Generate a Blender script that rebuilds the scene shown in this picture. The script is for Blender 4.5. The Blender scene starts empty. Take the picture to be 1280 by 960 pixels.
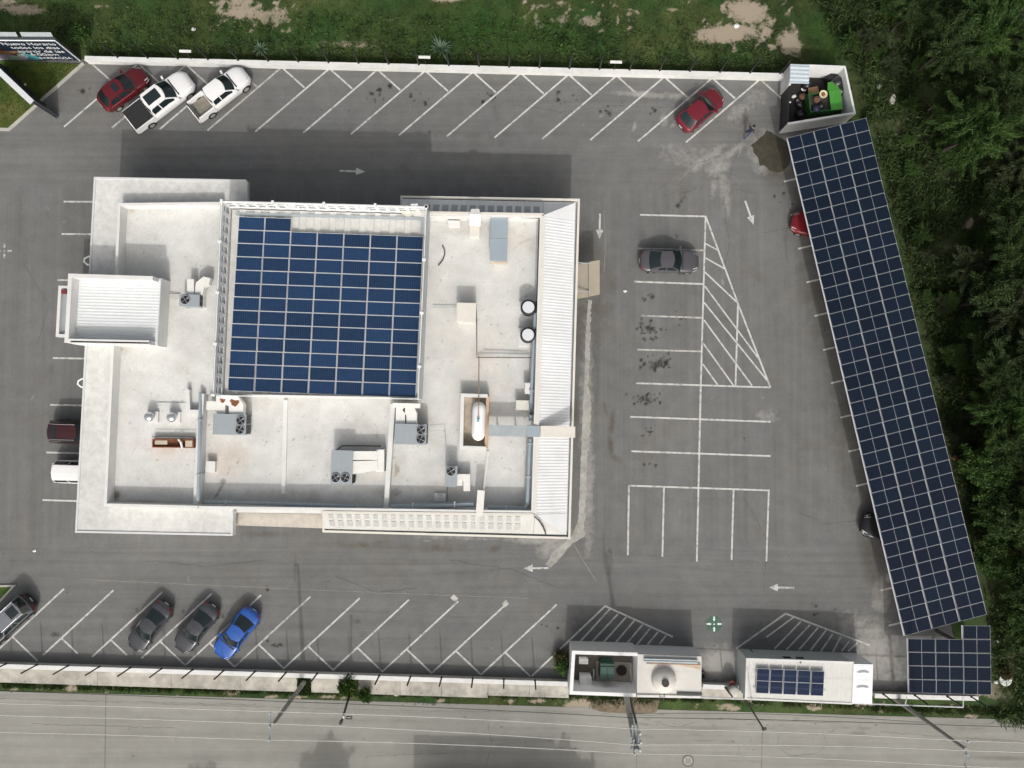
import bpy, bmesh, math, random
import numpy as np
from mathutils import Vector, Matrix, noise

random.seed(7)
RNG = np.random.default_rng(7)
R = math.radians
sc = bpy.context.scene
COL = sc.collection

# ------------------------------------------------------------------ camera
CAM_H, FOCAL, TILT = 62.0, 980.0, math.atan(32 / 980.0)
cd = bpy.data.cameras.new('drone_camera')
cd.sensor_fit = 'HORIZONTAL'
cd.sensor_width = 36.0
cd.lens = 36.0 * FOCAL / 1280.0
cd.clip_start = 0.5
cd.clip_end = 6000
cam = bpy.data.objects.new('drone_camera', cd)
cam.location = (0, 0, CAM_H)
cam.rotation_euler = (TILT, 0, 0)
COL.objects.link(cam)
sc.camera = cam

# ------------------------------------------------------------------ light
SUN_EL, SUN_AZ = R(42.0), R(4.0)          # sun in the south, a little to the east
sd = Vector((math.sin(SUN_AZ) * math.cos(SUN_EL), -math.cos(SUN_AZ) * math.cos(SUN_EL), math.sin(SUN_EL)))
world = bpy.data.worlds.new('World')
sc.world = world
world.use_nodes = True
wn = world.node_tree.nodes
wl = world.node_tree.links
wn.clear()
sky = wn.new('ShaderNodeTexSky')
sky.sky_type = 'NISHITA'
sky.sun_disc = False
sky.sun_elevation = SUN_EL
sky.sun_rotation = math.atan2(sd.x, sd.y)
sky.air_density = 1.6
sky.dust_density = 10.0
sky.ozone_density = 0.6
bg = wn.new('ShaderNodeBackground')
bg.inputs['Strength'].default_value = 0.15
wo = wn.new('ShaderNodeOutputWorld')
hs = wn.new('ShaderNodeHueSaturation')          # a hazy, whitish sky
hs.inputs['Saturation'].default_value = 0.38
wl.new(sky.outputs[0], hs.inputs['Color'])
wl.new(hs.outputs[0], bg.inputs[0])
wl.new(bg.outputs[0], wo.inputs[0])
sl = bpy.data.lights.new('sun', 'SUN')
sl.energy = 2.0
sl.angle = R(0.9)
sl.color = (1.0, 0.985, 0.96)
so = bpy.data.objects.new('sun', sl)
so.rotation_euler = sd.to_track_quat('Z', 'Y').to_euler()
so.location = sd * 200
COL.objects.link(so)
sc.view_settings.view_transform = 'Standard'
sc.view_settings.look = 'None'
sc.view_settings.exposure = -0.33
sc.view_settings.gamma = 1.0

# ------------------------------------------------------------------ survey: photo point + known height -> place
CT, ST = math.cos(TILT), math.sin(TILT)
def at(u, v, z=0.0):
    dx, dy = (u - 640) / FOCAL, -(v - 480) / FOCAL
    y, k = dy * CT + ST, dy * ST - CT
    s = (z - CAM_H) / k
    return Vector((dx * s, y * s, z))

# ------------------------------------------------------------------ materials
def nodes_of(m):
    m.use_nodes = True
    return m.node_tree.nodes, m.node_tree.links

MATS = {}
def mat(name, col, rough=0.7, metal=0.0, var=0.12, scale=2.0, bump=0.0, spec=0.5, var2=0.0, scale2=0.25, coat=0.0, tint=None):
    if name in MATS:
        return MATS[name]
    m = bpy.data.materials.new(name)
    n, l = nodes_of(m)
    b = n['Principled BSDF']
    b.inputs['Roughness'].default_value = rough
    b.inputs['Metallic'].default_value = metal
    b.inputs['Specular IOR Level'].default_value = spec
    if coat:
        b.inputs['Coat Weight'].default_value = coat
        b.inputs['Coat Roughness'].default_value = 0.06
    g = n.new('ShaderNodeNewGeometry')
    t = n.new('ShaderNodeTexNoise')
    t.inputs['Scale'].default_value = scale
    t.inputs['Detail'].default_value = 6
    t.inputs['Roughness'].default_value = 0.65
    l.new(g.outputs['Position'], t.inputs['Vector'])
    r = n.new('ShaderNodeValToRGB')
    r.color_ramp.elements[0].position = 0.28
    r.color_ramp.elements[1].position = 0.72
    lo = [max(0, c * (1 - var)) for c in col]
    hi = [min(1, c * (1 + var)) for c in col]
    if tint:
        lo = [a * b_ for a, b_ in zip(lo, tint)]
    r.color_ramp.elements[0].color = (*lo, 1)
    r.color_ramp.elements[1].color = (*hi, 1)
    l.new(t.outputs['Fac'], r.inputs[0])
    out = r.outputs[0]
    if var2:
        t2 = n.new('ShaderNodeTexNoise')
        t2.inputs['Scale'].default_value = scale2
        t2.inputs['Detail'].default_value = 4
        l.new(g.outputs['Position'], t2.inputs['Vector'])
        mr = n.new('ShaderNodeMapRange')
        mr.inputs[1].default_value = 0.3; mr.inputs[2].default_value = 0.7
        mr.inputs[3].default_value = 1 - var2; mr.inputs[4].default_value = 1 + var2
        l.new(t2.outputs['Fac'], mr.inputs[0])
        mx = n.new('ShaderNodeVectorMath'); mx.operation = 'SCALE'
        l.new(out, mx.inputs[0]); l.new(mr.outputs[0], mx.inputs['Scale'])
        out = mx.outputs[0]
    l.new(out, b.inputs['Base Color'])
    if bump:
        bp = n.new('ShaderNodeBump')
        bp.inputs['Strength'].default_value = bump
        bp.inputs['Distance'].default_value = 0.05
        l.new(t.outputs['Fac'], bp.inputs['Height'])
        l.new(bp.outputs[0], b.inputs['Normal'])
    MATS[name] = m
    return m

def stain_mat(name, base, dirt, layers, streak=0.06, fine=0.10, big=0.12, rough=0.9):
    """base colour with broad and fine noise; each layer = (attribute, colour, edge noise scale, strength)"""
    m = bpy.data.materials.new(name)
    n, l = nodes_of(m)
    b = n['Principled BSDF']
    b.inputs['Roughness'].default_value = rough
    b.inputs['Specular IOR Level'].default_value = 0.25
    g = n.new('ShaderNodeNewGeometry')
    def nz(scale, detail=5, rough_=0.6, vec=None):
        t = n.new('ShaderNodeTexNoise')
        t.inputs['Scale'].default_value = scale
        t.inputs['Detail'].default_value = detail
        t.inputs['Roughness'].default_value = rough_
        l.new(vec or g.outputs['Position'], t.inputs['Vector'])
        return t.outputs['Fac']
    def rng(x, a, b_, c, d):
        q = n.new('ShaderNodeMapRange')
        for i, v in enumerate((a, b_, c, d)):
            q.inputs[i + 1].default_value = v
        l.new(x, q.inputs[0])
        return q.outputs[0]
    def mul(a, b_):
        q = n.new('ShaderNodeMath'); q.operation = 'MULTIPLY'
        for i, v in enumerate((a, b_)):
            if isinstance(v, (int, float)): q.inputs[i].default_value = v
            else: l.new(v, q.inputs[i])
        return q.outputs[0]
    def mix(f, a, b_):
        q = n.new('ShaderNodeMix'); q.data_type = 'RGBA'
        l.new(f, q.inputs[0])
        for i, v in ((6, a), (7, b_)):
            if isinstance(v, tuple): q.inputs[i].default_value = (*v, 1)
            else: l.new(v, q.inputs[i])
        return q.outputs[2]
    fac = mul(rng(nz(0.11, 4), 0.3, 0.7, 1 - big, 1 + big), rng(nz(0.9, 6), 0.3, 0.7, 1 - fine, 1 + fine))
    fac = mul(fac, rng(nz(9.0, 3, 0.7), 0.3, 0.7, 1 - fine, 1 + fine))
    if streak:
        for k, sx, sy in (('lane_x', 0.035, 1.6), ('lane_y', 1.6, 0.035)):
            mp = n.new('ShaderNodeMapping')
            mp.inputs['Scale'].default_value = (sx, sy, 1)
            l.new(g.outputs['Position'], mp.inputs['Vector'])
            s = nz(1.0, 5, 0.65, mp.outputs[0])
            a = n.new('ShaderNodeAttribute'); a.attribute_name = k
            d = n.new('ShaderNodeMath'); d.operation = 'MULTIPLY_ADD'
            l.new(rng(s, 0.3, 0.7, -streak, streak), d.inputs[0]); l.new(a.outputs['Fac'], d.inputs[1]); d.inputs[2].default_value = 1.0
            fac = mul(fac, d.outputs[0])
    sv = n.new('ShaderNodeVectorMath'); sv.operation = 'SCALE'
    rgb = n.new('ShaderNodeRGB'); rgb.outputs[0].default_value = (*base, 1)
    hue = mix(rng(nz(0.25, 3), 0.35, 0.65, 0.0, 1.0), rgb.outputs[0], dirt)
    l.new(hue, sv.inputs[0]); l.new(fac, sv.inputs['Scale'])
    out = sv.outputs[0]
    for nm, colr, es, st, *sh in layers:
        lo_, hi_ = sh if sh else (0.1, 0.95)
        a = n.new('ShaderNodeAttribute'); a.attribute_name = nm
        e = rng(nz(es, 6, 0.7), 0.25, 0.75, -0.45, 0.45)
        ad = n.new('ShaderNodeMath'); ad.operation = 'ADD'
        l.new(a.outputs['Fac'], ad.inputs[0]); l.new(mul(e, rng(a.outputs['Fac'], 0.0, 0.15, 0.0, 1.0)), ad.inputs[1])
        f = rng(ad.outputs[0], lo_, hi_, 0.0, st)
        out = mix(f, out, colr)
    l.new(out, b.inputs['Base Color'])
    bp = n.new('ShaderNodeBump'); bp.inputs['Strength'].default_value = 0.25; bp.inputs['Distance'].default_value = 0.02
    l.new(nz(14.0, 3, 0.7), bp.inputs['Height']); l.new(bp.outputs[0], b.inputs['Normal'])
    return m

# ------------------------------------------------------------------ mesh collector
class MB:
    def __init__(self):
        self.v, self.f, self.m = [], [], []
    def add(self, vs, fs, mi=0):
        o = len(self.v)
        self.v.extend([tuple(p) for p in vs])
        for f in fs:
            self.f.append([o + i for i in f]); self.m.append(mi)
        return self
    def box(self, c, s, rz=0.0, mi=0):
        x, y, z = c; a, b, h = s[0] / 2, s[1] / 2, s[2] / 2
        cs, sn = math.cos(rz), math.sin(rz)
        vs = [(x + px * cs - py * sn, y + px * sn + py * cs, z + pz) for pz in (-h, h) for px, py in ((-a, -b), (a, -b), (a, b), (-a, b))]
        return self.add(vs, [(3, 2, 1, 0), (4, 5, 6, 7), (0, 1, 5, 4), (1, 2, 6, 5), (2, 3, 7, 6), (3, 0, 4, 7)], mi)
    def prism(self, poly, z0, z1, mi=0, top=True, bottom=False, ztop=None):
        poly = [(p[0], p[1]) for p in poly]
        ar = sum(poly[i][0] * poly[(i + 1) % len(poly)][1] - poly[(i + 1) % len(poly)][0] * poly[i][1] for i in range(len(poly)))
        if ar < 0: poly = poly[::-1]
        k = len(poly)
        vs = [(x, y, z0) for x, y in poly] + [(x, y, z1) for x, y in poly]
        fs = [(i, (i + 1) % k, k + (i + 1) % k, k + i) for i in range(k)]
        if top: fs.append(tuple(range(k, 2 * k)))
        if bottom: fs.append(tuple(range(k - 1, -1, -1)))
        return self.add(vs, fs, mi)
    def ring(self, outer, inner, z0, z1, mi=0):
        """closed wall between two loops of the same length"""
        k = len(outer)
        vs = [(p[0], p[1], z0) for p in outer] + [(p[0], p[1], z1) for p in outer] + [(p[0], p[1], z1) for p in inner] + [(p[0], p[1], z0) for p in inner]
        fs = []
        for i in range(k):
            j = (i + 1) % k
            fs += [(i, j, k + j, k + i), (k + i, k + j, 2 * k + j, 2 * k + i), (2 * k + i, 2 * k + j, 3 * k + j, 3 * k + i)]
        return self.add(vs, fs, mi)
    def cyl(self, c, r, z0, z1, n=16, r2=None, mi=0, cap=True):
        r2 = r if r2 is None else r2
        x, y = c[0], c[1]
        vs = [(x + r * math.cos(2 * math.pi * i / n), y + r * math.sin(2 * math.pi * i / n), z0) for i in range(n)]
        vs += [(x + r2 * math.cos(2 * math.pi * i / n), y + r2 * math.sin(2 * math.pi * i / n), z1) for i in range(n)]
        fs = [(i, (i + 1) % n, n + (i + 1) % n, n + i) for i in range(n)]
        if cap: fs += [tuple(range(n, 2 * n)), tuple(range(n - 1, -1, -1))]
        return self.add(vs, fs, mi)
    def lathe(self, c, prof, n=20, mi=0):
        x, y = c[0], c[1]
        vs = []
        for r, z in prof:
            vs += [(x + r * math.cos(2 * math.pi * i / n), y + r * math.sin(2 * math.pi * i / n), z) for i in range(n)]
        fs = []
        for k in range(len(prof) - 1):
            fs += [(k * n + i, k * n + (i + 1) % n, (k + 1) * n + (i + 1) % n, (k + 1) * n + i) for i in range(n)]
        fs.append(tuple((len(prof) - 1) * n + i for i in range(n)))
        return self.add(vs, fs, mi)
    def tube(self, pts, r, n=6, mi=0, r2=None):
        pts = [Vector(p) for p in pts]
        r2 = r if r2 is None else r2
        vs, fs = [], []
        for i, p in enumerate(pts):
            d = (pts[min(i + 1, len(pts) - 1)] - pts[max(i - 1, 0)])
            if d.length < 1e-9: d = Vector((0, 0, 1))
            d.normalize()
            a = d.cross(Vector((0, 0, 1)) if abs(d.z) < 0.9 else Vector((1, 0, 0))).normalized()
            b = d.cross(a)
            rr = r + (r2 - r) * i / max(1, len(pts) - 1)
            for k in range(n):
                th = 2 * math.pi * k / n
                vs.append(p + (a * math.cos(th) + b * math.sin(th)) * rr)
        for i in range(len(pts) - 1):
            for k in range(n):
                fs.append((i * n + k, i * n + (k + 1) % n, (i + 1) * n + (k + 1) % n, (i + 1) * n + k))
        fs += [tuple(range(n))[::-1], tuple((len(pts) - 1) * n + k for k in range(n))]
        return self.add(vs, fs, mi)
    def quad(self, a, b, c, d, mi=0):
        return self.add([a, b, c, d], [(0, 1, 2, 3)], mi)
    def slab(self, poly, th, mi=0):
        """plate of thickness th under a (possibly sloping) outline given counter-clockwise from above"""
        k = len(poly)
        vs = [tuple(p) for p in poly] + [(p[0], p[1], p[2] - th) for p in poly]
        fs = [tuple(range(k)), tuple(range(2 * k - 1, k - 1, -1))] + [(i, k + i, k + (i + 1) % k, (i + 1) % k) for i in range(k)]
        return self.add(vs, fs, mi)
    def mesh(self, name, mats, origin=(0, 0, 0), smooth=False):
        me = bpy.data.meshes.new(name)
        ox, oy, oz = origin
        me.from_pydata([(x - ox, y - oy, z - oz) for x, y, z in self.v], [], self.f)
        for m in (mats if isinstance(mats, (list, tuple)) else [mats]):
            me.materials.append(m)
        if len(me.materials) > 1:
            me.polygons.foreach_set('material_index', self.m)
        if smooth:
            me.polygons.foreach_set('use_smooth', [True] * len(me.polygons))
        me.update()
        return me
    def build(self, name, mats, parent=None, smooth=False, origin=None, local=False):
        """one mesh object; vertices are in world space unless local"""
        if origin is None:
            if parent is not None and not local:
                q = parent
                origin = Vector((0, 0, 0))
                while q is not None:
                    origin += q.location; q = q.parent
            else:
                origin = Vector((0, 0, 0))
        o = bpy.data.objects.new(name, self.mesh(name, mats, origin, smooth))
        COL.objects.link(o)
        if parent is not None: o.parent = parent
        elif not local: o.location = origin
        return o

def tag(o, label=None, cat=None, group=None, kind=None):
    if label: o['label'] = label
    if cat: o['category'] = cat
    if group: o['group'] = group
    if kind: o['kind'] = kind
    return o

def thing(name, loc, label, cat, rz=0.0, group=None):
    o = bpy.data.objects.new(name, None)
    o.empty_display_size = 0.3
    COL.objects.link(o)
    o.location = loc; o.rotation_euler = (0, 0, rz)
    return tag(o, label, cat, group)

def kids(o):
    return [c for c in COL.objects if c.parent is o]

def copy_tree(o, parent=None):
    c = o.copy(); COL.objects.link(c)
    c.parent = parent
    for ch in KIDS.get(o.name, None) or kids(o):
        copy_tree(ch, c)
    return c
KIDS = {}

def lerp(a, b, t): return a + (b - a) * t
def bil(q, s, t):
    """q = NW, NE, SE, SW corners; s west->east, t north->south"""
    return lerp(lerp(q[0], q[1], s), lerp(q[3], q[2], s), t)
# ------------------------------------------------------------------ ground, lot, road
def px_of(P):
    """numpy: world ground points -> photo coordinates (for laying stains where they lie)"""
    x, y = P[:, 0], P[:, 1]
    z = P[:, 2] - CAM_H
    yy = y * CT + z * ST
    zz = -y * ST + z * CT
    return 640 + FOCAL * x / -zz, 480 - FOCAL * yy / -zz

def grid(name, corners, nx, ny, z, m, attrs, kind='structure', parent=None, dz=None):
    nw, ne, se, sw = [np.array(c[:2]) for c in corners]
    s = np.linspace(0, 1, nx + 1)[None, :, None]; t = np.linspace(0, 1, ny + 1)[:, None, None]
    P = ((nw * (1 - s) + ne * s) * (1 - t) + (sw * (1 - s) + se * s) * t).reshape(-1, 2)
    P = np.c_[P, np.full(len(P), z)]
    idx = np.arange((nx + 1) * (ny + 1)).reshape(ny + 1, nx + 1)
    F = np.stack([idx[1:, :-1], idx[1:, 1:], idx[:-1, 1:], idx[:-1, :-1]], -1).reshape(-1, 4)
    u, v = px_of(P)
    if dz is not None:
        P[:, 2] += dz(P, u, v)
    me = bpy.data.meshes.new(name)
    me.vertices.add(len(P)); me.vertices.foreach_set('co', P.astype(np.float32).ravel())
    me.loops.add(F.size); me.loops.foreach_set('vertex_index', F.astype(np.int32).ravel())
    me.polygons.add(len(F)); me.polygons.foreach_set('loop_start', (np.arange(len(F)) * 4).astype(np.int32))
    me.update(calc_edges=True)
    for k, fn in attrs.items():
        a = me.attributes.new(k, 'FLOAT', 'POINT')
        a.data.foreach_set('value', np.clip(fn(u, v), 0, 1.5).astype(np.float32))
    me.materials.append(m)
    o = bpy.data.objects.new(name, me)
    COL.objects.link(o)
    if parent is not None:
        o.parent = parent; o.location = -parent.location
    if kind: o['kind'] = kind
    return o

def blobs(lst):
    """(u, v, ru, rv, angle deg, strength)"""
    def fn(u, v):
        out = np.zeros_like(u)
        for q in lst:
            bu, bv, ru, rv, an, st = q
            c, s = math.cos(R(an)), math.sin(R(an))
            a = ((u - bu) * c + (v - bv) * s) / ru
            b = (-(u - bu) * s + (v - bv) * c) / rv
            out = np.maximum(out, st * np.exp(-(a * a + b * b) ** 1.5))
        return out
    return fn

def sm(x, a, b):
    t = np.clip((x - a) / (b - a), 0, 1)
    return t * t * (3 - 2 * t)

# wild ground to the horizon
M_SOIL = mat('wild_ground', (0.075, 0.085, 0.05), rough=0.95, var=0.35, scale=0.4, var2=0.3, scale2=0.05)
mb = MB(); mb.quad((-3000, -3000, 0), (3000, -3000, 0), (3000, 3000, 0), (-3000, 3000, 0))
tag(mb.build('ground', M_SOIL), kind='structure')

# grassland round the lot
DIRT = [(310, 18, 40, 8, 3, .95), (348, 20, 14, 12, 0, .85), (300, 2, 24, 7, 0, 0.8), (560, -6, 26, 9, 0, 1.2), (910, 42, 46, 13, -4, 1.05), (935, 14, 30, 16, 10, .95), (988, 55, 20, 14, 60, 1.0), (958, 40, 20, 8, -60, .75), (790, 14, 14, 4, 5, 0.6), (842, 12, 12, 4, 0, .6),
        (738, 26, 16, 7, 0, 0.8), (702, 24, 12, 5, 0, 0.7), (700, 4, 14, 4, 0, .6), (672, 8, 14, 4, 0, 0.45), (1125, 165, 7, 16, 5, 0.85), (1113, 60, 8, 20, 5, 0.7), (1210, 280, 9, 14, 0, 0.9),
        (430, 55, 60, 7, 0, 0.5), (1185, 310, 8, 6, 0, 0.7), (30, 12, 34, 8, 0, 0.8), (5, 4, 20, 6, 0, .7), (130, 8, 14, 4, 0, .5), (1235, 862, 50, 12, 10, 0.8), (745, 883, 45, 10, 3, 1.2), (1262, 830, 7, 26, 10, 0.7)]
M_FIELD = stain_mat('grassland', (0.026, 0.060, 0.015), (0.056, 0.070, 0.022),
                    [('dirt', (0.34, 0.285, 0.22), 1.9, 0.92, 0.36, 0.66), ('lush', (0.022, 0.072, 0.010), 1.0, 0.75), ('under', (0.050, 0.068, 0.028), 0.6, 0.85)], streak=0, fine=0.38, big=0.28)
random.seed(5)
for _ in range(70): DIRT.append((random.uniform(655, 790), random.uniform(0, 40), random.uniform(1.5, 5), random.uniform(1.2, 3.2), random.uniform(0, 180), random.uniform(.6, 1)))
for _ in range(60): DIRT.append((random.uniform(260, 380), random.uniform(0, 40), random.uniform(1.5, 6), random.uniform(1.2, 4), random.uniform(0, 180), random.uniform(.6, 1)))
for _ in range(60): DIRT.append((random.uniform(860, 1000), random.uniform(0, 70), random.uniform(1.5, 6), random.uniform(1.2, 4), random.uniform(0, 180), random.uniform(.6, 1)))
for _ in range(110):
    du = random.uniform(-30, 1290); DIRT.append((du, 856 + .025 * du + random.uniform(-7, 9), random.uniform(4, 16), random.uniform(1.5, 3.5), 1.5, random.uniform(.5, .95)))
f_dirt = blobs(DIRT)
def f_under(u, v):
    return sm(u - 0.23 * (v - 150), 1040, 1110) * sm(v, -200, -100)
f_lush = blobs([(640, 40, 120, 26, 0, 0.8), (400, 35, 90, 25, 0, 0.5), (200, 30, 60, 30, 0, 0.4), (50, 100, 60, 50, 0, 0.6), (560, 25, 60, 20, 0, .6), (1040, 40, 40, 30, 0, 0.6)])
grid('grassland', [(-62, 52), (64, 52), (64, -34), (-62, -34)], 420, 290, 0.012, M_FIELD,
     {'dirt': f_dirt, 'lush': f_lush, 'under': f_under})

# the asphalt lot with its stains and painted dimness by the carport
random.seed(11)
OIL = []
for cu, cv, n_, sp in ((809, 412, 30, 9), (820, 455, 26, 10), (807, 499, 34, 8), (811, 372, 7, 5), (845, 400, 8, 9), (470, 116, 14, 9), (528, 121, 10, 10), (610, 122, 12, 9), (706, 124, 8, 8),
                       (757, 134, 6, 8), (818, 135, 5, 6), (812, 540, 8, 5), (812, 580, 5, 4), (930, 545, 3, 5), (345, 805, 12, 6), (985, 250, 4, 10), (1030, 760, 5, 14), (690, 780, 4, 9), (105, 112, 5, 4), (335, 735, 3, 3)):
    for _ in range(n_):
        r = random.uniform(0.7, 2.2) if random.random() < 0.8 else random.uniform(2, 3.6)
        OIL.append((random.gauss(cu, sp), random.gauss(cv, sp * 0.6), r, r * random.uniform(0.6, 1.0), random.uniform(0, 180), random.uniform(0.7, 1.2)))
for _ in range(420):                              # small drips and rubber specks all over the lot
    r = random.uniform(.5, 1.3); OIL.append((random.uniform(0, 1120), random.choice((random.uniform(100, 240), random.uniform(670, 830), random.uniform(240, 700))), r, r * random.uniform(.5, 1), random.uniform(0, 180), random.uniform(.2, .6)))
OIL += [(847, 257, 3, 3, 0, 1), (852, 250, 2.5, 9, 40, 0.5), (822, 455, 12, 5, -20, 0.8), (812, 411, 7, 4, 20, .9), (69, 793, 7, 3, 0, 0.6), (370, 706, 2, 2, 0, .5)]
DAMP_AND_SHADE = [(765, 528, 3.5, 14, 5, 0.9), (763, 556, 3.5, 14, -8, 0.9), (772, 574, 8, 4, 30, 0.8), (757, 512, 2, 10, -15, 0.7), (455, 681, 10, 4, 5, 0.8), (475, 678, 14, 3, -10, 0.6), (545, 684, 8, 5, 0, 0.9),
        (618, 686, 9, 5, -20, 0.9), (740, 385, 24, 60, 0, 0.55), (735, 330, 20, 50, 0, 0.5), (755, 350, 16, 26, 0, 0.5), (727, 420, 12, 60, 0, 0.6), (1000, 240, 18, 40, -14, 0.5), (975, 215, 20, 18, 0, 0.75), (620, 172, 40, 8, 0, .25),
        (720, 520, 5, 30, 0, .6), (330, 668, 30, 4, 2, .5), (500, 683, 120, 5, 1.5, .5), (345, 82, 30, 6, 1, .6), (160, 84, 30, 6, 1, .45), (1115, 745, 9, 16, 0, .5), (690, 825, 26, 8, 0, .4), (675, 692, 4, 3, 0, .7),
        (215, 780, 120, 18, 2, .22), (1060, 560, 20, 120, -14, .45), (1020, 380, 20, 120, -14, .45), (1090, 700, 14, 80, -14, .5), (985, 790, 60, 18, 0, .3), (760, 780, 60, 20, 0, .3)]  # slanted strips along the carport paint the dimmer light into the asphalt
DUST = [(880, 200, 30, 7, -35, 0.6), (898, 208, 16, 12, -20, .6), (915, 190, 26, 5, -38, .5), (905, 235, 7, 36, -8, 0.42), (893, 228, 4, 24, 6, .4), (925, 140, 22, 10, -30, 0.4), (945, 122, 14, 12, 20, .4), (955, 190, 18, 26, 0, 0.6), (805, 118, 34, 4, 4, 0.75), (850, 122, 22, 5, 10, 0.6), (860, 195, 40, 14, 10, 0.35),
        (1095, 815, 26, 40, -10, 0.95), (1070, 790, 30, 26, 0, 0.5), (1102, 748, 12, 20, 0, 0.75), (1105, 850, 22, 20, 0, 0.7), (1060, 830, 40, 14, 0, 0.4), (733, 480, 8, 110, 0, 0.55), (735, 600, 8, 90, 0, 0.6), (695, 680, 26, 12, -30, .8),
        (670, 676, 34, 5, 3, 0.8), (570, 672, 60, 3, 1.5, .35), (905, 830, 28, 20, 0, 1.2), (960, 520, 16, 9, 0, 0.35), (830, 150, 5, 9, 10, .6), (845, 152, 3, 10, 40, .6), (793, 158, 2.5, 6, 10, .7), (980, 190, 12, 30, 0, .4),
        (600, 720, 300, 26, 2, 0.06)]
for _ in range(70):                               # pale scuffs
    DUST.append((random.uniform(20, 1100), random.uniform(100, 820), random.uniform(1.5, 7), random.uniform(.6, 1.6), random.uniform(0, 180), random.uniform(.2, .5)))
for _ in range(60):                               # dull worn spots
    DAMP_AND_SHADE.append((random.uniform(20, 1100), random.uniform(100, 820), random.uniform(6, 26), random.uniform(3, 9), random.choice((0, 2, 90, 88, 45)), random.uniform(.12, .3)))
for a in range(9):                                # turning tyre marks
    DAMP_AND_SHADE.append((830 + 14 * a, 232 + 9 * math.sin(a), 16, 1.1, -35 + 8 * a, .5)); DAMP_AND_SHADE.append((905 + 3 * a, 250 - 12 * a, 1.1, 14, 14 + 3 * a, .4))
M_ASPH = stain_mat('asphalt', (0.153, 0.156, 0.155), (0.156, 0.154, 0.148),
                   [('dust', (0.40, 0.385, 0.36), 1.6, 0.75), ('damp', (0.095, 0.083, 0.066), 0.7, 0.8), ('oil', (0.022, 0.021, 0.02), 5.0, 0.95)], streak=0.11, fine=0.085, big=0.08)  # the damp layer also carries the painted dim strips beside the carport
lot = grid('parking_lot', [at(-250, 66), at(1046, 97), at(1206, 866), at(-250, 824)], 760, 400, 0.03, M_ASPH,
           {'oil': blobs(OIL), 'damp': blobs(DAMP_AND_SHADE), 'dust': blobs(DUST),
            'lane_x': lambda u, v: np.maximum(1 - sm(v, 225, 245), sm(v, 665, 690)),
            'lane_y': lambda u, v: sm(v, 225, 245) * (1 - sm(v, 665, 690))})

# road
M_ROAD = stain_mat('road_concrete', (0.272, 0.268, 0.246), (0.254, 0.250, 0.229),
                   [('dust', (0.42, 0.40, 0.36), 0.8, 0.5), ('damp', (0.15, 0.14, 0.12), 0.9, 0.7), ('oil', (0.05, 0.048, 0.045), 3.0, 0.8)], streak=0.12, fine=0.06, big=0.06)
RO, RD = [], []
for _ in range(26):
    RO.append((random.gauss(535, 22), random.gauss(879, 1.5), random.uniform(.8, 2.2), random.uniform(.6, 1.4), 0, 1.1))
for _ in range(40):
    RD.append((random.uniform(800, 1250), random.uniform(898, 930), random.uniform(2, 14), random.uniform(.8, 2), random.uniform(-8, 8), random.uniform(.3, .7)))
for _ in range(34):
    RD.append((random.uniform(-20, 1280), random.uniform(872, 965), random.uniform(30, 120), random.uniform(.7, 2.2), random.uniform(1, 2.6), random.uniform(.15, .4)))
for _ in range(200):
    RO.append((random.uniform(0, 1280), random.uniform(872, 960), random.uniform(.5, 1.2), random.uniform(.4, .9), 0, random.uniform(.3, .8)))
RD += [(1255, 948, 40, 3, 2, .9), (1250, 926, 40, 2, 3, .6), (990, 932, 20, 6, 0, .35), (800, 905, 24, 2, 6, .7), (690, 890, 60, 3, 2, .4), (880, 910, 40, 3, 3, .4)]
road = grid('road', [at(-260, 856), at(1500, 906), at(1500, 1120), at(-260, 1075)], 700, 110, 0.03, M_ROAD,
            {'oil': blobs(RO), 'damp': blobs(RD), 'dust': blobs([(200, 885, 300, 6, 2, .35), (700, 905, 300, 5, 2, .3), (500, 930, 400, 8, 1, .2)]),
             'lane_x': lambda u, v: np.ones_like(u), 'lane_y': lambda u, v: np.zeros_like(u)})
RNDC = random.Random(77)
M_JOINT = mat('joint_dark', (0.13, 0.125, 0.115), rough=0.95)
def strip(name, u1, v1, u2, v2, w, m, z, parent):
    a, b = at(u1, v1, z), at(u2, v2, z)
    d = (b - a).normalized(); n_ = Vector((-d.y, d.x, 0)) * (w / 2)
    mb = MB(); mb.quad(a - n_, b - n_, b + n_, a + n_)
    return mb.build(name, m, parent)
strip('expansion_joint', 132.5, 862, 130.5, 1000, 0.06, M_JOINT, 0.036, road)
strip('expansion_joint', 953, 912, 951, 1000, 0.05, M_JOINT, 0.036, road)
strip('expansion_joint', 796, 930, 795, 1000, 0.03, M_JOINT, 0.036, road)

# pavement slabs along the south wall, broken at the pole pits
M_PAVE = mat('pavement_concrete', (0.41, 0.39, 0.345), rough=0.9, var=0.2, scale=1.6, var2=0.22, scale2=0.4, bump=0.2)
pav = bpy.data.objects.new('pavement', None); COL.objects.link(pav); pav['kind'] = 'structure'; pav.location = at(300, 848)
def wall_v(u): return 829.5 + 0.0318 * u           # foot of the south wall
cuts = [-250, -150, -60, 30, 122, 214, 300, 371.5, None, 389, 424, None, 448, 500, 552, 610, 662, 711]
for a, b in zip(cuts, cuts[1:]):
    if a is None or b is None: continue
    w_ = 18.5 if a < 560 else 15.5
    mb = MB()
    mb.slab([at(a + .15, wall_v(a) + 5 + w_, 0.13), at(b - .15, wall_v(b) + 5 + w_, 0.13), at(b - .15, wall_v(b) - 1, 0.13), at(a + .15, wall_v(a) - 1, 0.13)], 0.12)
    mb.build('paving_slab', M_PAVE, pav)

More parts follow.
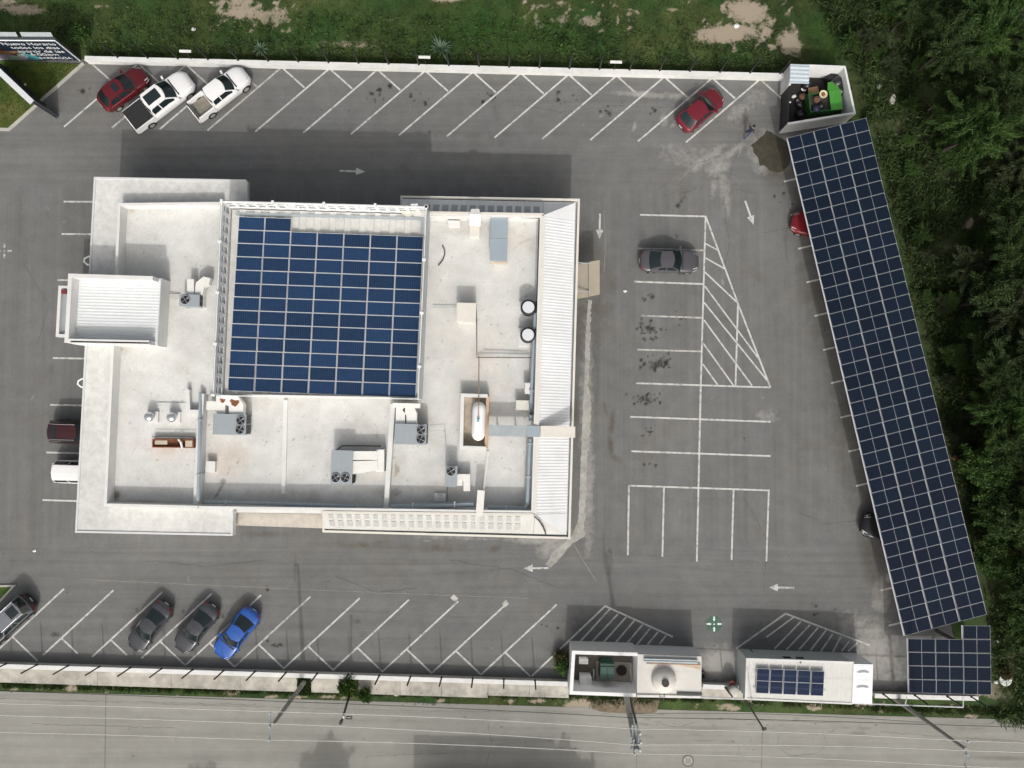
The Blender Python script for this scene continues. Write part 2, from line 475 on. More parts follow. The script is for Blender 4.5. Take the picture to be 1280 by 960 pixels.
def jag(pts, amp):
    out = []
    for (a, b), (c, d) in zip(pts, pts[1:]):
        k = max(2, int(math.hypot(c - a, d - b) / 5))
        for i in range(k):
            t = i / k
            out.append((lerp(a, c, t) + random.uniform(-amp, amp), lerp(b, d, t) + random.uniform(-amp, amp)))
    return out + [pts[-1]]
# cracks and sealed seams in the asphalt
M_CRACK = mat('crack_dark', (0.055, 0.054, 0.052), rough=0.95)
M_SEAL = mat('pale_seam', (0.27, 0.255, 0.22), rough=0.95)
def crack(pts, w, m=None, nm='asphalt_crack', wob=1.2, par=None):
    Q = []
    for (a, b), (c_, d) in zip(pts, pts[1:]):
        k_ = max(2, int(math.hypot(c_ - a, d - b) / 5))
        for i in range(k_): Q.append((lerp(a, c_, i / k_) + RNDC.uniform(-wob, wob), lerp(b, d, i / k_) + RNDC.uniform(-wob, wob)))
    Q.append(pts[-1]); P = [at(u, v, .0345) for u, v in Q]; vs = []
    for i, p in enumerate(P):
        d = (P[min(i + 1, len(P) - 1)] - P[max(0, i - 1)]).normalized(); n_ = Vector((-d.y, d.x, 0)) * w * RNDC.uniform(.3, 1) / 2
        vs += [p + n_, p - n_]
    mb = MB(); mb.add(vs, [(2 * i, 2 * i + 1, 2 * i + 3, 2 * i + 2) for i in range(len(P) - 1)]); return mb.build(nm, m or M_CRACK, par or lot)
for pts in ([(984, 247), (990, 270), (982, 292), (985, 330)], [(950, 291), (975, 287), (1008, 286)], [(903, 245), (912, 300), (906, 340)], [(740, 430), (748, 470), (744, 520)], [(1000, 640), (1030, 655), (1075, 650)], [(560, 700), (640, 712), (700, 735)],
            [(30, 330), (60, 380), (48, 430)], [(180, 700), (260, 708), (330, 700)], [(640, 130), (700, 140), (780, 132)], [(930, 620), (960, 680), (955, 740)], [(860, 250), (850, 230), (870, 205), (900, 195)], [(420, 720), (470, 740), (520, 735)]):
    crack(pts, .032)
crack([(717, 680), (730, 702), (745, 726)], .07, M_SEAL, 'sealed_seam', .4)
crack([(755, 262), (757, 300), (755, 340)], .06, M_SEAL, 'sealed_seam', .5)
crack([(100, 724), (400, 738), (660, 748)], .05, M_SEAL, 'sealed_seam', .5)

mb = MB(); mb.slab([at(877, 873.5, .08), at(929, 875, .08), at(929, 858, .08), at(877, 856, .08)], .06); mb.build('paving_slab', M_PAVE, pav)
M_RCR = mat('road_crack', (0.13, 0.125, 0.11), rough=.95)
for pts in ([(820, 905), (850, 909), (868, 903)], [(752, 892), (780, 890), (800, 895), (830, 893)], [(915, 925), (925, 935), (920, 945), (908, 940)], [(975, 915), (972, 935), (990, 945), (1020, 942), (1034, 930), (1028, 914)], [(880, 900), (905, 899), (960, 901), (1050, 904)],
            [(200, 880), (420, 886), (640, 890)], [(0, 873), (140, 877), (320, 881)], [(610, 905), (615, 930), (608, 958)], [(1100, 915), (1180, 921), (1275, 926)], [(40, 905), (220, 910)], [(460, 945), (560, 941)]):
    crack(pts, .04, M_RCR, 'road_crack', .8, road)
sp_ = [(737, 874), (741, 887), (752, 890), (775, 891.5), (800, 893), (821, 890), (824, 879), (826, 873)]
mb = MB(); sj = [at(u, v, .0365) for u, v in jag(sp_, .6)]; cc = at(780, 880, .05); mb.add(sj + [cc], [(i, len(sj), (i + 1) % len(sj)) for i in range(len(sj))])
tag(mb.build('soil_verge', mat('verge_soil', (.17, .135, .095), rough=.95, var=.3, scale=2.5, bump=.4)), kind='structure')
# whitish concrete patch along the east side of the building
M_PATCH = mat('patch_concrete', (0.36, 0.35, 0.325), rough=0.92, var=0.24, scale=2.2, var2=0.2, scale2=0.5, bump=.2)
L_ = [(735, 375), (732, 420), (730, 480), (727.5, 540), (725.5, 590), (723, 650), (715, 670), (700, 683), (690, 692), (682, 706)]
R_ = [(739, 375), (738, 420), (735.5, 480), (738, 500), (739, 522), (735, 562), (734, 597), (732, 630), (730, 670), (712, 682), (700, 697), (690, 709)]
def resample(pts, k_, amp):
    ds = [0]
    for (a, b_), (c_, d) in zip(pts, pts[1:]): ds.append(ds[-1] + math.hypot(c_ - a, d - b_))
    out = []
    for i in range(k_):
        s = ds[-1] * i / (k_ - 1)
        out.append((np.interp(s, ds, [p[0] for p in pts]) + random.uniform(-amp, amp), np.interp(s, ds, [p[1] for p in pts]) + random.uniform(-.4, .4) * min(amp, 1)))
    return out
Lj, Rj = resample(L_, 110, 0.5), resample(R_, 110, 1.3)
mb = MB(); vs = []
for a, c in zip(Lj, Rj): vs += [at(*a, .036), at(*c, .036)]
mb.add(vs, [(2 * i, 2 * i + 2, 2 * i + 3, 2 * i + 1) for i in range(109)])
mb.build('concrete_patch', M_PATCH, lot)

# soil patch beside the carport
M_MUD = mat('damp_soil', (0.050, 0.044, 0.030), rough=0.9, var=0.25, scale=2.5, var2=0.15, scale2=0.8, bump=0.5)
pts = [(957, 163), (963, 164), (972, 169), (984, 176), (990, 190), (988, 205), (978, 214), (972, 216), (964, 215), (958, 209), (950, 206), (947, 197), (942, 190), (938, 182), (943, 178), (950, 172)]
pj = jag(pts + pts[:1], 1.5)[:-1]
c = at(966, 190, 0.05)
mb = MB(); k = len(pj)
ring1 = [at(u, v, 0.034) for u, v in pj]
ring2 = [lerp(p, c, 0.35) + Vector((0, 0, 0.012 + random.uniform(-.006, .006))) for p in ring1]
ring3 = [lerp(p, c, 0.7) + Vector((0, 0, 0.01 + random.uniform(-.006, .01))) for p in ring1]
mb.add(ring1 + ring2 + ring3 + [c], [(i, (i + 1) % k, k + (i + 1) % k, k + i)[::-1] for i in range(k)] + [(k + i, k + (i + 1) % k, 2 * k + (i + 1) % k, 2 * k + i)[::-1] for i in range(k)] + [(2 * k + i, 3 * k, 2 * k + (i + 1) % k) for i in range(k)])
tag(mb.build('soil_patch', M_MUD), kind='structure')

# ------------------------------------------------------------------ painted markings
def paint_mat(name, col, wear, under=(0.165, 0.163, 0.157)):
    m = bpy.data.materials.new(name); n, l = nodes_of(m); b = n['Principled BSDF']; b.inputs['Roughness'].default_value = 0.8
    b.inputs['Specular IOR Level'].default_value = 0.3
    g = n.new('ShaderNodeNewGeometry')
    t = n.new('ShaderNodeTexNoise'); t.inputs['Scale'].default_value = 2.2; t.inputs['Detail'].default_value = 8; t.inputs['Roughness'].default_value = 0.75
    l.new(g.outputs['Position'], t.inputs['Vector'])
    r = n.new('ShaderNodeValToRGB')
    r.color_ramp.elements[0].position = wear - 0.12; r.color_ramp.elements[0].color = (*under, 1)
    r.color_ramp.elements[1].position = wear + 0.1; r.color_ramp.elements[1].color = (*col, 1)
    l.new(t.outputs['Fac'], r.inputs[0]); l.new(r.outputs[0], b.inputs['Base Color'])
    return m
M_LINE = paint_mat('line_paint', (0.56, 0.56, 0.54), 0.42)
M_FADE = paint_mat('faded_line_paint', (0.50, 0.49, 0.46), 0.46)
M_ZONE = paint_mat('zone_paint', (0.55, 0.54, 0.52), 0.40)
ZL = [0.0365]
def line(u1, v1, u2, v2, w=0.135, m=None, nm='parking_line'):
    ZL[0] = 0.0365 + (ZL[0] - 0.0365 + 0.0004) % 0.008       # crossing strokes never share a plane
    return strip(nm, u1, v1, u2, v2, w, m or M_LINE, ZL[0], lot)
for i in range(14):
    bu, bv = 80 + 59.8 * i, 158.5 + 1.5 * i
    tu, tv = bu + 92.7, bv - 79
    line(bu, bv, tu, tv, m=M_FADE if i in (1, 3) else None)
for i in range(-1, 14):
    tu, tv = 80 + 59.8 * i + 92.7, 158.5 + 1.5 * i - 79
    line(tu, tv, tu + 28.5, tv + 25.5, m=M_FADE if i in (-1, 0, 1, 2, 10, 13) else None)
for k_ in range(0, 11):
    tu, tv = 80 + 61.6 * k_, 736 + 1.95 * k_
    line(tu, tv, tu - (95 if k_ not in (1, 2, 3) else 88), tv + (88 if k_ not in (1, 2, 3) else 81), m=M_FADE if k_ in (5,) else None)
    line(tu - 64.5, tv + 60, tu - 64.5 + (31.5 if k_ not in (1, 2) else 20), tv + 60 + (30 if k_ not in (1, 2) else 19))
line(570, 745, 566, 750, 0.5, M_FADE, 'paint_blot'); line(629, 757, 635, 752, 0.4, M_FADE, 'paint_blot')
for u1, v1, u2, v2, f in ((79.5, 252, 160, 252.5, 0), (77, 292.5, 160, 293, 0), (72, 350, 150, 351, 0), (66, 447.5, 150, 449, 0), (62.5, 506, 145, 507.5, 0), (58, 565.5, 140, 567.5, 0), (53, 625, 135, 627.5, 0),
                          (800, 268.5, 882, 270.5, 0), (797, 310.5, 880, 313, 1), (793, 352, 879.5, 355, 0), (802, 394.5, 878, 397.3, 1), (797, 437, 877.5, 439.3, 1), (795, 479, 963, 484.3, 0), (788, 521, 963, 527.2, 0),
                          (789, 564, 963, 570, 0), (786, 607, 962, 613, 0), (786.2, 607, 784.8, 694, 0), (830, 608.5, 828, 696, 0), (917, 611.5, 914.5, 700, 0), (961, 613, 958, 701.5, 0), (882, 270, 876, 480, 0), (876, 480, 871, 702, 0),
                          (882, 270, 922.5, 379.5, 0), (922.5, 379.5, 963, 484.5, 0), (922.5, 379.5, 919.3, 483, 0)):
    line(u1, v1, u2, v2, m=M_FADE if f else None)
for q in ((882, 304.5, 896, 312), (882, 322.5, 906, 336), (881, 340, 922.5, 379), (881, 357.5, 949, 449), (880, 378, 961, 478), (880, 400, 940, 482), (879, 429, 917, 482), (878.5, 455, 897, 481)):
    line(*q, 0.12, M_ZONE, 'hatch_line')
for q in ((988, 269, 62), (997.5, 311, 66), (1008, 353, 70), (1018, 395, 70), (1029, 437.5, 70), (1039, 479, 72), (1050.5, 522, 72), (1060.5, 564.5, 74), (1070, 607.5, 74), (1080, 650, 74), (1101, 738, 76), (1111, 782, 76), (980, 227, 60)):
    line(q[0], q[1], q[0] + q[2], q[1] - 0.235 * q[2])
# zone by the transformer yard
A0, A1, A2 = (665, 845), (756.5, 757.5), (841, 796)
line(*A0, *A1, 0.14, M_ZONE, 'hatch_line'); line(*A1, *A2, 0.14, M_ZONE, 'hatch_line')
for (a, b), (c_, d) in zip(((762.5, 761), (772.5, 767.5), (783, 771), (793, 775.5), (803.5, 780.5), (812.5, 785.5), (822.5, 790), (832.5, 794.5)), ((726, 801), (741, 801), (756, 801), (770.5, 802), (785, 802.5), (798, 803.5), (811, 803.7), (825, 804))):
    line(a, b, c_ - (c_ - a) * -0.15, d + (d - b) * 0.15, 0.13, M_ZONE, 'hatch_line')
B0, B1, B2 = (920, 811), (982, 767), (1087, 806.5)
line(*B0, *B1, 0.14, M_ZONE, 'hatch_line'); line(*B1, *B2, 0.14, M_ZONE, 'hatch_line')
for (a, b), (c_, d) in zip(((992, 771.5), (1001, 777), (1012.5, 781), (1022.5, 784.5), (1032.5, 788), (1041, 792.5), (1051, 796), (1062.5, 800.5), (1072, 803.5)), ((958, 796.5), (968, 811), (983, 812), (998.5, 812.5), (1013, 813), (1026, 814), (1041, 815), (1052, 814), (1060, 814))):
    line(a, b, c_, d, 0.12, M_ZONE, 'hatch_line')
# direction arrows
def arrow(u1, v1, u2, v2, head=0.42):
    a, b = at(u1, v1, 0.046), at(u2, v2, 0.046)
    d = (b - a); L = d.length; d.normalize(); n_ = Vector((-d.y, d.x, 0))
    s = b - d * L * 0.36
    mb = MB()
    mb.add([a - n_ * .075, s - n_ * .075, s - n_ * .30, b, s + n_ * .30, s + n_ * .075, a + n_ * .075], [(0, 1, 5, 6), (2, 3, 4)])
    return mb.build('painted_arrow', M_LINE, lot)
arrow(424.5, 213.5, 456.5, 214.5); arrow(750, 267, 749.3, 298.5); arrow(931.5, 251, 942, 281); arrow(686, 710, 654.5, 710.3); arrow(992.5, 734.5, 961, 734.3)
# meeting-point emblems
M_GREEN = paint_mat('green_paint', (0.070, 0.140, 0.105), 0.38)
M_WHITE = paint_mat('white_paint', (0.78, 0.82, 0.78), 0.25)
def emblem(u, v, disc):
    c = at(u, v, 0.048)
    if disc:
        mb = MB(); mb.add([(c.x + .62 * math.cos(i * math.pi / 14), c.y + .62 * math.sin(i * math.pi / 14), 0.046) for i in range(28)], [tuple(range(28))])
        mb.build('green_disc', M_GREEN, lot)
    mb = MB()
    for a in range(4):
        d = Vector((math.cos(a * math.pi / 2), math.sin(a * math.pi / 2), 0)); n_ = Vector((-d.y, d.x, 0))
        p0, p1, p2 = c + d * .58, c + d * .38, c + d * .2
        mb.add([p0 - n_ * .06, p0 + n_ * .06, p1 + n_ * .06, p1 - n_ * .06, p1 + n_ * .11, p1 - n_ * .11, p2], [(1, 0, 3, 2), (4, 5, 6)])
    mb.add([c + Vector((.08, -.06, 0)), c + Vector((0, .08, 0)), c + Vector((-.08, -.06, 0))], [(0, 1, 2)])
    mb.build('meeting_point_arrows', M_WHITE if disc else M_FADE, lot)
emblem(892.7, 780, True); emblem(5.5, 313.5, False)
# manhole cover in the road
c = at(860, 951, 0.036); mb = MB()
mb.cyl(c, 0.46, 0.031, 0.042, 24, mi=0); mb.cyl(c, 0.36, 0.042, 0.052, 24, mi=1)
for i in range(3): mb.box((c.x - .15 + .15 * i, c.y, 0.056), (.05, .4, .01), mi=0)
man = mb.build('manhole_cover', [mat('manhole_rim', (0.12, 0.115, 0.10), rough=.9), mat('manhole_lid', (0.36, 0.34, 0.30), rough=.85)], origin=c)
tag(man, 'round pale manhole cover set in the road', 'manhole cover')
# small litter on the ground, one thing each
def litter(u, v, s, label, m, z=0.03, cat='litter', nm='litter_scrap'):
    c = at(u, v, z)
    vs = []
    for i in range(7):
        a = i * 2 * math.pi / 7
        r = s * random.uniform(.7, 1.1)
        vs.append((c.x + r * math.cos(a), c.y + r * math.sin(a) * .8, z + .01 + random.uniform(0, s * .35)))
    vs += [(c.x, c.y, z + s * .55)]
    mb = MB(); mb.add(vs, [(i, (i + 1) % 7, 7) for i in range(7)])
    o = mb.build(nm, m, origin=c); tag(o, label, cat)
    return o
M_PAPER = mat('paper_white', (0.75, 0.75, 0.73), rough=.8)
litter(43, 688.5, 0.17, 'crumpled white scrap lying on asphalt left of the building', M_PAPER)
litter(781.5, 364, 0.16, 'white paper scrap lying in the stall row below the grey sedan', M_PAPER)
litter(32, 106, 0.13, 'white scrap lying on the triangular lawn', M_PAPER, .14)
litter(920.5, 32.5, 0.3, 'white plastic sheet on bare dirt patch beyond the north wall', M_PAPER, .03)
litter(242, 36.5, 0.22, 'small white scrap in the grass beyond the north wall', M_PAPER, .05)
litter(1098, 108, 0.28, 'crumpled white bag in weeds right of the rubbish enclosure', M_PAPER, .15)
# ------------------------------------------------------------------ main building
ROOF_ST = [('damp', (0.36, 0.315, 0.25), 0.8, 0.75), ('oil', (0.20, 0.175, 0.15), 2.2, 0.75), ('dust', (0.62, 0.52, 0.44), 0.6, 0.5)]
M_ROOF = stain_mat('roof_coating', (0.60, 0.60, 0.585), (0.57, 0.565, 0.545), ROOF_ST, streak=0, fine=0.085, big=0.07, rough=0.85)
M_WALL = mat('white_render', (0.66, 0.658, 0.645), rough=0.85, var=0.05, scale=1.2, var2=0.05, scale2=0.3)
M_BAND = mat('cornice_coating', (0.585, 0.583, 0.565), rough=0.9, var=0.15, scale=2.2, var2=0.08, scale2=0.25, bump=0.15)
M_WMET = mat('white_metal', (0.76, 0.77, 0.77), rough=0.45, var=0.05, scale=1.0, var2=0.05, scale2=0.2)
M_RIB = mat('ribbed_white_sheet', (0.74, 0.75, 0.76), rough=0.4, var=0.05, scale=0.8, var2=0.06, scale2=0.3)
M_SRIB = mat('south_ribbed_sheet', (0.47, 0.465, 0.445), rough=0.6, var=0.05, scale=1.2, var2=0.06, scale2=0.3)  # colour darkened to offset the direct sun on the south slope
M_GUT = mat('olive_gutter', (0.36, 0.345, 0.29), rough=0.9, var=0.12, scale=2)
M_EDGE = mat('edge_trim', (0.60, 0.61, 0.61), rough=0.6, var=0.06)
M_CREAM = mat('cream_fascia', (0.66, 0.635, 0.575), rough=0.8, var=0.06, scale=1.5)
M_BLUEM = mat('blue_grey_metal', (0.30, 0.36, 0.40), rough=0.45, var=0.06, scale=1.0, metal=0.0)
M_GALV = mat('galvanised_metal', (0.42, 0.46, 0.48), rough=0.4, var=0.12, scale=1.5, metal=0.35)
M_UNIT = mat('unit_grey', (0.30, 0.335, 0.36), rough=0.5, var=0.05, scale=1.2)
M_BLACK = mat('black_plastic', (0.012, 0.012, 0.013), rough=0.5, var=0.1)
M_COIL = mat('coil_dark', (0.06, 0.06, 0.058), rough=0.7, var=0.2, scale=8)
M_BLADE = mat('fan_blade', (0.20, 0.205, 0.21), rough=0.4, var=0.1)
M_DUCT = mat('white_duct', (0.74, 0.73, 0.70), rough=0.6, var=0.06, scale=2.0)
M_RUST = mat('rust', (0.22, 0.085, 0.04), rough=0.9, var=0.5, scale=3.0, var2=0.3, scale2=1.2)
M_TAN = mat('tan_plaster', (0.50, 0.43, 0.34), rough=0.9, var=0.15, scale=2)
M_SILV = mat('silver_dome', (0.72, 0.73, 0.74), rough=0.28, metal=0.85, var=0.03)
M_WHITE_P = mat('gloss_white', (0.84, 0.85, 0.86), rough=0.3, var=0.02)
M_SHADE_SQ = mat('translucent_sheet', (0.36, 0.38, 0.41), rough=0.5, var=0.12, scale=2.0)
M_SHADE_S2 = mat('weathered_sheet', (0.36, 0.365, 0.365), rough=0.5, var=0.16, scale=3.0)
M_BRICKY = mat('beige_ledge', (0.52, 0.48, 0.42), rough=0.9, var=0.15, scale=2.5, bump=0.2)
M_CABLE = mat('dark_cable', (0.05, 0.05, 0.05), rough=0.7)
M_RUSTP = mat('rusty_pipe', (0.36, 0.24, 0.16), rough=0.8, var=0.3, scale=2)

ZF, ZP, ZC, ZL_, ZLP = 4.1, 5.5, 4.7, 4.5, 5.55
bld = thing('store_building', at(400, 450), 'big white flat-roofed building in the middle of the lot, crowded with machines', 'building')

def inset(poly, d):
    k = len(poly); out = []
    ar = sum(poly[i][0] * poly[(i + 1) % k][1] - poly[(i + 1) % k][0] * poly[i][1] for i in range(k))
    sg = 1 if ar > 0 else -1
    for i in range(k):
        p, q, r = Vector(poly[i - 1][:2]), Vector(poly[i][:2]), Vector(poly[(i + 1) % k][:2])
        a, b = (q - p).normalized(), (r - q).normalized()
        na, nb = Vector((-a.y, a.x)) * sg, Vector((-b.y, b.x)) * sg
        m_ = (na + nb); m_ /= max(0.3, m_.dot(na))
        w_ = q + m_ * d
        out.append((w_.x, w_.y))
    return out
def path_wall(mb, pts, th, z0, z1, mi=0):
    """thin wall along an open line"""
    P = [Vector(p[:2]) for p in pts]
    Lf, Rt = [], []
    for i, p in enumerate(P):
        a = (P[i] - P[i - 1]).normalized() if i else (P[1] - P[0]).normalized()
        b = (P[i + 1] - P[i]).normalized() if i < len(P) - 1 else a
        na, nb = Vector((-a.y, a.x)), Vector((-b.y, b.x))
        m_ = na + nb; m_ /= max(0.3, m_.dot(na))
        Lf.append(p + m_ * th / 2); Rt.append(p - m_ * th / 2)
    for i in range(len(P) - 1):
        mb.prism([Lf[i], Lf[i + 1], Rt[i + 1], Rt[i]], z0, z1, mi)
    return mb
def ribbed(t0, t1, b0, b1, pitch, h, m, name, parent, th=0.0):
    """profiled sheet, ribs running from edge t0-t1 to edge b0-b1"""
    t0, t1, b0, b1 = map(Vector, (t0, t1, b0, b1))
    L = max((t1 - t0).length, (b1 - b0).length); k = max(2, int(L / pitch))
    vs = []
    prof = ((0.0, 0), (0.45, 0), (0.55, 1), (0.9, 1))
    for i in range(k):
        for s, z in prof:
            f = (i + s) / k
            up = Vector((0, 0, z * h))
            vs += [lerp(t0, t1, f) + up, lerp(b0, b1, f) + up]
    n_ = len(vs) // 2
    fs = [(2 * i, 2 * i + 1, 2 * i + 3, 2 * i + 2) for i in range(n_ - 1)]
    nrm = (vs[1] - vs[0]).cross(vs[2] - vs[0])
    if nrm.z < 0: fs = [f[::-1] for f in fs]
    mb = MB(); mb.add(vs, fs)
    return mb.build(name, m, parent)

# -- left block
lw = [at(u, v, ZC) for u, v in ((120, 224), (280, 227), (280, 262), (258, 262), (244, 634), (270, 635), (270, 666.5), (97, 663))]
mb = MB(); mb.prism(lw, 0, ZL_ - 0.02); mb.build('wall', M_WALL, bld)
band = [at(u, v, ZC) for u, v in ((308, 227.5), (120, 224), (97, 663), (289, 667), (290, 634), (134, 630), (151, 256), (308, 257))]
mb = MB(); mb.prism(inset(band, -0.08), ZL_ - 0.25, ZC, bottom=True); mb.build('cornice', M_BAND, bld)
mb = MB()
path_wall(mb, [at(308, 226, ZC), at(119, 222.5, ZC), at(95.5, 664.5, ZC), at(290, 668.5, ZC), at(290.5, 640, ZC)], 0.14, ZL_ - 0.4, ZC + 0.06)
mb.build('cornice_edge', M_EDGE, bld)
mb = MB()
path_wall(mb, [at(276, 254, ZLP), at(149, 255.5, ZLP), at(131.5, 631, ZLP), at(247, 634, ZLP)], 0.2, ZL_ - 0.1, ZLP)
mb.build('parapet', M_WALL, bld)
random.seed(5)
def roof_spots(u0, v0, u1, v1, k_, rmax=2.5):
    return [(random.uniform(u0, u1), random.uniform(v0, v1), random.uniform(.6, rmax), random.uniform(.5, rmax * .7), random.uniform(0, 180), random.uniform(.25, .7)) for _ in range(k_)]
LD = [(151, 320, 2, 60, 0, .35), (145, 440, 3, 30, 3, 1.0), (142, 540, 3, 80, 3, .8), (136, 600, 4, 30, 3, .7), (164, 262, 5, 5, 0, .7), (152, 438, 12, 5, 0, .5), (210, 560, 30, 8, 0, .45), (190, 628, 50, 3, 1, .6), (145, 620, 6, 8, 0, .8), (222, 370, 14, 5, 0, .4), (225, 470, 14, 20, 0, .25)]
LO = roof_spots(150, 260, 262, 620, 150, 2.0) + [(159, 260, 1.5, 1.5, 0, 1), (152, 437, 1.8, 1.8, 0, 1), (145, 619, 5, 5, 0, .9)]
for quad_, ny_ in ((((140, 250), (288, 252), (277, 493), (128.6, 493)), 170), (((128.6, 493), (250.5, 493), (246.5, 640), (122, 636)), 100)):
    grid('roof_floor', [at(u, v, ZL_) for u, v in quad_], 110, ny_, ZL_, M_ROOF, {'damp': blobs(LD), 'oil': blobs(LO), 'dust': blobs([(205, 565, 24, 10, 0, .5), (200, 400, 40, 60, 0, .15)])}, kind=None, parent=bld)

# -- main block
body = [at(u, v, ZP) for u, v in ((256, 264), (678.5, 268), (667.5, 642), (246, 636))]
mb = MB(); mb.prism(body, 0, ZF - 0.02); mb.build('wall', M_WALL, bld)
bi = inset(body, 0.11)
mb = MB(); path_wall(mb, [lerp(Vector((*bi[0], 0)), Vector((*bi[1], 0)), .62), Vector((*bi[1], 0)), Vector((*bi[2], 0)), Vector((*bi[3], 0))], .18, ZF - .1, ZP); mb.build('parapet', M_WALL, bld)
mb = MB(); path_wall(mb, [at(154, 262, ZL_), at(139.5, 626, ZL_)], .34, ZL_ - .01, ZL_ + .012); mb.build('roof_drain_channel', M_GUT, bld)
MD = [(600, 285, 60, 10, 0, .3), (660, 300, 14, 22, 0, .35), (575, 285, 12, 12, 0, .35), (545, 275, 5, 5, 0, .6), (600, 440, 14, 8, 0, .3), (640, 430, 24, 12, 20, .25), (475, 615, 12, 6, 0, .6), (490, 618, 8, 6, 0, .7), (290, 575, 30, 30, 0, .35), (300, 560, 20, 8, 40, .4),
      (330, 505, 50, 10, 0, .3), (525, 520, 20, 14, 0, .3), (400, 620, 120, 8, 2, .25), (640, 470, 30, 30, 0, .15), (500, 575, 14, 14, 0, .25), (430, 540, 60, 20, 0, .18), (655, 640, 10, 10, 0, .5), (560, 610, 50, 10, 0, .3)]
MO = [(279, 602, 4, 4, 0, 1.1), (275, 612, 2, 8, 30, .8), (270, 620, 1.5, 6, 45, .9), (285, 590, 2, 8, 20, .5), (297, 578, 1.6, 1.6, 0, .8), (300, 572, 1, 4, 10, .6), (545, 272, 2, 2, 0, .9), (535, 447, 2, 2, 0, .5), (553, 427, 1.6, 3, 0, .4), (660, 300, 6, 1.5, -20, .5), (646, 308, 14, 1, -42, .35), (482, 623, 6, 3, 30, .7), (497, 615, 5, 6, 0, .6),
      (472, 540, 2, 8, 10, .4), (620, 600, 3, 2, 0, .3), (640, 588, 8, 1.4, 25, .3)] + roof_spots(260, 500, 660, 620, 260, 2.2) + roof_spots(540, 272, 660, 480, 130, 2.0)
q = [at(u, v, ZF) for u, v in ((262, 262), (683, 266), (672, 646), (250, 640))]
grid('roof_floor', q, 260, 240, ZF, M_ROOF, {'damp': blobs(MD), 'oil': blobs(MO), 'dust': blobs([(285, 570, 30, 30, 0, .6), (600, 465, 40, 60, 0, .45), (560, 380, 40, 60, 0, .25), (480, 590, 30, 20, 0, .4), (640, 300, 30, 20, 0, .5)])}, kind=None, parent=bld)

# -- mansard canopy on three sides
ZI, ZO = 5.35, 4.25
ti = {'nw': at(503, 266, ZI), 'ne': at(679.5, 269, ZI), 'se': at(668.5, 643, ZI), 'sw': at(405, 640, ZI)}
to = {'nw': at(503, 248.5, ZO), 'ne': at(719.5, 253, ZO), 'se': at(708, 668.5, ZO), 'sw': at(406, 661, ZO)}
def foot(p, a, b):                                   # the point of edge a-b square below p
    d = b - a; d2 = Vector((d.x, d.y, 0)); f = (p - a).dot(d2) / d2.dot(d2)
    return a + d * f
f_ne_e, f_se_e = foot(ti['ne'], to['ne'], to['se']), foot(ti['se'], to['ne'], to['se'])
f_ne_n, f_se_s = foot(ti['ne'], to['nw'], to['ne']), foot(ti['se'], to['sw'], to['se'])
f_sw, f_nw = foot(to['sw'], ti['sw'], ti['se']), foot(to['nw'], ti['nw'], ti['ne'])
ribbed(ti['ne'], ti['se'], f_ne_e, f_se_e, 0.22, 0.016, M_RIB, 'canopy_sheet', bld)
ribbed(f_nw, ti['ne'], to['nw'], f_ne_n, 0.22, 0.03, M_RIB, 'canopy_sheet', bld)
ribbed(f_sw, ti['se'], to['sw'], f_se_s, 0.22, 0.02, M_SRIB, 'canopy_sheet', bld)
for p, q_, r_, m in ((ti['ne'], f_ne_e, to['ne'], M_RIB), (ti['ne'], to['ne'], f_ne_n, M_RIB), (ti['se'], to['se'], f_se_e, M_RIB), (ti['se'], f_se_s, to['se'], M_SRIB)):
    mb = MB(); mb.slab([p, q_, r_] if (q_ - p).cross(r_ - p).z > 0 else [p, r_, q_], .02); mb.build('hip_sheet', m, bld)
for a, b in (('nw', 'ne'), ('ne', 'se'), ('sw', 'se')):                    # flashing strip along the parapet head
    mb = MB(); d = (ti[b] - ti[a]).normalized(); n_ = Vector((-d.y, d.x, 0)) * (.10 if (a, b) != ('sw', 'se') else -.10)
    P = [ti[a] + n_, ti[b] + n_, ti[b] - n_, ti[a] - n_]
    mb.prism([p[:2] for p in P], ZI - 0.1, ZP + 0.04); mb.build('ridge_flashing', M_CREAM, bld)
rim = [at(u, v, ZO) for u, v in ((502, 266), (502, 246), (723.5, 250), (711.5, 672.5), (404.5, 664), (404.5, 641))]
mb = MB(); path_wall(mb, rim, 0.16, ZO - 0.55, ZO + 0.05); mb.build('fascia', M_CREAM, bld)
mb = MB()
path_wall(mb, [at(504, 247.6, ZO), at(720.8, 251.7, ZO), at(709.2, 670, ZO), at(406, 662.3, ZO)], 0.14, ZO - 0.45, ZO - 0.28)
mb.build('gutter', M_GALV, bld)
mb = MB()                                                                # soffit under the canopy
for a, b in (('nw', 'ne'), ('ne', 'se'), ('sw', 'se')):
    mb.quad(*[Vector((p.x, p.y, ZO - .5)) for p in (ti[a], ti[b], to[b], to[a])])
mb.build('soffit', M_WALL, bld)
def on_canopy(a, b, f, g):
    p = lerp(ti[a], ti[b], f)
    return lerp(p, foot(p, to[a], to[b]), g)
def skylights(a, b, f0, f1, k_, g0, g1, m, w):
    tx = None
    for i in range(k_):
        f = lerp(f0, f1, i / max(1, k_ - 1)); h = w / 2
        P = [on_canopy(a, b, f - h, g0), on_canopy(a, b, f + h, g0), on_canopy(a, b, f + h, g1), on_canopy(a, b, f - h, g1)]
        P = [p + Vector((0, 0, .05)) for p in P]
        n_ = (P[1] - P[0]).cross(P[2] - P[0])
        if n_.z < 0: P = P[::-1]
        mb = MB(); mb.slab(P, 0.03); mb.build('canopy_pane', m, bld)
skylights('nw', 'ne', 0.17, 0.95, 13, 0.16, 0.62, M_SHADE_SQ, 0.044)
skylights('sw', 'se', 0.03, 0.92, 22, 0.48, 0.80, M_SHADE_S2, 0.024)
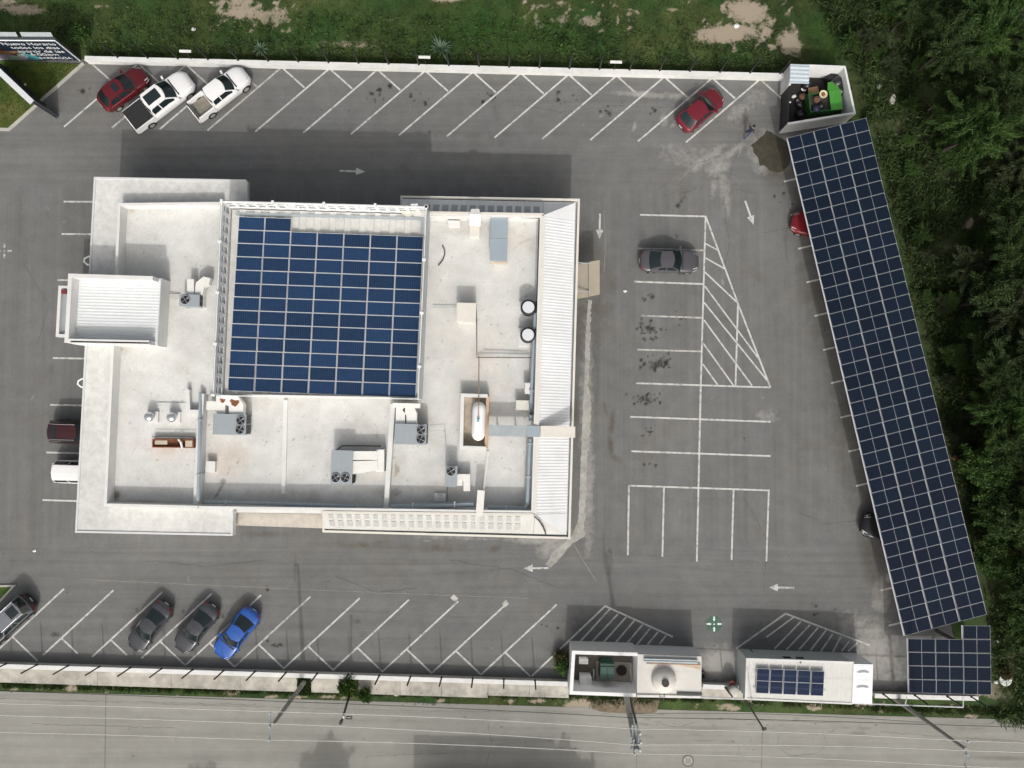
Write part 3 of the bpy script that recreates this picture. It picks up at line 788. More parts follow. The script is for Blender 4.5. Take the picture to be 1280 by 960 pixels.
skylights('sw', 'se', 0.03, 0.92, 22, 0.12, 0.36, M_SHADE_S2, 0.022)
mb = MB(); mb.prism([at(u, v, 3.5) for u, v in ((291, 641), (405, 643), (405, 660.5), (291, 656.5))], 3.0, 3.5, bottom=True); mb.build('ledge', M_BRICKY, bld)

# -- raised solar roof with its lattice screen
ZS, ZT = 5.2, 7.0
SCR = [at(u, v, ZT) for u, v in ((277, 251.5), (533, 258.5), (522.5, 498.5), (266.5, 494))]
pent = inset(SCR[::-1], 0.12)[::-1]
mb = MB(); mb.prism(pent, ZF - 0.05, ZS - 0.05); mb.build('penthouse_wall', M_WALL, bld)
pc = [Vector((p[0], p[1], ZS)) for p in pent]
ribbed(pc[0], pc[1], pc[3], pc[2], 1.05, 0.09, mat('penthouse_sheet', (.56, .555, .53), rough=.55, var=.10, scale=2.0, var2=.08, scale2=.5), 'penthouse_roof', bld)
def lattice(a, b, nm='lattice_screen', low=False):
    a, b = Vector(a[:2]), Vector(b[:2]); d = b - a; L = d.length; d.normalize(); rz = math.atan2(d.y, d.x)
    mb = MB()
    def bar(s0, s1, z0, z1, t=.06):
        c_ = a + d * (s0 + s1) / 2
        mb.box((c_.x, c_.y, (z0 + z1) / 2), (s1 - s0, t, z1 - z0), rz)
    if low:
        bar(0, L, ZS - .2, ZS + .45)
        return mb.build('lattice_rail', M_WMET, bld)
    bar(0, L, ZT - .42, ZT); bar(0, L, ZS - .2, ZS + .32); bar(0, L, ZS + .95, ZS + 1.0, .05)
    k_ = max(2, int(L / 0.72))
    for i in range(k_ + 1):
        s = L * i / k_
        bar(max(0, s - .14), min(L, s + .14), ZS + .322, ZT - .422, .055)
    for i in range(0, k_ + 1, 5):                                       # back stays
        c_ = a + d * (L * i / k_)
        mb.box((c_.x, c_.y, ZT + .05), (.18, .26, .08), rz)
    o = mb.build(nm, M_WMET, bld)
    bk = MB(); nn = Vector((-d.y, d.x)) * .07
    path_wall(bk, [a + nn, b + nn], .03, ZS - .2, ZT - .06); bk.build('screen_backing', M_GALV, bld)
    return o
c0, c1, c2, c3 = SCR
lattice(c0, c1); lattice(c1, c2); lattice(c2, c3, low=True); lattice(c3, c0)
mb = MB(); path_wall(mb, [Vector((*p, 0)) for p in inset(SCR[::-1], 0.45)] , 0.22, ZS + .01, ZS + .12); mb.build('roof_gutter', M_GALV, bld)
for u, v in ((365, 256.5), (454, 259), (518, 258), ):
    c_ = at(u, v, ZT - .1); mb = MB(); mb.box((c_.x, c_.y, ZT - .25), (.5, .34, .42), 0.02); mb.build('screen_bracket', M_WMET, bld)

# -- entrance tower
ZTS, ZTT = 6.05, 7.0
tw = [at(u, v, ZTT) for u, v in ((85, 341.5), (194, 345), (189, 431), (80, 428.5))]
mb = MB(); mb.prism(tw, 0, ZTS - 0.05); mb.build('tower_wall', M_WALL, bld)
twi = inset(tw[::-1], 0.16)[::-1]
mb = MB(); path_wall(mb, [twi[1], twi[0], twi[3], twi[2]], 0.28, ZTS - .1, ZTT); mb.build('tower_parapet', M_WALL, bld)
q4 = [Vector((p[0], p[1], ZTS)) for p in inset(tw[::-1], 0.02)[::-1]]
ribbed(q4[0], q4[3], q4[1], q4[2], 0.22, 0.016, mat('tower_sheet', (.68, .70, .71), rough=.45, var=.05), 'tower_roof', bld)
mb = MB(); mb.box(tuple(at(139, 428, ZTT - .1)), (5.6, .1, .2), -.02); mb.build('tower_flashing', M_GALV, bld)
mb = MB()
cp = [at(u, v, 4.0) for u, v in ((73, 357), (112, 358), (109, 422), (69.5, 421))]
mb.ring(cp[::-1], inset(cp[::-1], 0.22), 3.5, 4.0); mb.prism(inset(cp, 0.22), 3.4, 3.75, mi=1, bottom=True)
mb.build('entrance_canopy', [M_WALL, M_GALV], bld)
c_ = at(80, 364.5, 4.05); mb = MB(); mb.box((c_.x, c_.y, 3.95), (.34, .3, .3)); mb.build('red_box', mat('dull_red', (0.16, 0.03, 0.03), rough=.6), bld)
for u, v in ((111, 325), (103, 478)):
    p = at(u, v, ZC); mb = MB()
    mb.tube([p + Vector((.35, .25, -.2)), p + Vector((-.05, .28, -.05)), p + Vector((-.3, .12, 0)), p + Vector((-.34, -.12, 0)), p + Vector((-.15, -.32, -.1)), p + Vector((.3, -.34, -.3))], 0.07, 7)
    mb.build('wall_pipe', M_WMET, bld, smooth=True)

# ------------------------------------------------------------------ solar panels
def pv_mat(name, cell, lineC, nx, ny, dark=0.5):
    m = bpy.data.materials.new(name); n, l = nodes_of(m); b = n['Principled BSDF']
    b.inputs['Roughness'].default_value = 0.25; b.inputs['Specular IOR Level'].default_value = 0.16
    tc = n.new('ShaderNodeTexCoord'); sx = n.new('ShaderNodeSeparateXYZ'); l.new(tc.outputs['Object'], sx.inputs[0])
    fs = []
    for ax, k_, w in (('X', nx, .10), ('Y', ny, .16)):
        mu = n.new('ShaderNodeMath'); mu.operation = 'MULTIPLY_ADD'; mu.inputs[1].default_value = k_; mu.inputs[2].default_value = 40.5
        l.new(sx.outputs[ax], mu.inputs[0])
        fr = n.new('ShaderNodeMath'); fr.operation = 'FRACT'; l.new(mu.outputs[0], fr.inputs[0])
        pp = n.new('ShaderNodeMath'); pp.operation = 'PINGPONG'; pp.inputs[1].default_value = 0.5; l.new(fr.outputs[0], pp.inputs[0])
        lt = n.new('ShaderNodeMath'); lt.operation = 'LESS_THAN'; lt.inputs[1].default_value = w * .5; l.new(pp.outputs[0], lt.inputs[0])
        fs.append(lt.outputs[0])
    mx = n.new('ShaderNodeMath'); mx.operation = 'MAXIMUM'; l.new(fs[0], mx.inputs[0]); l.new(fs[1], mx.inputs[1])
    oi = n.new('ShaderNodeObjectInfo')
    mr = n.new('ShaderNodeMapRange'); mr.inputs[3].default_value = 1 - dark * .35; mr.inputs[4].default_value = 1 + dark * .3; l.new(oi.outputs['Random'], mr.inputs[0])
    sv = n.new('ShaderNodeVectorMath'); sv.operation = 'SCALE'; sv.inputs[0].default_value = cell; l.new(mr.outputs[0], sv.inputs['Scale'])
    g = n.new('ShaderNodeNewGeometry'); t = n.new('ShaderNodeTexNoise'); t.inputs['Scale'].default_value = 6; l.new(g.outputs['Position'], t.inputs['Vector'])
    mr2 = n.new('ShaderNodeMapRange'); mr2.inputs[1].default_value = .3; mr2.inputs[2].default_value = .7; mr2.inputs[3].default_value = .85; mr2.inputs[4].default_value = 1.15; l.new(t.outputs['Fac'], mr2.inputs[0])
    sv2 = n.new('ShaderNodeVectorMath'); sv2.operation = 'SCALE'; l.new(sv.outputs[0], sv2.inputs[0]); l.new(mr2.outputs[0], sv2.inputs['Scale'])  # noise paints uneven sky reflection into the cell colour
    q = n.new('ShaderNodeMix'); q.data_type = 'RGBA'; l.new(mx.outputs[0], q.inputs[0]); l.new(sv2.outputs[0], q.inputs[6]); q.inputs[7].default_value = (*lineC, 1)
    l.new(q.outputs[2], b.inputs['Base Color'])
    return m
M_FRAME = mat('panel_frame', (0.41, 0.43, 0.47), rough=0.4, metal=0.2, var=0.04)
def panel_mesh(name, w, h, m, fr=0.02, mid=False, midy=False, fm=None):
    mb = MB()
    mb.ring([(-w / 2, -h / 2), (w / 2, -h / 2), (w / 2, h / 2), (-w / 2, h / 2)], [(-w / 2 + fr, -h / 2 + fr), (w / 2 - fr, -h / 2 + fr), (w / 2 - fr, h / 2 - fr), (-w / 2 + fr, h / 2 - fr)], -0.03, 0.012, 0)
    mb.quad((-w / 2 + fr, -h / 2 + fr, 0), (w / 2 - fr, -h / 2 + fr, 0), (w / 2 - fr, h / 2 - fr, 0), (-w / 2 + fr, h / 2 - fr, 0), 1)
    mb.quad((-w / 2 + fr, h / 2 - fr, -.025), (w / 2 - fr, h / 2 - fr, -.025), (w / 2 - fr, -h / 2 + fr, -.025), (-w / 2 + fr, -h / 2 + fr, -.025), 0)
    if mid: mb.quad((-.011, -h / 2 + fr, .004), (.011, -h / 2 + fr, .004), (.011, h / 2 - fr, .004), (-.011, h / 2 - fr, .004), 0)
    if midy: mb.quad((-w / 2 + fr, -.018, .004), (w / 2 - fr, -.018, .004), (w / 2 - fr, .018, .004), (-w / 2 + fr, .018, .004), 0)
    return mb.mesh(name, [fm or M_FRAME, m])
def place_panel(me, root, q, s0, s1, t0, t1, gapx, gapy):
    """a panel laid on the quad q between the given fractions"""
    c = bil(q, (s0 + s1) / 2, (t0 + t1) / 2)
    ex = bil(q, s1, (t0 + t1) / 2) - bil(q, s0, (t0 + t1) / 2)
    ey = bil(q, (s0 + s1) / 2, t0) - bil(q, (s0 + s1) / 2, t1)
    z = ex.cross(ey).normalized(); x = ex.normalized(); y = z.cross(x)
    M = Matrix.Identity(4)
    for r in range(3):
        M[r][0], M[r][1], M[r][2], M[r][3] = x[r], y[r], z[r], c[r]
    o = bpy.data.objects.new('solar_panel', me); COL.objects.link(o)
    o.parent = root
    M.translation -= root.location
    o.matrix_basis = M
    return ex.length, ey.length
PVB = pv_mat('pv_blue_cells', (0.009, 0.027, 0.074), (0.046, 0.085, 0.155), 6.3, 12.2, 1.0)
PVD = pv_mat('pv_dark_cells', (0.006, 0.0115, 0.024), (0.018, 0.026, 0.042), 0.0, 9.4)
PVG = pv_mat('pv_guard_cells', (0.008, 0.016, 0.045), (0.022, 0.035, 0.07), 10, 1.1)

M_RAIL = mat('rail_light', (0.62, 0.64, 0.66), rough=.4, var=.05)
arr = thing('rooftop_solar_array', at(410, 385, ZS + .1), 'array of bright blue solar panels inside the white lattice screen on the building roof', 'solar array')
QA = [at(298.5, 270.5, ZS + .34), at(530.5, 279, ZS + .34), at(520, 497, ZS + .22), at(284, 488.5, ZS + .22)]
wx = (QA[1] - QA[0]).length / 7; wy = (QA[3] - QA[0]).length / 13
pm = panel_mesh('solar_panel', wx - .035, wy - .02, PVB, fr=.022, fm=mat('panel_frame_white', (.62, .64, .67), rough=.45, var=.04))
for r in range(13):
    for c in range(7):
        if r == 0 and c > 1: continue
        place_panel(pm, arr, QA, c / 7, (c + 1) / 7, r / 13, (r + 1) / 13, .03, .03)
for c in range(14):
    mb = MB(); s = (c + .5) / 14
    mb.tube([bil(QA, s, .003 if c < 4 else 1 / 13 + .003) - Vector((0, 0, .09)), bil(QA, s, .998) - Vector((0, 0, .09))], .03, 4); mb.build('mounting_rail', M_RAIL, arr)

# ------------------------------------------------------------------ roof equipment
def fan(c, r, parent, ph=0.0):
    mb = MB(); mb.cyl(c, r, c[2] - .02, c[2] + .012, 22)
    f = mb.build('fan', M_BLACK, parent)
    mb = MB()
    for k_ in range(4):
        a = ph + k_ * math.pi / 2
        vs = []
        for rr, w in ((.22, .28), (.6, .42), (.9, .36)):
            for s, dz in ((-1, .03), (1, .06)):
                th = a + s * w / 2
                vs.append((c[0] + r * rr * math.cos(th), c[1] + r * rr * math.sin(th), c[2] + dz))
        mb.add(vs, [(0, 2, 3, 1), (2, 4, 5, 3)])
    mb.cyl(c, r * .2, c[2] + .02, c[2] + .09, 10)
    mb.build('fan_blades', M_BLADE if r < 1 else M_BLADE, f)
    mb = MB()
    mb.ring([(c[0] + r * 1.08 * math.cos(-i * math.pi / 11), c[1] + r * 1.08 * math.sin(-i * math.pi / 11)) for i in range(22)], [(c[0] + r * .98 * math.cos(-i * math.pi / 11), c[1] + r * .98 * math.sin(-i * math.pi / 11)) for i in range(22)], c[2] - .02, c[2] + .07)
    mb.build('fan_guard', M_UNIT, f)
def duct(path, w, h, m=M_DUCT, name='duct', parent=None):
    """rectangular duct through photo points (u, v, z of its top)"""
    P = [at(*p) for p in path]; mb = MB()
    k_ = len(P); secs = []
    for i, p in enumerate(P):
        a = (P[i] - P[i - 1]).normalized() if i else (P[1] - P[0]).normalized()
        b = (P[i + 1] - P[i]).normalized() if i < k_ - 1 else a
        na, nb = Vector((-a.y, a.x, 0)), Vector((-b.y, b.x, 0))
        m_ = na + nb; m_ /= max(.4, m_.dot(na))
        ww = w[i] if isinstance(w, (list, tuple)) else w
        secs.append([p + m_ * ww / 2, p - m_ * ww / 2, p - m_ * ww / 2 - Vector((0, 0, h)), p + m_ * ww / 2 - Vector((0, 0, h))])
    vs = [q for s in secs for q in s]; fs = [(3, 2, 1, 0), tuple((k_ - 1) * 4 + j for j in range(4))]
    for i in range(k_ - 1):
        for j in range(4):
            fs.append((i * 4 + j, i * 4 + (j + 1) % 4, i * 4 + 4 + (j + 1) % 4, i * 4 + 4 + j)[::-1])
    mb.add(vs, fs)
    return mb.build(name, m, parent)
def unit(u0, v0, u1, v1, zt, zb, fans, label, name='rooftop_unit', coil='E', cat='air conditioner', rz=-.025):
    """packaged unit whose top has photo corners u0,v0 - u1,v1"""
    a, b = at(u0, v0, zt), at(u1, v1, zt); c = (a + b) / 2
    w, d = abs(b.x - a.x), abs(a.y - b.y)
    root = thing(name, (c.x, c.y, zb), label, cat)
    mb = MB(); mb.box((c.x, c.y, (zb + .16 + zt) / 2), (w, d, zt - zb - .16), rz); mb.box((c.x, c.y, zt + .012), (w + .06, d + .06, .024), rz)
    mb.build('casing', M_UNIT, root)
    for s in (-.38, .38):
        mb = MB()
        if w > d: mb.box((c.x + s * w, c.y, zb + .08), (.16, d + .1, .16), rz)
        else: mb.box((c.x, c.y + s * d, zb + .08), (w + .1, .16, .16), rz)
        mb.build('skid', M_GALV, root)
    mb = MB()
    if coil == 'E':
        for s in (-.25, .25): mb.box((c.x + w / 2 + .012, c.y + s * d, (zb + zt) / 2 + .1), (.03, d * .44, (zt - zb) * .68), rz)
    elif coil == 'S2':
        for s in (-.25, .25): mb.box((c.x + w / 2 + .012, c.y - d * .36, (zb + zt) / 2), (.03, d * .25, (zt - zb) * .7), rz)
    else:
        for s in (-.25, .25): mb.box((c.x + s * w, c.y - d / 2 - .012, (zb + zt) / 2), (w * .44, .03, (zt - zb) * .6), rz)
    mb.build('coil_grille', M_COIL, root)
    mb = MB(); mb.box((c.x - w * .12, c.y, zt + .028), (.02, d * .98, .012), rz); mb.build('lid_seam', M_GALV, root)
    for i, (fu, fv, fr) in enumerate(fans):
        p = at(fu, fv, zt + .04); fan(p, fr, root, .6 + .5 * i)
    return root
ZU = 5.45
h1 = unit(267, 518, 307, 543, ZU, ZF, [(301, 525.7, .31), (300, 537, .31)], 'grey rooftop air conditioner with two stacked fans, below the left corner of the lattice screen')
h2 = unit(414.5, 563.5, 440, 605, ZU, ZF, [(419.7, 597.3, .31), (431.7, 597.3, .31)], 'tall-standing grey rooftop air conditioner with two fans side by side at its bottom end', coil='S2')
h3 = unit(494, 530.5, 532.5, 555, ZU, ZF, [(526.3, 537.5, .31), (526, 549, .31)], 'grey rooftop air conditioner right of the dividing wall, under the lattice screen')
h4 = unit(557, 583, 571, 608, ZU - .1, ZF, [(563.7, 589, .32)], 'smallest grey rooftop air conditioner, single fan, near the south parapet', coil='S')
h5 = unit(225, 368.5, 249, 382.5, ZL_ + 1.1, ZL_, [(231.7, 374.8, .32)], 'small grey condenser with one fan, between the entrance tower and the lattice screen', coil='E', name='condenser_unit')
duct([(276, 518, 5.25), (276, 507, 5.25), (258, 507, 5.25)], .62, .6, parent=None).name = 'duct_tmp'
def as_part(o, root, name):
    o.name = name; o.data.name = name
    # bring the world-space mesh into the parent's frame
    o.data.transform(Matrix.Translation(-root.location)); o.parent = root
as_part(bpy.data.objects['duct_tmp'], h1, 'duct')
for path, w, h, root in (([(295, 518, 5.3), (295, 508, 5.3), (292, 502, 5.3), (284, 499, 5.3), (270, 499, 5.3)], [1.0, 1.05, .9, .8, .7], .6, h1),
                         ([(440, 569.5, 5.2), (472, 569.5, 5.2)], .62, .6, h2), ([(440, 584.5, 5.2), (455, 583.5, 5.2), (472, 581.5, 5.2)], [.95, .85, .7], .6, h2), ([(470, 576, 5.1), (480, 576, 5.1)], 1.6, .95, h2),
                         ([(500.5, 530, 5.25), (500.5, 509, 5.25)], .66, .6, h3), ([(514.5, 530, 5.25), (514.5, 518, 5.25), (511, 511, 5.25), (506, 508, 5.25)], [.75, .75, .8, .6], .6, h3), ([(491, 506.5, 5.3), (525, 507.5, 5.3)], .34, .5, h3),
                         ([(571, 597, 4.9), (583.5, 597, 4.9), (583.5, 614, 4.9)], .48, .5, h4), ([(571, 604, 4.8), (578, 604, 4.8)], .36, .4, h4),
                         ([(238, 368, 5.4), (238, 349, 5.4)], .5, .5, h5), ([(248, 368, 5.4), (250, 356, 5.4), (256, 351, 5.4), (262, 352, 5.4)], [.55, .65, .6, .5], .5, h5), ([(252.5, 384, 5.0), (252.5, 366, 5.0)], .2, .5, h5)):
    as_part(duct(path, w, h), root, 'duct')
for u, v, s, root in ((278, 500.5, .3, h1), (293, 503, .5, h1)):
    p = at(u, v, 5.325); mb = MB(); mb.add([(p.x + s * (.7 + .3 * math.sin(i * 2.3)) * math.cos(i * .7), p.y + .7 * s * (.7 + .3 * math.cos(i * 1.7)) * math.sin(i * .7), p.z) for i in range(9)], [tuple(range(9))])
    mb.build('rust_patch', M_RUST, root)
# turbine vents
for u, v, lab in ((192, 521, 'left of the two round silver roof vents beside the rusty tray'), (219.7, 521.5, 'right of the two round silver roof vents beside the rusty tray')):
    c = at(u, v, ZL_); t = thing('roof_vent', c, lab, 'vent', group='round silver roof vents')
    mb = MB(); mb.box((c.x, c.y, ZL_ + .12), (.85, .8, .24), -.03); mb.build('curb', M_WALL, t)
    mb = MB(); mb.cyl(c, .2, ZL_ + .24, ZL_ + .5, 16); mb.build('neck', M_GALV, t)
    mb = MB(); mb.lathe(c, [(.22, ZL_ + .5), (.32, ZL_ + .56), (.36, ZL_ + .68), (.33, ZL_ + .82), (.22, ZL_ + .93), (.08, ZL_ + .98)], 18); mb.build('dome', M_SILV, t, smooth=True)
# rusty tray with pipes
p = at(216, 554, ZL_); t = thing('rusty_tray', p, 'long rusty metal tray holding pipes on the left roof', 'metal tray')
o_ = [at(u, v, ZL_ + .45) for u, v in ((190, 548.5), (242, 549), (241.5, 560), (190, 559.5))]
mb = MB(); mb.ring(o_[::-1], inset(o_[::-1], .07), ZL_ + .02, ZL_ + .45); mb.prism(inset(o_, .07), ZL_ + .02, ZL_ + .15); mb.build('tray', M_RUST, t)
mb = MB(); mb.tube([at(223, 549, ZL_ + .6), at(226, 553, ZL_ + .6), at(228, 561, ZL_ + .5)], .08, 6); mb.tube([at(196, 547, ZL_ + .3), at(240, 547.5, ZL_ + .3)], .06, 5); mb.build('pipe', M_WMET, t)
mb = MB(); mb.box(tuple(at(237, 554.5, ZL_ + .3)), (.5, .45, .3), 0); mb.box(tuple(at(202, 553, ZL_ + .25)), (.9, .3, .2), 0); mb.build('lid', M_TAN, t)
mb = MB(); mb.tube([at(190, 546, ZL_ + .5), at(244, 546.5, ZL_ + .5)], .03, 5); mb.build('thin_pipe', M_CABLE, t)
# gas tank in its walled pit
p = at(593, 526, ZF); t = thing('gas_tank_pit', p, 'white low wall box around the capsule-shaped gas tank on the roof', 'enclosure')
ow = [at(u, v, 5.0) for u, v in ((578, 494), (609.5, 495), (607.5, 560.5), (576.5, 559.5))]
mb = MB(); path_wall(mb, [ow[1], ow[0], ow[3], ow[2]], .26, ZF, 5.0); mb.build('wall', M_WALL, t)
mb = MB(); path_wall(mb, [ow[1], ow[2]], .22, ZF, 4.85); mb.build('brick_wall', mat('orange_brick', (.52, .36, .25), rough=.9, var=.25, scale=3), t)
mb = MB(); mb.prism(inset(ow, .1), ZF, ZF + .04); mb.build('pit_floor', mat('pit_floor', (.42, .36, .29), rough=.95, var=.3, scale=2), t)
c = at(598.3, 526.5, 5.0)
t = thing('gas_tank', c, 'white capsule-shaped gas tank lying in the walled pit', 'gas tank', rz=-.03)
vs, fs = [], []
pr = [(-1.42, .02), (-1.38, .2), (-1.26, .36), (-1.05, .47), (-.8, .5), (.8, .5), (1.05, .47), (1.26, .36), (1.38, .2), (1.42, .02)]
for y, r in pr: vs += [(r * math.cos(i * math.pi / 10), y, r * math.sin(i * math.pi / 10)) for i in range(20)]
for k_ in range(len(pr) - 1): fs += [(k_ * 20 + i, k_ * 20 + 20 + i, k_ * 20 + 20 + (i + 1) % 20, k_ * 20 + (i + 1) % 20) for i in range(20)]
fs = [f[::-1] for f in fs]
mb = MB(); mb.add(vs, fs); mb.build('vessel', M_WHITE_P, t, smooth=True, local=True)
mb = MB(); mb.cyl((0, .2), .1, .48, .62, 10); mb.cyl((-.02, .02), .07, .48, .6, 8); mb.build('valve', mat('valve_blue', (.12, .28, .36), rough=.5), t, local=True)
mb = MB(); mb.box((0, -.9, -.55), (.7, .14, .5)); mb.box((0, .9, -.55), (.7, .14, .5)); mb.build('saddle', M_GALV, t, local=True)
mb = MB(); mb.tube([at(598, 524, 5.6), at(598.2, 506, 5.6), at(598.6, 492, 5.1), at(598.6, 449, 4.4), at(598, 446, 4.35)], .035, 5)
tag(mb.build('gas_pipe', M_RUSTP, origin=at(598, 490, ZF)), 'thin rusty pipe running north from the gas tank', 'pipe')
# gray tray crossing east canopy
p = at(660, 539, 5.4); t = thing('cable_tray', p, 'flat grey covered tray running from the gas tank pit over the right canopy edge', 'cable tray')
for u0, u1, m in ((610, 658, M_GALV), (658.6, 675, M_BLUEM), (675.6, 719, M_CREAM)):
    va, vb = 531 + (u0 - 610) * .02, 531 + (u1 - 610) * .02
    P = [at(u0, va, 5.62), at(u0, va + 14, 5.62), at(u1, vb + 14, 5.62), at(u1, vb, 5.62)]
    mb = MB(); mb.slab(P, .25); mb.build('cover', m, t)
mb = MB()
for u in (622, 645): 
    for dv in (2, 12):
        q_ = at(u, 531 + dv, 5.2); mb.box((q_.x, q_.y, (ZF + 5.36) / 2), (.07, .07, 5.36 - ZF))
mb.build('support', M_GALV, t)
# water tanks
for u, v, lab in ((660.5, 384, 'upper of the two round water tanks with thick black rims on the right roof'), (660, 418.5, 'lower of the two round water tanks with thick black rims on the right roof')):
    c = at(u, v, 5.4); t = thing('water_tank', (c.x, c.y, ZF), lab, 'water tank', group='round water tanks on the roof')
    mb = MB(); mb.box((c.x, c.y - .05, ZF + .08), (1.35, 1.35, .16)); mb.build('pad', M_WALL, t)
    mb = MB(); mb.lathe(c, [(.53, ZF + .16), (.56, ZF + .5), (.55, 5.2), (.56, 5.36), (.50, 5.42), (.44, 5.42)], 28); mb.build('body', M_BLACK, t, smooth=True)
    mb = MB(); mb.cyl(c, .44, 5.4, 5.445, 28, r2=.425); mb.build('lid', mat('tank_lid', (.62, .64, .66), rough=.6, var=.04), t)
    mb = MB(); mb.tube([c + Vector((.5, .3, -.1)), c + Vector((.56, .42, -.2)), c + Vector((.62, .3, -1.2))], .05, 6); mb.build('outlet_pipe', M_CABLE, t)
# boxes and ducts
def rbox(u0, v0, u1, v1, zt, m, label, name, cat, zb=ZF, lid=None, rz=-.025, extra=None):
    a, b = at(u0, v0, zt), at(u1, v1, zt); c = (a + b) / 2; w, d = abs(b.x - a.x), abs(a.y - b.y)
    t = thing(name, (c.x, c.y, zb), label, cat)
    mb = MB(); mb.box((c.x, c.y, (zb + zt - .04) / 2), (w, d, zt - .04 - zb), rz); mb.build('body', m, t)
    mb = MB(); mb.box((c.x, c.y, zt - .02), (w + .06, d + .06, .04), rz); mb.build('cover', lid or m, t)
    if extra: extra(t, c, w, d)
    return t
def seam(t, c, w, d):
    mb = MB(); mb.box((c.x, c.y, 5.31), (w + .07, .03, .03), -.025); mb.build('joint', M_GALV, t)
    mb = MB(); mb.box((c.x, c.y - d / 2 - .05, 4.5), (w, .08, .7), -.025); mb.build('end_panel', M_TAN, t)
rbox(613.5, 272.5, 634, 325, 5.3, M_BLUEM, 'long blue-grey metal box in two lengths near the upper right corner of the roof', 'metal_duct_box', 'metal box', extra=seam)
rbox(571.5, 379, 594.5, 402, 5.4, M_CREAM, 'cream square hatch box in the middle of the right roof', 'roof_hatch', 'roof hatch')
rbox(560.5, 276, 574.5, 282, 4.7, M_WALL, 'low white box by the upper parapet beside the lattice screen', 'vent_box', 'vent box')
t = rbox(587.5, 282, 599, 295, 5.0, M_CREAM, 'small cream box with a white duct climbing over the upper parapet', 'duct_box', 'vent box')
as_part(duct([(593.5, 282, 5.0), (594, 268, 5.7), (594, 261, 5.6)], .55, .35), t, 'duct')
rbox(645.5, 501, 661, 512, 4.9, M_CREAM, 'small cream box against the right parapet just above the grey tray', 'vent_box', 'vent box')
rbox(656.5, 479, 663, 492, 5.0, M_WALL, 'narrow white box against the right parapet above the cream box', 'vent_box', 'vent box')
rbox(258, 577, 268, 590, 4.6, M_WALL, 'low white box beside the long grey gutter below the first air conditioner', 'vent_box', 'vent box')
t = thing('overflow_duct', at(601, 630, ZP), 'white duct lying over the south parapet near its right end', 'duct')
as_part(duct([(601.5, 613, 5.7), (599, 645, 5.75)], .52, .4), t, 'duct')
c = at(550, 622, ZF + .3); t = thing('exhaust_vent', (c.x, c.y, ZF), 'small round exhaust on a square plate by the south parapet', 'vent')
mb = MB(); mb.box((c.x, c.y, ZF + .15), (.8, .6, .3), -.02); mb.build('plate', M_WALL, t)
mb = MB(); mb.cyl(c, .2, ZF + .3, ZF + .5, 14); mb.build('stack', M_GALV, t)
mb = MB(); mb.cyl(c, .14, ZF + .5, ZF + .515, 12); mb.build('opening', M_UNIT, t)
c = at(664, 517, 5.6); mb = MB(); mb.cyl(c, .11, ZF, 5.6, 12); mb.cyl(c, .14, 5.6, 5.66, 12)
tag(mb.build('vent_pipe', M_BLACK, origin=(c.x, c.y, ZF)), 'short black vent pipe standing by the right parapet', 'vent pipe')
# low walls, gutters, pipes on the roof
def path_obj(pts, w, z0, z1, m, name, label, cat, parent=None):
    mb = MB(); P = [at(u, v, z1) for u, v in pts]; path_wall(mb, P, w, z0, z1)
    o = mb.build(name, m, parent, origin=None if parent else P[0])
    if not parent: tag(o, label, cat)
    return o
path_obj([(357, 500), (354, 617)], .3, ZF, ZF + .14, M_WALL, 'roof_curb', None, None, bld)
path_obj([(491, 505), (482, 640)], .34, ZF, ZF + .75, M_WALL, 'dividing_wall', None, None, bld)
path_obj([(252, 492), (244, 634)], .36, ZF, ZF + .85, M_WALL, 'dividing_wall', None, None, bld)
path_obj([(234, 487), (235, 514.5), (249, 515)], .3, ZL_, ZL_ + .5, M_WALL, 'roof_curb', None, None, bld)
path_obj([(610, 564), (604.5, 612)], .14, ZF, ZF + .12, M_WALL, 'roof_curb', None, None, bld)
def pipe(pts, r, m, name, label, cat='pipe', n=6, joints=0):
    P = [at(*p) for p in pts]
    mb = MB(); mb.tube(P, r, n)
    t = thing(name, P[0], label, cat)
    mb.build('run', m, t, smooth=False)
    if joints:
        for a, b in zip(P, P[1:]):
            k_ = max(1, int((b - a).length / 2.4))
            for i in range(k_):
                mb = MB(); q_ = lerp(a, b, (i + .5) / k_)
                mb.box((q_.x, q_.y, (q_.z + r + ZF) / 2), (.07, .07, max(.05, q_.z + r - ZF)))
                mb.box((q_.x, q_.y, q_.z + r * .4), (.1 if abs((b - a).x) > abs((b - a).y) else r * 2.6, r * 2.6 if abs((b - a).x) > abs((b - a).y) else .1, r * 1.5))
                mb.build('bracket', M_GALV, t)
    return t
pipe([(250.5, 490, 4.9), (249.5, 560, 5.2), (247.5, 626, 5.2)], .13, M_BLUEM, 'conduit', 'blue-grey conduit running down beside the left dividing wall of the roof', joints=1)
pipe([(256, 627, 4.95), (417, 632, 4.95), (478, 634, 4.95)], .13, M_BLUEM, 'conduit', 'blue-grey conduit along the south parapet left of the dividing wall', joints=1)
pipe([(488, 634, 4.95), (545, 632, 4.95), (592, 630, 5.0)], .2, M_BLUEM, 'conduit', 'thick blue-grey duct along the south parapet right of the dividing wall', joints=1)
pipe([(610, 634, 4.9), (655, 636, 4.9), (659, 632, 4.9), (662, 560, 4.9), (663, 549, 4.9)], .16, M_BLUEM, 'conduit', 'blue-grey conduit turning the lower right roof corner', joints=1)
pipe([(663, 526, 5.0), (666, 450, 5.0), (669, 392, 5.0)], .13, M_BLUEM, 'conduit', 'blue-grey conduit along the right parapet above the grey tray', joints=1)
pipe([(606, 270, 5.2), (673, 272.5, 5.2), (674, 275, 5.2), (671, 390, 5.2)], .05, M_CABLE, 'thin_pipe', 'thin dark pipe turning the upper right roof corner', n=5)
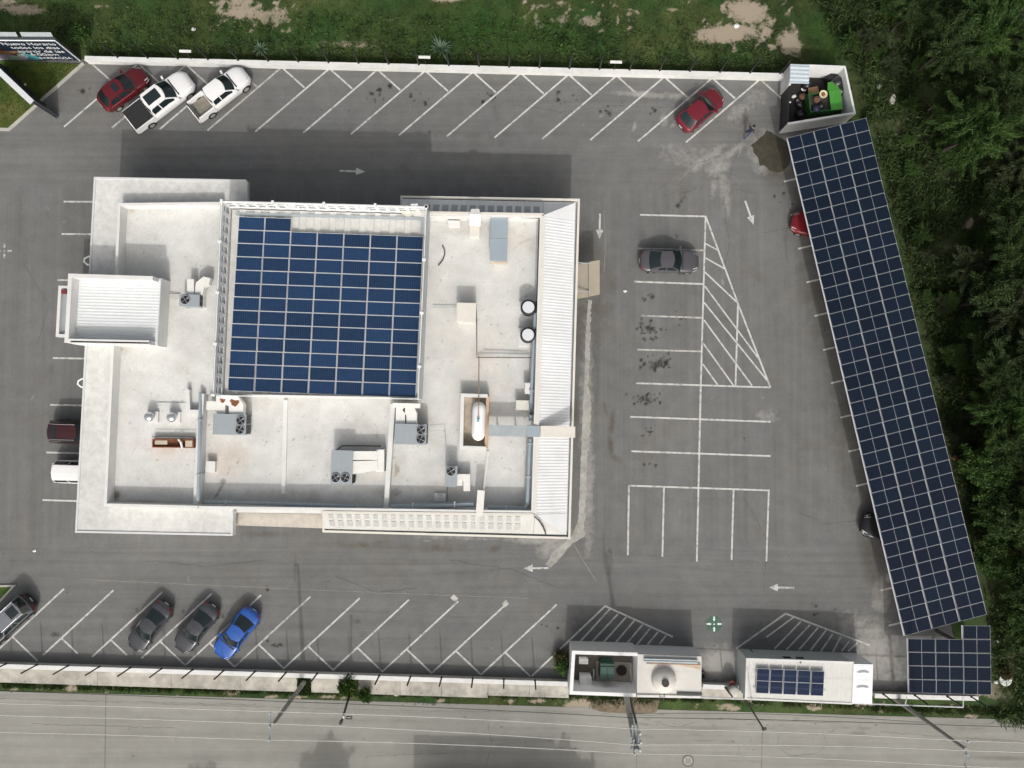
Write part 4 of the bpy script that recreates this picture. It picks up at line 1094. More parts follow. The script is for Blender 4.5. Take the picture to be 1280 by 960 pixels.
pipe([(595, 382, 4.9), (596, 408, 4.5), (596, 446.5, 4.4), (664, 447, 4.4), (664.5, 478, 4.4)], .04, M_CABLE, 'thin_pipe', 'thin dark pipe from the cream hatch box to the right parapet', n=5)
pipe([(605, 441, 4.35), (660, 443, 4.35)], .03, M_GALV, 'thin_pipe', 'thin grey pipe parallel to the dark one below the water tanks', n=5)
pipe([(541, 384, 4.3), (570, 384, 4.3)], .03, M_GALV, 'thin_pipe', 'short thin grey pipe left of the cream hatch box', n=5)
pipe([(553, 307, 4.2), (555.5, 312, 4.18), (556, 318, 4.17), (553.5, 325, 4.17), (548, 332, 4.2)], .04, M_CABLE, 'rubber_hose', 'curved dark hose lying on the upper roof right of the solar array', 'hose')
pipe([(668, 645.5, 5.55), (674, 651, 5.3), (679, 659, 4.95), (682.5, 668, 4.6)], .05, M_CABLE, 'rubber_hose', 'dark cable curving over the lower right canopy corner', 'cable')
pipe([(420, 563, 4.5), (428, 557, 4.5), (476, 557.5, 4.5)], .05, M_CABLE, 'thin_pipe', 'thin dark pipe behind the air conditioner with side by side fans', n=5)
pipe([(559, 608, 4.4), (559, 630, 4.4)], .025, M_CABLE, 'thin_pipe', 'thin dark line from the smallest air conditioner to the parapet', n=5)
pipe([(537, 539, 4.5), (556, 537.5, 4.5), (559, 582, 4.5)], .025, M_GALV, 'thin_pipe', 'thin pipe linking the air conditioners left of the gas tank pit', n=5)
pipe([(495, 592, 4.3), (494, 580, 4.3), (499, 590, 4.3), (493, 596, 4.3)], .03, M_RUSTP, 'thin_pipe', 'small tangle of rusty pipe right of the dividing wall', n=5)
pipe([(208, 366, 4.6), (225, 367, 4.6)], .025, M_CABLE, 'thin_pipe', 'thin dark line from the tower to the small condenser', n=5)
pipe([(196, 503, 4.55), (236, 503.5, 4.55)], .02, M_GALV, 'thin_pipe', 'faint thin pipe above the two silver vents', n=5)
# awning on the east side
t = thing('side_awning', at(730, 350, 0), 'tan two-board awning sticking out on the right side of the building', 'awning')
M_AWN = mat('tan_board', (.36, .32, .255), rough=.8, var=.06, scale=2, var2=.05, scale2=.7)
for u0, u1, va, vb, vc, vd in ((716, 735.6, 331, 327.4, 371, 374.5), (736, 749.6, 327.3, 325, 368, 370.8)):
    P = [at(u0, vd, 2.75), at(u1, vc, 2.6), at(u1, vb, 2.6), at(u0, va, 2.75)]
    mb = MB(); mb.slab(P, .06); mb.build('board', M_AWN, t)
mb = MB()
for u, v in ((746, 330), (745, 365)):
    q_ = at(u, v, 2.5); mb.tube([q_, q_ + Vector((-2.2, 0, .9))], .04, 5)
mb.build('stay_rod', M_GALV, t)
# ------------------------------------------------------------------ perimeter walls with posts
M_POST = mat('black_post', (0.012, 0.012, 0.012), rough=0.5, var=0.1)
M_COPE = mat('white_coping', (0.66, 0.66, 0.65), rough=0.8, var=0.10, scale=1.5, var2=0.05, scale2=.3)
M_SWALL = mat('south_wall_render', (0.56, 0.54, 0.50), rough=0.9, var=0.12, scale=1.2, bump=.2)
def post(root, u, v, z0, z1, r=0.062):
    p = at(u, v, z0); mb = MB()
    mb.tube([p - Vector((0, 0, .1)), Vector((p.x, p.y, z1))], r, 6); mb.cyl(p, .09, z0, z0 + .05, 8)
    return mb.build('fence_post', M_POST, root)
HN, HS = 0.75, 0.75
def wall_run(pts, h, th, label, posts, ztop, name='perimeter_wall', body_m=None):
    P = [at(u, v, 0) for u, v in pts]
    root = thing(name, P[0], label, 'wall')
    mb = MB(); path_wall(mb, P, th - .05, 0, h - .07); mb.build('wall_body', body_m or M_COPE, root)
    mb = MB(); path_wall(mb, P, th + .04, h - .065, h); mb.build('coping', M_COPE, root)
    for u, v in posts: post(root, u, v, h, ztop)
    # two taut wires between the posts
    if False:
        mb = MB()
        for z in (h + .7, h + 1.4, ztop - .05):
            mb.tube([at(posts[0][0], posts[0][1], h) * 1 + Vector((0, 0, z - h)), at(posts[-1][0], posts[-1][1], h) + Vector((0, 0, z - h))], .006, 4)
        mb.build('fence_wire', M_POST, root)
    return root
nw_posts = [(147 + 37.65 * i, 71.3 + .92 * i) for i in range(23)]
wall_run([(112, 78), (978, 99.5)], HN, .34, 'long white wall with thin black posts along the top edge of the car park', nw_posts, 3.0)
sp = [(7.5 + 38.9 * i, 829.6 + 1.215 * i) for i in range(-5, 19)]
wall_run([(-250, 820.8), (713, 851)], HS, .30, 'long low white wall with leaning black posts between the car park and the road', [(u, v) for u, v in sp if u < 700], 2.75, body_m=M_SWALL)
wall_run([(1088, 865.5), (1216, 869)], HS, .30, 'short piece of low wall with black posts below the lower right solar canopy', [(1104, 867.5), (1143.5, 869), (1184, 870.5), (1214, 871)], 2.75, body_m=M_SWALL)
wall_run([(876, 854), (927, 856)], HS, .30, 'low wall piece closing the gap between the two small buildings', [(907, 860)], 2.6, body_m=M_SWALL)
M_PLATE = mat('plate_white', (.72, .72, .70), rough=.6)
for u, v, lab in ((231.5, 64, 'left'), (530.5, 71.5, 'middle'), (770, 77.5, 'right')):
    p = at(u, v, 1.9); t = thing('fence_lamp', (p.x, p.y, HN), f'small white bar on the fence behind the white wall, {lab} one of three', 'fence lamp', group='small white bars on the top fence')
    mb = MB(); mb.box((p.x, p.y, 1.9), (.92, .2, .06), -.025); mb.build('housing', M_PLATE, t)
    mb = MB(); mb.tube([Vector((p.x, p.y - .1, HN - .2)), Vector((p.x, p.y, 1.87))], .03, 5); mb.build('stem', M_POST, t)

# ------------------------------------------------------------------ triangular lawn with kerb, billboards
M_KERB = mat('kerb_concrete', (.42, .41, .37), rough=.9, var=.12, scale=2)
M_LAWN = stain_mat('lawn', (0.050, 0.092, 0.018), (0.085, 0.100, 0.020), [('dirt', (.16, .14, .05), 1.2, .6)], streak=0, fine=.28, big=.2)
q = [at(-120, 70, .1), at(104, 80, .1), at(11, 160, .1), at(-120, 157, .1)]
grid('lawn', q, 120, 60, .10, M_LAWN, {'dirt': blobs([(8, 140, 26, 14, -20, .8), (60, 120, 12, 20, -40, .5), (90, 90, 14, 10, 0, .5)])})
mb = MB(); path_wall(mb, [at(104, 78.5, .14), at(10.5, 161.5, .14), at(-120, 158.5, .14)], .22, 0, .14); kb = mb.build('kerb', M_KERB); kb['kind'] = 'structure'
q = [at(-60, 735, .1), at(15.5, 734, .1), at(-3, 754, .1), at(-60, 800, .1)]
grid('lawn', q, 40, 30, .10, M_LAWN, {'dirt': blobs([(5, 745, 4, 3, 0, .3)])})
mb = MB(); path_wall(mb, [at(-60, 733.3, .14), at(17, 732.5, .14), at(-4, 755.5, .14), at(-60, 802, .14)], .16, 0, .14); kb = mb.build('kerb', M_KERB); kb['kind'] = 'structure'

M_BLK = mat('sign_backing', (.05, .055, .065), rough=.6)
M_NAVY = mat('sign_navy', (.010, .020, .040), rough=.5, var=.15)
M_TXT = mat('sign_white', (.75, .77, .78), rough=.6, var=.03)
b1, b0 = at(102, 76.5, 0), at(-120, 75.5, 0)
HB = 3.65
bd = (b1 - b0); LB = bd.length; bd.normalize(); bn = Vector((bd.y, -bd.x, 0))     # faces south
sign = thing('billboard', b1, 'dark advertising billboard with white Spanish lettering in the top left corner', 'billboard')
def sgn(s, z, o=0.0):  # s metres west of the right end, z height, o out of the face
    p = b1 - bd * s + bn * o
    return Vector((p.x, p.y, z))
mb = MB(); mb.add([sgn(0, .1), sgn(LB, .1), sgn(LB, HB), sgn(0, HB), sgn(0, .1, -.18), sgn(LB, .1, -.18), sgn(LB, HB, -.18), sgn(0, HB, -.18)],
                  [(1, 0, 3, 2), (4, 5, 6, 7), (0, 4, 7, 3), (3, 7, 6, 2), (5, 1, 2, 6)]); mb.build('board', M_BLK, sign)
mb = MB(); mb.quad(sgn(LB, .2, .01), sgn(.1, .2, .01), sgn(.1, HB - .1, .01), sgn(LB, HB - .1, .01)); mb.build('poster', M_NAVY, sign)
mb = MB()
for a, b in (((0, HB - .05), (LB, HB - .05)), ((.05, .1), (.05, HB - .1))):
    p_, q_ = sgn(a[0], a[1], .03), sgn(b[0], b[1], .03); mb.tube([p_, q_], .06, 4)
mb.build('frame', M_RAIL, sign)
for s0, s1 in ((.2, 2.55), (2.85, 9.0)):
    mb = MB(); P = [sgn(s0, HB + .25, -.45), sgn(s1, HB + .25, -.45), sgn(s1, HB - .15, -.2), sgn(s0, HB - .15, -.2)]
    mb.slab(P, .08); mb.build('lamp_trough', M_GALV, sign)
def text_part(body, s, z, size, root, m, width=None):
    cu = bpy.data.curves.new('lettering', 'FONT'); cu.body = body; cu.size = size; cu.extrude = .004; cu.align_x = 'RIGHT'
    o = bpy.data.objects.new('lettering', cu); COL.objects.link(o)
    dg = bpy.context.evaluated_depsgraph_get(); me = bpy.data.meshes.new_from_object(o.evaluated_get(dg))
    bpy.data.objects.remove(o); bpy.data.curves.remove(cu)
    xs = [v.co.x for v in me.vertices]
    sx = width / (max(xs) - min(xs)) if width else 1
    M = Matrix.Identity(4)
    for r in range(3):
        M[r][0], M[r][1], M[r][2] = bd[r] * sx, (0, 0, 1)[r], bn[r]
    M.translation = sgn(s, z, .022) - root.location
    me.transform(M); me.materials.clear(); me.materials.append(m); me.name = 'lettering'
    o = bpy.data.objects.new('lettering', me); COL.objects.link(o); o.parent = root
    return o
for body, s, z, sz, w in (('Nuevo Horario', .35, 2.78, .60, 4.1), ('todos los días', .45, 2.17, .56, 3.7), ('apartir de las', .42, 1.55, .60, 3.6), ('6:00am', 1.15, 1.02, .58, 2.15), ('BARBACOA', .45, .42, .52, 2.55)):
    text_part(body, s, z, sz, sign, M_TXT, w)
random.seed(3)
def swatch(pts, colr, nm, oo):
    mb = MB(); mb.add([sgn(s, z, oo) for s, z in pts], [tuple(range(len(pts)))]); mb.build('printed_picture', mat(nm, colr, rough=.6, var=.35, scale=4), sign)
swatch([(9, 2.3), (4.2, 1.7), (3.9, 1.35), (4.4, 1.2), (9, 1.25)], (.38, .22, .09), 'print_orange', .014)
swatch([(9, 2.45), (6.5, 2.35), (5.0, 2.0), (5.2, 1.75), (9, 1.9)], (.16, .05, .03), 'print_brown', .016)
swatch([(9, 1.25), (5.0, 1.2), (4.1, .6), (4.2, .22), (9, .22)], (.50, .42, .55), 'print_lilac', .018)
swatch([(4.4, 1.45), (3.8, 1.5), (3.1, .9), (2.9, .4), (3.4, .24), (4.3, .24), (4.6, .8)], (.08, .34, .38), 'print_teal', .014)
swatch([(4.5, 1.15), (4.0, 1.3), (3.7, .9), (4.0, .55), (4.6, .7)], (.62, .72, .74), 'print_pale', .017)
swatch([(5.4, .9), (4.6, .75), (4.5, .3), (5.6, .24)], (.32, .52, .36), 'print_green', .02)
swatch([(9, HB - .15), (5.4, HB - .15), (4.9, 2.6), (9, 2.6)], (.04, .09, .10), 'print_slate', .0135)
# second board of the V, seen from behind
e0, e1 = at(-30, 62, 3.4), at(39.5, 127.5, 3.4)
e0.z = e1.z = 0
t = thing('signboard', e1, 'pale signboard seen nearly edge-on at the left border of the triangular lawn', 'signboard')
dv = (e1 - e0).normalized(); nv = Vector((-dv.y, dv.x, 0))
mb = MB(); path_wall(mb, [e0, e1], .1, .1, 3.3); mb.build('board', M_BLK, t)
mb = MB(); path_wall(mb, [e0, e1], .42, 3.3, 3.42); mb.build('top_cover', M_RAIL, t)
mb = MB()
for k_ in range(5):
    p = lerp(e0, e1, .05 + k_ * .235) + nv * .16; mb = MB(); mb.box((p.x, p.y, 1.6), (.1, .1, 3.2), math.atan2(dv.y, dv.x)); mb.build('back_post', M_BLK, t)

# ------------------------------------------------------------------ rubbish enclosure, top right
HE = 2.0
M_ENC = mat('enclosure_render', (.66, .67, .67), rough=.85, var=.07, scale=1.0, var2=.06, scale2=.3)
enc = thing('rubbish_enclosure', at(1020, 120), 'open white-walled rubbish yard with a corner sheet roof at the top right', 'enclosure')
E4 = [at(u, v, HE) for u, v in ((988.5, 81), (1056, 83.5), (1068.5, 141), (985, 154.5))]
mb = MB(); path_wall(mb, [E4[0], E4[1], E4[2], E4[3]], .16, 0, HE); mb.build('wall', M_ENC, enc)
mb = MB(); path_wall(mb, [E4[0], lerp(E4[0], E4[3], .34)], .16, 0, HE); mb.build('wall', M_ENC, enc)
mb = MB(); g0, g1 = lerp(E4[0], E4[3], .35), lerp(E4[0], E4[3], .99)
path_wall(mb, [g0, g1], .05, .1, HE - .05); mb.build('gate', mat('gate_black', (.02, .02, .022), rough=.5), enc)
mb = MB(); mb.prism([p[:2] for p in E4], 0, .06); mb.build('yard_floor', mat('grimy_floor', (.02, .019, .018), rough=.9, var=.3, scale=2), enc)
R4 = [at(u, v, HE + .1) for u, v in ((988, 80), (1012, 81), (1011, 105.5), (987, 105))]
ribbed(R4[0], R4[3], R4[1], R4[2], .3, .04, mat('blue_grey_sheet', (.50, .57, .62), rough=.45, var=.06), 'sheet_roof', enc)
M_DG_SHADE = mat('dumpster_shaded_green', (.020, .095, .018), rough=.6, var=.25, scale=3)  # darker copy of the lid green, with the yard wall's shade painted in
M_DG = mat('dumpster_green', (.060, .27, .035), rough=.5, var=.1, scale=2)
c = at(1031, 127, 1.15); t = thing('dumpster', (c.x, c.y, .06), 'bright green dumpster with an open lid, full of rubbish, inside the white yard', 'dumpster', rz=.1)
mb = MB(); mb.ring([(-1.25, -.75), (1.25, -.75), (1.25, .75), (-1.25, .75)], [(-1.17, -.67), (1.17, -.67), (1.17, .67), (-1.17, .67)], .1, 1.15); mb.build('bin_body', M_DG_SHADE, t, local=True)
mb = MB(); mb.box((0, 0, .55), (2.3, 1.3, .7)); mb.build('bin_filling', mat('junk_dark', (.04, .036, .034), rough=.9, var=.8, scale=6), t, local=True)
mb = MB(); mb.slab([(.35, -.78, 1.24), (1.28, -.78, 1.24), (1.28, .78, 1.24), (.35, .78, 1.24)], .05); mb.build('lid', M_DG, t, local=True)
mb = MB(); mb.slab([(.25, .8, 1.26), (1.2, .8, 1.26), (1.05, 1.5, 1.1), (.4, 1.5, 1.1)], .05); mb.build('lid_flap', M_DG, t, local=True)
mb = MB()
for sx in (-1.1, 1.1):
    for sy in (-.6, .6): mb.cyl((sx, sy), .1, 0, .14, 8)
mb.build('castor', M_BLACK, t, local=True)
def lump(u, v, r, z, label, m, nm='rubbish_bag', cat='rubbish bag', sq=.75, group=None):
    c = at(u, v, z + r * .6); mb = MB(); n_, k_ = 10, 5; vs = []
    for j in range(k_ + 1):
        ph = math.pi * j / k_
        for i in range(n_):
            th = 2 * math.pi * i / n_; rr = r * random.uniform(.82, 1.12)
            vs.append((c.x + rr * math.sin(ph) * math.cos(th), c.y + rr * math.sin(ph) * math.sin(th) * .85, z + r * sq + rr * sq * math.cos(ph)))
    fs = [(j * n_ + i, j * n_ + (i + 1) % n_, (j + 1) * n_ + (i + 1) % n_, (j + 1) * n_ + i)[::-1] for j in range(k_) for i in range(n_)]
    mb.add(vs, fs); return tag(mb.build(nm, m, origin=Vector((c.x, c.y, z)), smooth=True), label, cat, group)
M_BAGB = mat('bag_black', (.018, .018, .022), rough=.35, var=.2)
M_BAGN = mat('bag_navy', (.03, .03, .07), rough=.4, var=.2)
M_CARD = mat('cardboard', (.36, .22, .12), rough=.9, var=.12)
M_BROWN = mat('brown_sack', (.13, .07, .045), rough=.9, var=.3, scale=4)
for u, v, r, z, w_ in ((1050, 112, .85, .06, 'largest black rubbish bag, against the right wall of the white yard'), (1040, 98, .62, .06, 'black rubbish bag nearest the top wall of the white yard'), (1046, 104, .6, .5, 'black rubbish bag lying on top of two others in the white yard')):
    lump(u, v, r, z, w_, M_BAGB, group='black bags by the yard wall')
for u, v, r, z, lab, m in ((1014, 131, .42, .06, 'dark navy rubbish bag left of the green dumpster', M_BAGN), (1026, 133, .3, .9, 'dark bag bulging from the left end of the green dumpster', M_BAGB), (1003, 121, .34, .06, 'brown sack between white scraps in the rubbish yard', M_BROWN),
                           (1047, 129, .42, .06, 'reddish brown sack squeezed right of the green dumpster', M_BROWN), (999, 131, .35, .06, 'black bag behind the black gate of the rubbish yard', M_BAGB), (1000, 143, .4, .06, 'black bag in the lower left corner of the rubbish yard', M_BAGB), (1020, 137, .36, .85, 'navy bag at the lower left end of the green dumpster', M_BAGN), (1021, 124, .34, .85, 'dark brown sack on the upper left end of the green dumpster', M_BROWN), (1008, 107, .4, .06, 'black bag half under the sheet roof of the rubbish yard', M_BAGB), (1009, 126, .36, .06, 'black bag between the brown sack and the green dumpster', M_BAGB)):
    lump(u, v, r, z, lab, m)
for u, v, s, lab in ((992, 121, .2, 'white scrap heap left of the brown sack in the rubbish yard'), (997, 126, .16, 'small white scrap below the heap in the rubbish yard'), (1004, 112, .24, 'white crumpled bag under the sheet roof edge of the rubbish yard'), (1013.5, 132, .12, 'tiny white scrap lying on the navy rubbish bag'), (1017, 127.5, .14, 'white scrap on top of the rubbish left of the dumpster'), (987.5, 128, .1, 'white speck beside the black gate')):
    litter(u, v, s, lab, M_PAPER, .7 if u > 1010 else .15)
c = at(1018, 113, .5); mb = MB(); mb.box((c.x, c.y, .3), (.62, .55, .48), .2); mb.quad((c.x - .5, c.y - .2, .545), (c.x - .3, c.y - .25, .56), (c.x - .3, c.y + .2, .56), (c.x - .5, c.y + .2, .545))
tag(mb.build('cardboard_box', M_CARD, origin=(c.x, c.y, .06)), 'tan cardboard box above the navy bags in the rubbish yard', 'box')
c = at(1029, 118, 1.3); mb = MB(); mb.lathe((c.x, c.y), [(.30, 1.26), (.32, 1.36), (.23, 1.34), (.2, 1.29)], 18, mi=0); mb.cyl((c.x, c.y), .15, 1.3, 1.37, 12, mi=1)
tag(mb.build('cream_basin', [mat('basin_cream', (.70, .62, .42), rough=.6), M_RUST], origin=(c.x, c.y, 1.25)), 'cream basin with brown scraps on the green dumpster lid', 'basin')

# ------------------------------------------------------------------ carports
M_STEEL = mat('dark_steel', (.10, .105, .11), rough=.6, var=.1)
def carport(quad, cols, rows, label, skip=(), mid=True, name='solar_carport', posts=(), z=3.3):
    c = bil(quad, .5, .5); t = thing(name, (c.x, c.y, 0), label, 'solar carport')
    wx = (quad[1] - quad[0]).length / cols; wy = (quad[3] - quad[0]).length / rows
    me = panel_mesh('solar_panel', wx - .05, wy - .022, PVD, fr=.014, mid=mid)
    for r in range(rows):
        for k_ in range(cols):
            if (r, k_) in skip: continue
            place_panel(me, t, quad, k_ / cols, (k_ + 1) / cols, r / rows, (r + 1) / rows, 0, 0)
    for k_ in range(cols + 1):
        s = min(max(k_ / cols, .004), .996); t0 = 0 if not skip else (1 / rows if k_ < 2 else 0)
        mb = MB(); mb.tube([bil(quad, s, t0) - Vector((0, 0, .09)), bil(quad, s, 1) - Vector((0, 0, .09))], .05, 4); mb.build('purlin', M_RAIL, t)
    n_ = max(2, rows // 5 + 1)
    for i in range(n_):
        f = (.02 + .96 * i / (n_ - 1)) if rows > 6 else (.25 + .72 * i / (n_ - 1))
        a, b = bil(quad, .02, f) - Vector((0, 0, .2)), bil(quad, .98, f) - Vector((0, 0, .2))
        mb = MB(); mb.tube([a, b], .1, 4); mb.build('rafter', M_STEEL, t)
        for s in (.62, .97):
            p = bil(quad, s, f); mb = MB(); mb.box((p.x, p.y, (p.z - .25) / 2), (.2, .2, p.z - .25)); mb.build('column', M_STEEL, t)
    return t
QC = [at(984, 172.5, 3.35), at(1083.2, 147, 3.35), at(1234, 768, 3.35), at(1130.5, 795, 3.35)]
carport(QC, 3, 39, 'long slanting solar carport roof, three dark panels wide, along the right side of the lot')
QS = [at(1134, 781.3, 3.2), at(1238, 782, 3.2), at(1239.5, 869, 3.2), at(1136, 866, 3.2)]
carport(QS, 3, 5, 'small square solar canopy with one extra panel on top, in the lower right corner', skip=((0, 0), (0, 1)))

# ------------------------------------------------------------------ transformer yard and cistern room
HS2 = 2.55
M_YWALL = mat('bright_render', (.78, .78, .775), rough=.85, var=.04, scale=1.0)
M_GREY_R = mat('pale_grey_render', (.76, .765, .775), rough=.85, var=.05, scale=1.0, var2=.05, scale2=.3)
yard = thing('transformer_yard', at(752, 835), 'roofless white-walled yard holding a green transformer beside the road', 'enclosure')
Y4 = [at(u, v, HS2) for u, v in ((717, 815.5), (797, 818), (795, 869), (714, 866))]
mb = MB(); path_wall(mb, [Y4[1], Y4[0], Y4[3], Y4[2]], .26, 0, HS2); mb.build('wall', M_YWALL, yard)
mb = MB(); mb.prism([p[:2] for p in Y4], 0, .05); mb.build('yard_floor', mat('yard_dark_floor', (.13, .115, .095), rough=.95, var=.25, scale=3), yard)
P4 = [at(u, v, .12) for u, v in ((745.5, 826.5), (790, 828.5), (789, 852), (744.5, 851))]
mb = MB(); mb.prism([p[:2] for p in P4], .05, .14); mb.build('plinth', mat('plinth_concrete', (.33, .30, .25), rough=.9, var=.12), yard)
c = at(758.5, 838, 1.3); t = thing('transformer', (c.x, c.y, .14), 'dark green transformer cabinet standing in the roofless yard', 'transformer', rz=-.03)
M_TG = mat('transformer_green', (.014, .050, .034), rough=.5, var=.1); M_TGL = mat('transformer_lid', (.022, .070, .052), rough=.5, var=.08)
mb = MB(); mb.box((0, 0, .7), (1.05, 1.15, 1.4)); mb.build('cabinet', M_TG, t, local=True)
for s in (-.27, .27): mb = MB(); mb.box((s, -.1, 1.43), (.5, .92, .06)); mb.build('lid', M_TGL, t, local=True)
mb = MB(); mb.box((0, .62, .55), (.8, .16, .8)); mb.build('cooling_fins', M_TG, t, local=True)
c = at(777, 838, .2); mb = MB(); mb.cyl(c, .42, .14, .2, 22, mi=0); mb.cyl(c, .36, .2, .215, 22, mi=1)
tag(mb.build('cable_hatch', [mat('hatch_rim', (.07, .05, .04), rough=.8), mat('hatch_lid', (.035, .022, .018), rough=.8)], origin=(c.x, c.y, .14)), 'round dark hatch on the plinth right of the green transformer', 'hatch')
def cab(u, v, w, d, h, m, label, nm, cat, rz=-.03):
    c = at(u, v, h); t = thing(nm, (c.x, c.y, .05), label, cat, rz=rz)
    mb = MB(); mb.box((0, 0, (h - .05) / 2), (w, d, h - .05)); mb.build('cabinet', m, t, local=True)
    mb = MB(); mb.box((0, 0, h - .03), (w + .05, d + .05, .05)); mb.build('lid', M_PLATE, t, local=True)
    mb = MB(); mb.box((w * .2, -d / 2 - .01, h * .5), (w * .5, .02, h * .6)); mb.build('door', M_UNIT, t, local=True)
cab(729.5, 826.8, .66, .34, .7, M_PLATE, 'small white box at the top left inside the transformer yard', 'meter_box', 'meter box')
cab(732, 852, .85, .72, 1.1, M_GREY_R, 'pale grey cabinet at the lower left inside the transformer yard', 'switch_cabinet', 'cabinet')
mb = MB(); mb.tube([at(742, 836, .2), at(742.5, 842, .3), at(741.5, 848, .3), at(743, 852, .2)], .07, 6); mb.tube([at(729, 857, 1.2), at(729, 865, 1.3)], .03, 5)
tag(mb.build('cable_bundle', M_GALV, origin=at(742, 843, .05)), 'grey cable bundle left of the plinth in the transformer yard', 'cables')
cis = thing('cistern_room', at(835, 835), 'flat white cistern room with a domed tank hatch, joined to the transformer yard', 'building')
C4 = [at(u, v, HS2) for u, v in ((797.5, 818.3), (876.5, 821), (876, 872.5), (796.5, 871))]
mb = MB(); mb.prism([p[:2] for p in C4], 0, HS2 - .2); mb.build('wall', M_GREY_R, cis)
mb = MB(); mb.prism([p[:2] for p in inset(C4, -.03)], HS2 - .199, HS2, bottom=True); mb.build('roof', stain_mat('cistern_roof', (.63, .61, .575), (.60, .585, .55), [], streak=0, fine=.05, big=.05), cis)
mb = MB(); e = [C4[3], C4[2]]; path_wall(mb, [C4[3] + Vector((0, .1, 0)), C4[2] + Vector((0, .1, 0))], .16, HS2, HS2 + .1); mb.build('roof_edge', M_WALL, cis)
c = at(829.5, 850, HS2); mb = MB(); mb.lathe(c, [(.92, HS2), (.90, HS2 + .28), (.82, HS2 + .42), (.42, HS2 + .62), (.3, HS2 + .66)], 30)
dm = mb.build('tank_dome', mat('dome_cream', (.62, .60, .55), rough=.7, var=.04), cis, smooth=True)
mb = MB(); mb.cyl(c, .27, HS2 + .64, HS2 + .78, 20); mb.build('tank_lid', M_BLACK, dm)
mb = MB()
for i, (w, m) in enumerate(((.30, 0), (.2, 0))): mb.tube([at(805, 823.5 + 3 * i, HS2 + .14), at(872, 825.5 + 3 * i, HS2 + .14)], .08, 6)
mb.build('roof_pipe', M_GALV, cis)
mb = MB(); mb.tube([at(808, 829, HS2 + .1), at(876, 831, HS2 + .1)], .05, 6); mb.build('rusty_pipe', M_RUSTP, cis)
mb = MB(); mb.add([at(u, v, HS2 + .004) for u, v in ((846, 831.5), (875.5, 832.5), (875.5, 837.5), (866, 834.5))], [(0, 3, 2, 1)]); mb.build('rust_stain', mat('rust_wash', (.52, .40, .28), rough=.9, var=.25), cis)
mb = MB(); mb.tube([at(829, 856, HS2 + .5), at(830, 866, HS2 + .2), at(829, 876, 2)], .025, 5); mb.tube([at(824, 868, HS2 + .2), at(826, 874, HS2 + .2), at(831, 873, HS2 + .2), at(830, 866, HS2 + .2)], .025, 5); mb.build('cable_loop', M_CABLE, cis)
mb = MB(); mb.box(tuple(at(862, 867, HS2 + .06)), (1.9, .12, .08), -.03); mb.build('roof_slot', M_COIL, cis)

# ------------------------------------------------------------------ guard building
HG = 2.7
gd = thing('guard_building', at(1000, 845), 'low white-roofed guard building with one row of upright solar panels on the road side', 'building')
G4 = [at(u, v, HG) for u, v in ((934.5, 824.5), (1066, 829), (1064, 879), (933, 873))]
mb = MB(); mb.prism([p[:2] for p in G4], 0, HG - .15); mb.build('wall', mat('guard_render', (.52, .55, .54), rough=.85, var=.06), gd)
g5 = [Vector((p[0], p[1], HG)) for p in inset(G4, -.05)]
mb = MB(); mb.prism([p[:2] for p in g5], HG - .148, HG - .04); mb.build('roof_slab', M_WALL, gd)
ribbed(g5[0], g5[1], g5[3], g5[2], .34, .012, mat('guard_roof', (.62, .615, .585), rough=.6, var=.05), 'roof_sheet', gd)
mb = MB(); path_wall(mb, [g5[3], g5[0], g5[1]], .16, HG - .1, HG + .07); path_wall(mb, [g5[3] + Vector((0, .03, 0)), g5[2] + Vector((0, .03, 0))], .12, HG - .1, HG + .05); mb.build('roof_trim', M_WALL, gd)
for u in (984.5, 1001): mb = MB(); mb.box(tuple(at(u, 822, HG - .6)), (.5, .08, .3), -.03); p = at(u, 822, HG - .6); mb = MB(); mb.box((p.x, G4[0].y + (G4[1].y - G4[0].y) * (u - 934) / 132 + .02, 1.9), (.55, .06, .28), -.03); mb.build('wall_vent', M_BLACK, gd)
mb = MB()
for u, v, a in ((937.5, 811.5, 945), (1046, 817, 1055)):
    p, q_ = at(u, v, .1), at(a, v + 8, 2.3); mb.tube([p, Vector((p.x + .05, p.y - .15, 2.2))], .045, 6)
mb.build('drain_pipe', M_POST, gd)
p = at(1000.5, 828, HG + .04); mb = MB(); mb.cyl(p, .05, HG, HG + .12, 8); mb.build('roof_drain', M_BLACK, gd)
ga = thing('guard_solar_array', at(987, 852, HG + .05), 'row of five upright blue solar panels on the guard building roof', 'solar array')
QG = [at(945.5, 835.3, HG + .24), at(1030.8, 838.8, HG + .24), at(1029.8, 870.3, HG + .14), at(944.3, 866.3, HG + .14)]
wx = (QG[1] - QG[0]).length / 5; wy = (QG[3] - QG[0]).length
gm = panel_mesh('solar_panel', wx - .06, wy, PVG, fr=.022, midy=True)
for k_ in range(5): place_panel(gm, ga, QG, k_ / 5, (k_ + 1) / 5, 0, 1, 0, 0)
mb = MB()
for f in (.2, .8): mb.tube([bil(QG, -.03, f) - Vector((0, 0, .06)), bil(QG, 1.03, f) - Vector((0, 0, .06))], .035, 4)
for s in (.02, .5, .98):
    for f in (.2, .8):
        p = bil(QG, s, f); mb.box((p.x, p.y, (HG + p.z - .06) / 2), (.05, .05, max(.02, p.z - .06 - HG)))
mb.build('mounting_rail', M_RAIL, ga)
t = thing('white_tank_box', at(1078, 855, 0), 'bright white box-shaped annexe with rounded ridges at the right end of the guard building', 'annexe')
X4 = [at(u, v, HG + .1) for u, v in ((1067, 830), (1091.5, 830.5), (1090, 879.5), (1065, 879))]
mb = MB(); mb.prism([p[:2] for p in X4], 0, HG + .1); mb.build('casing', M_WHITE_P, t)
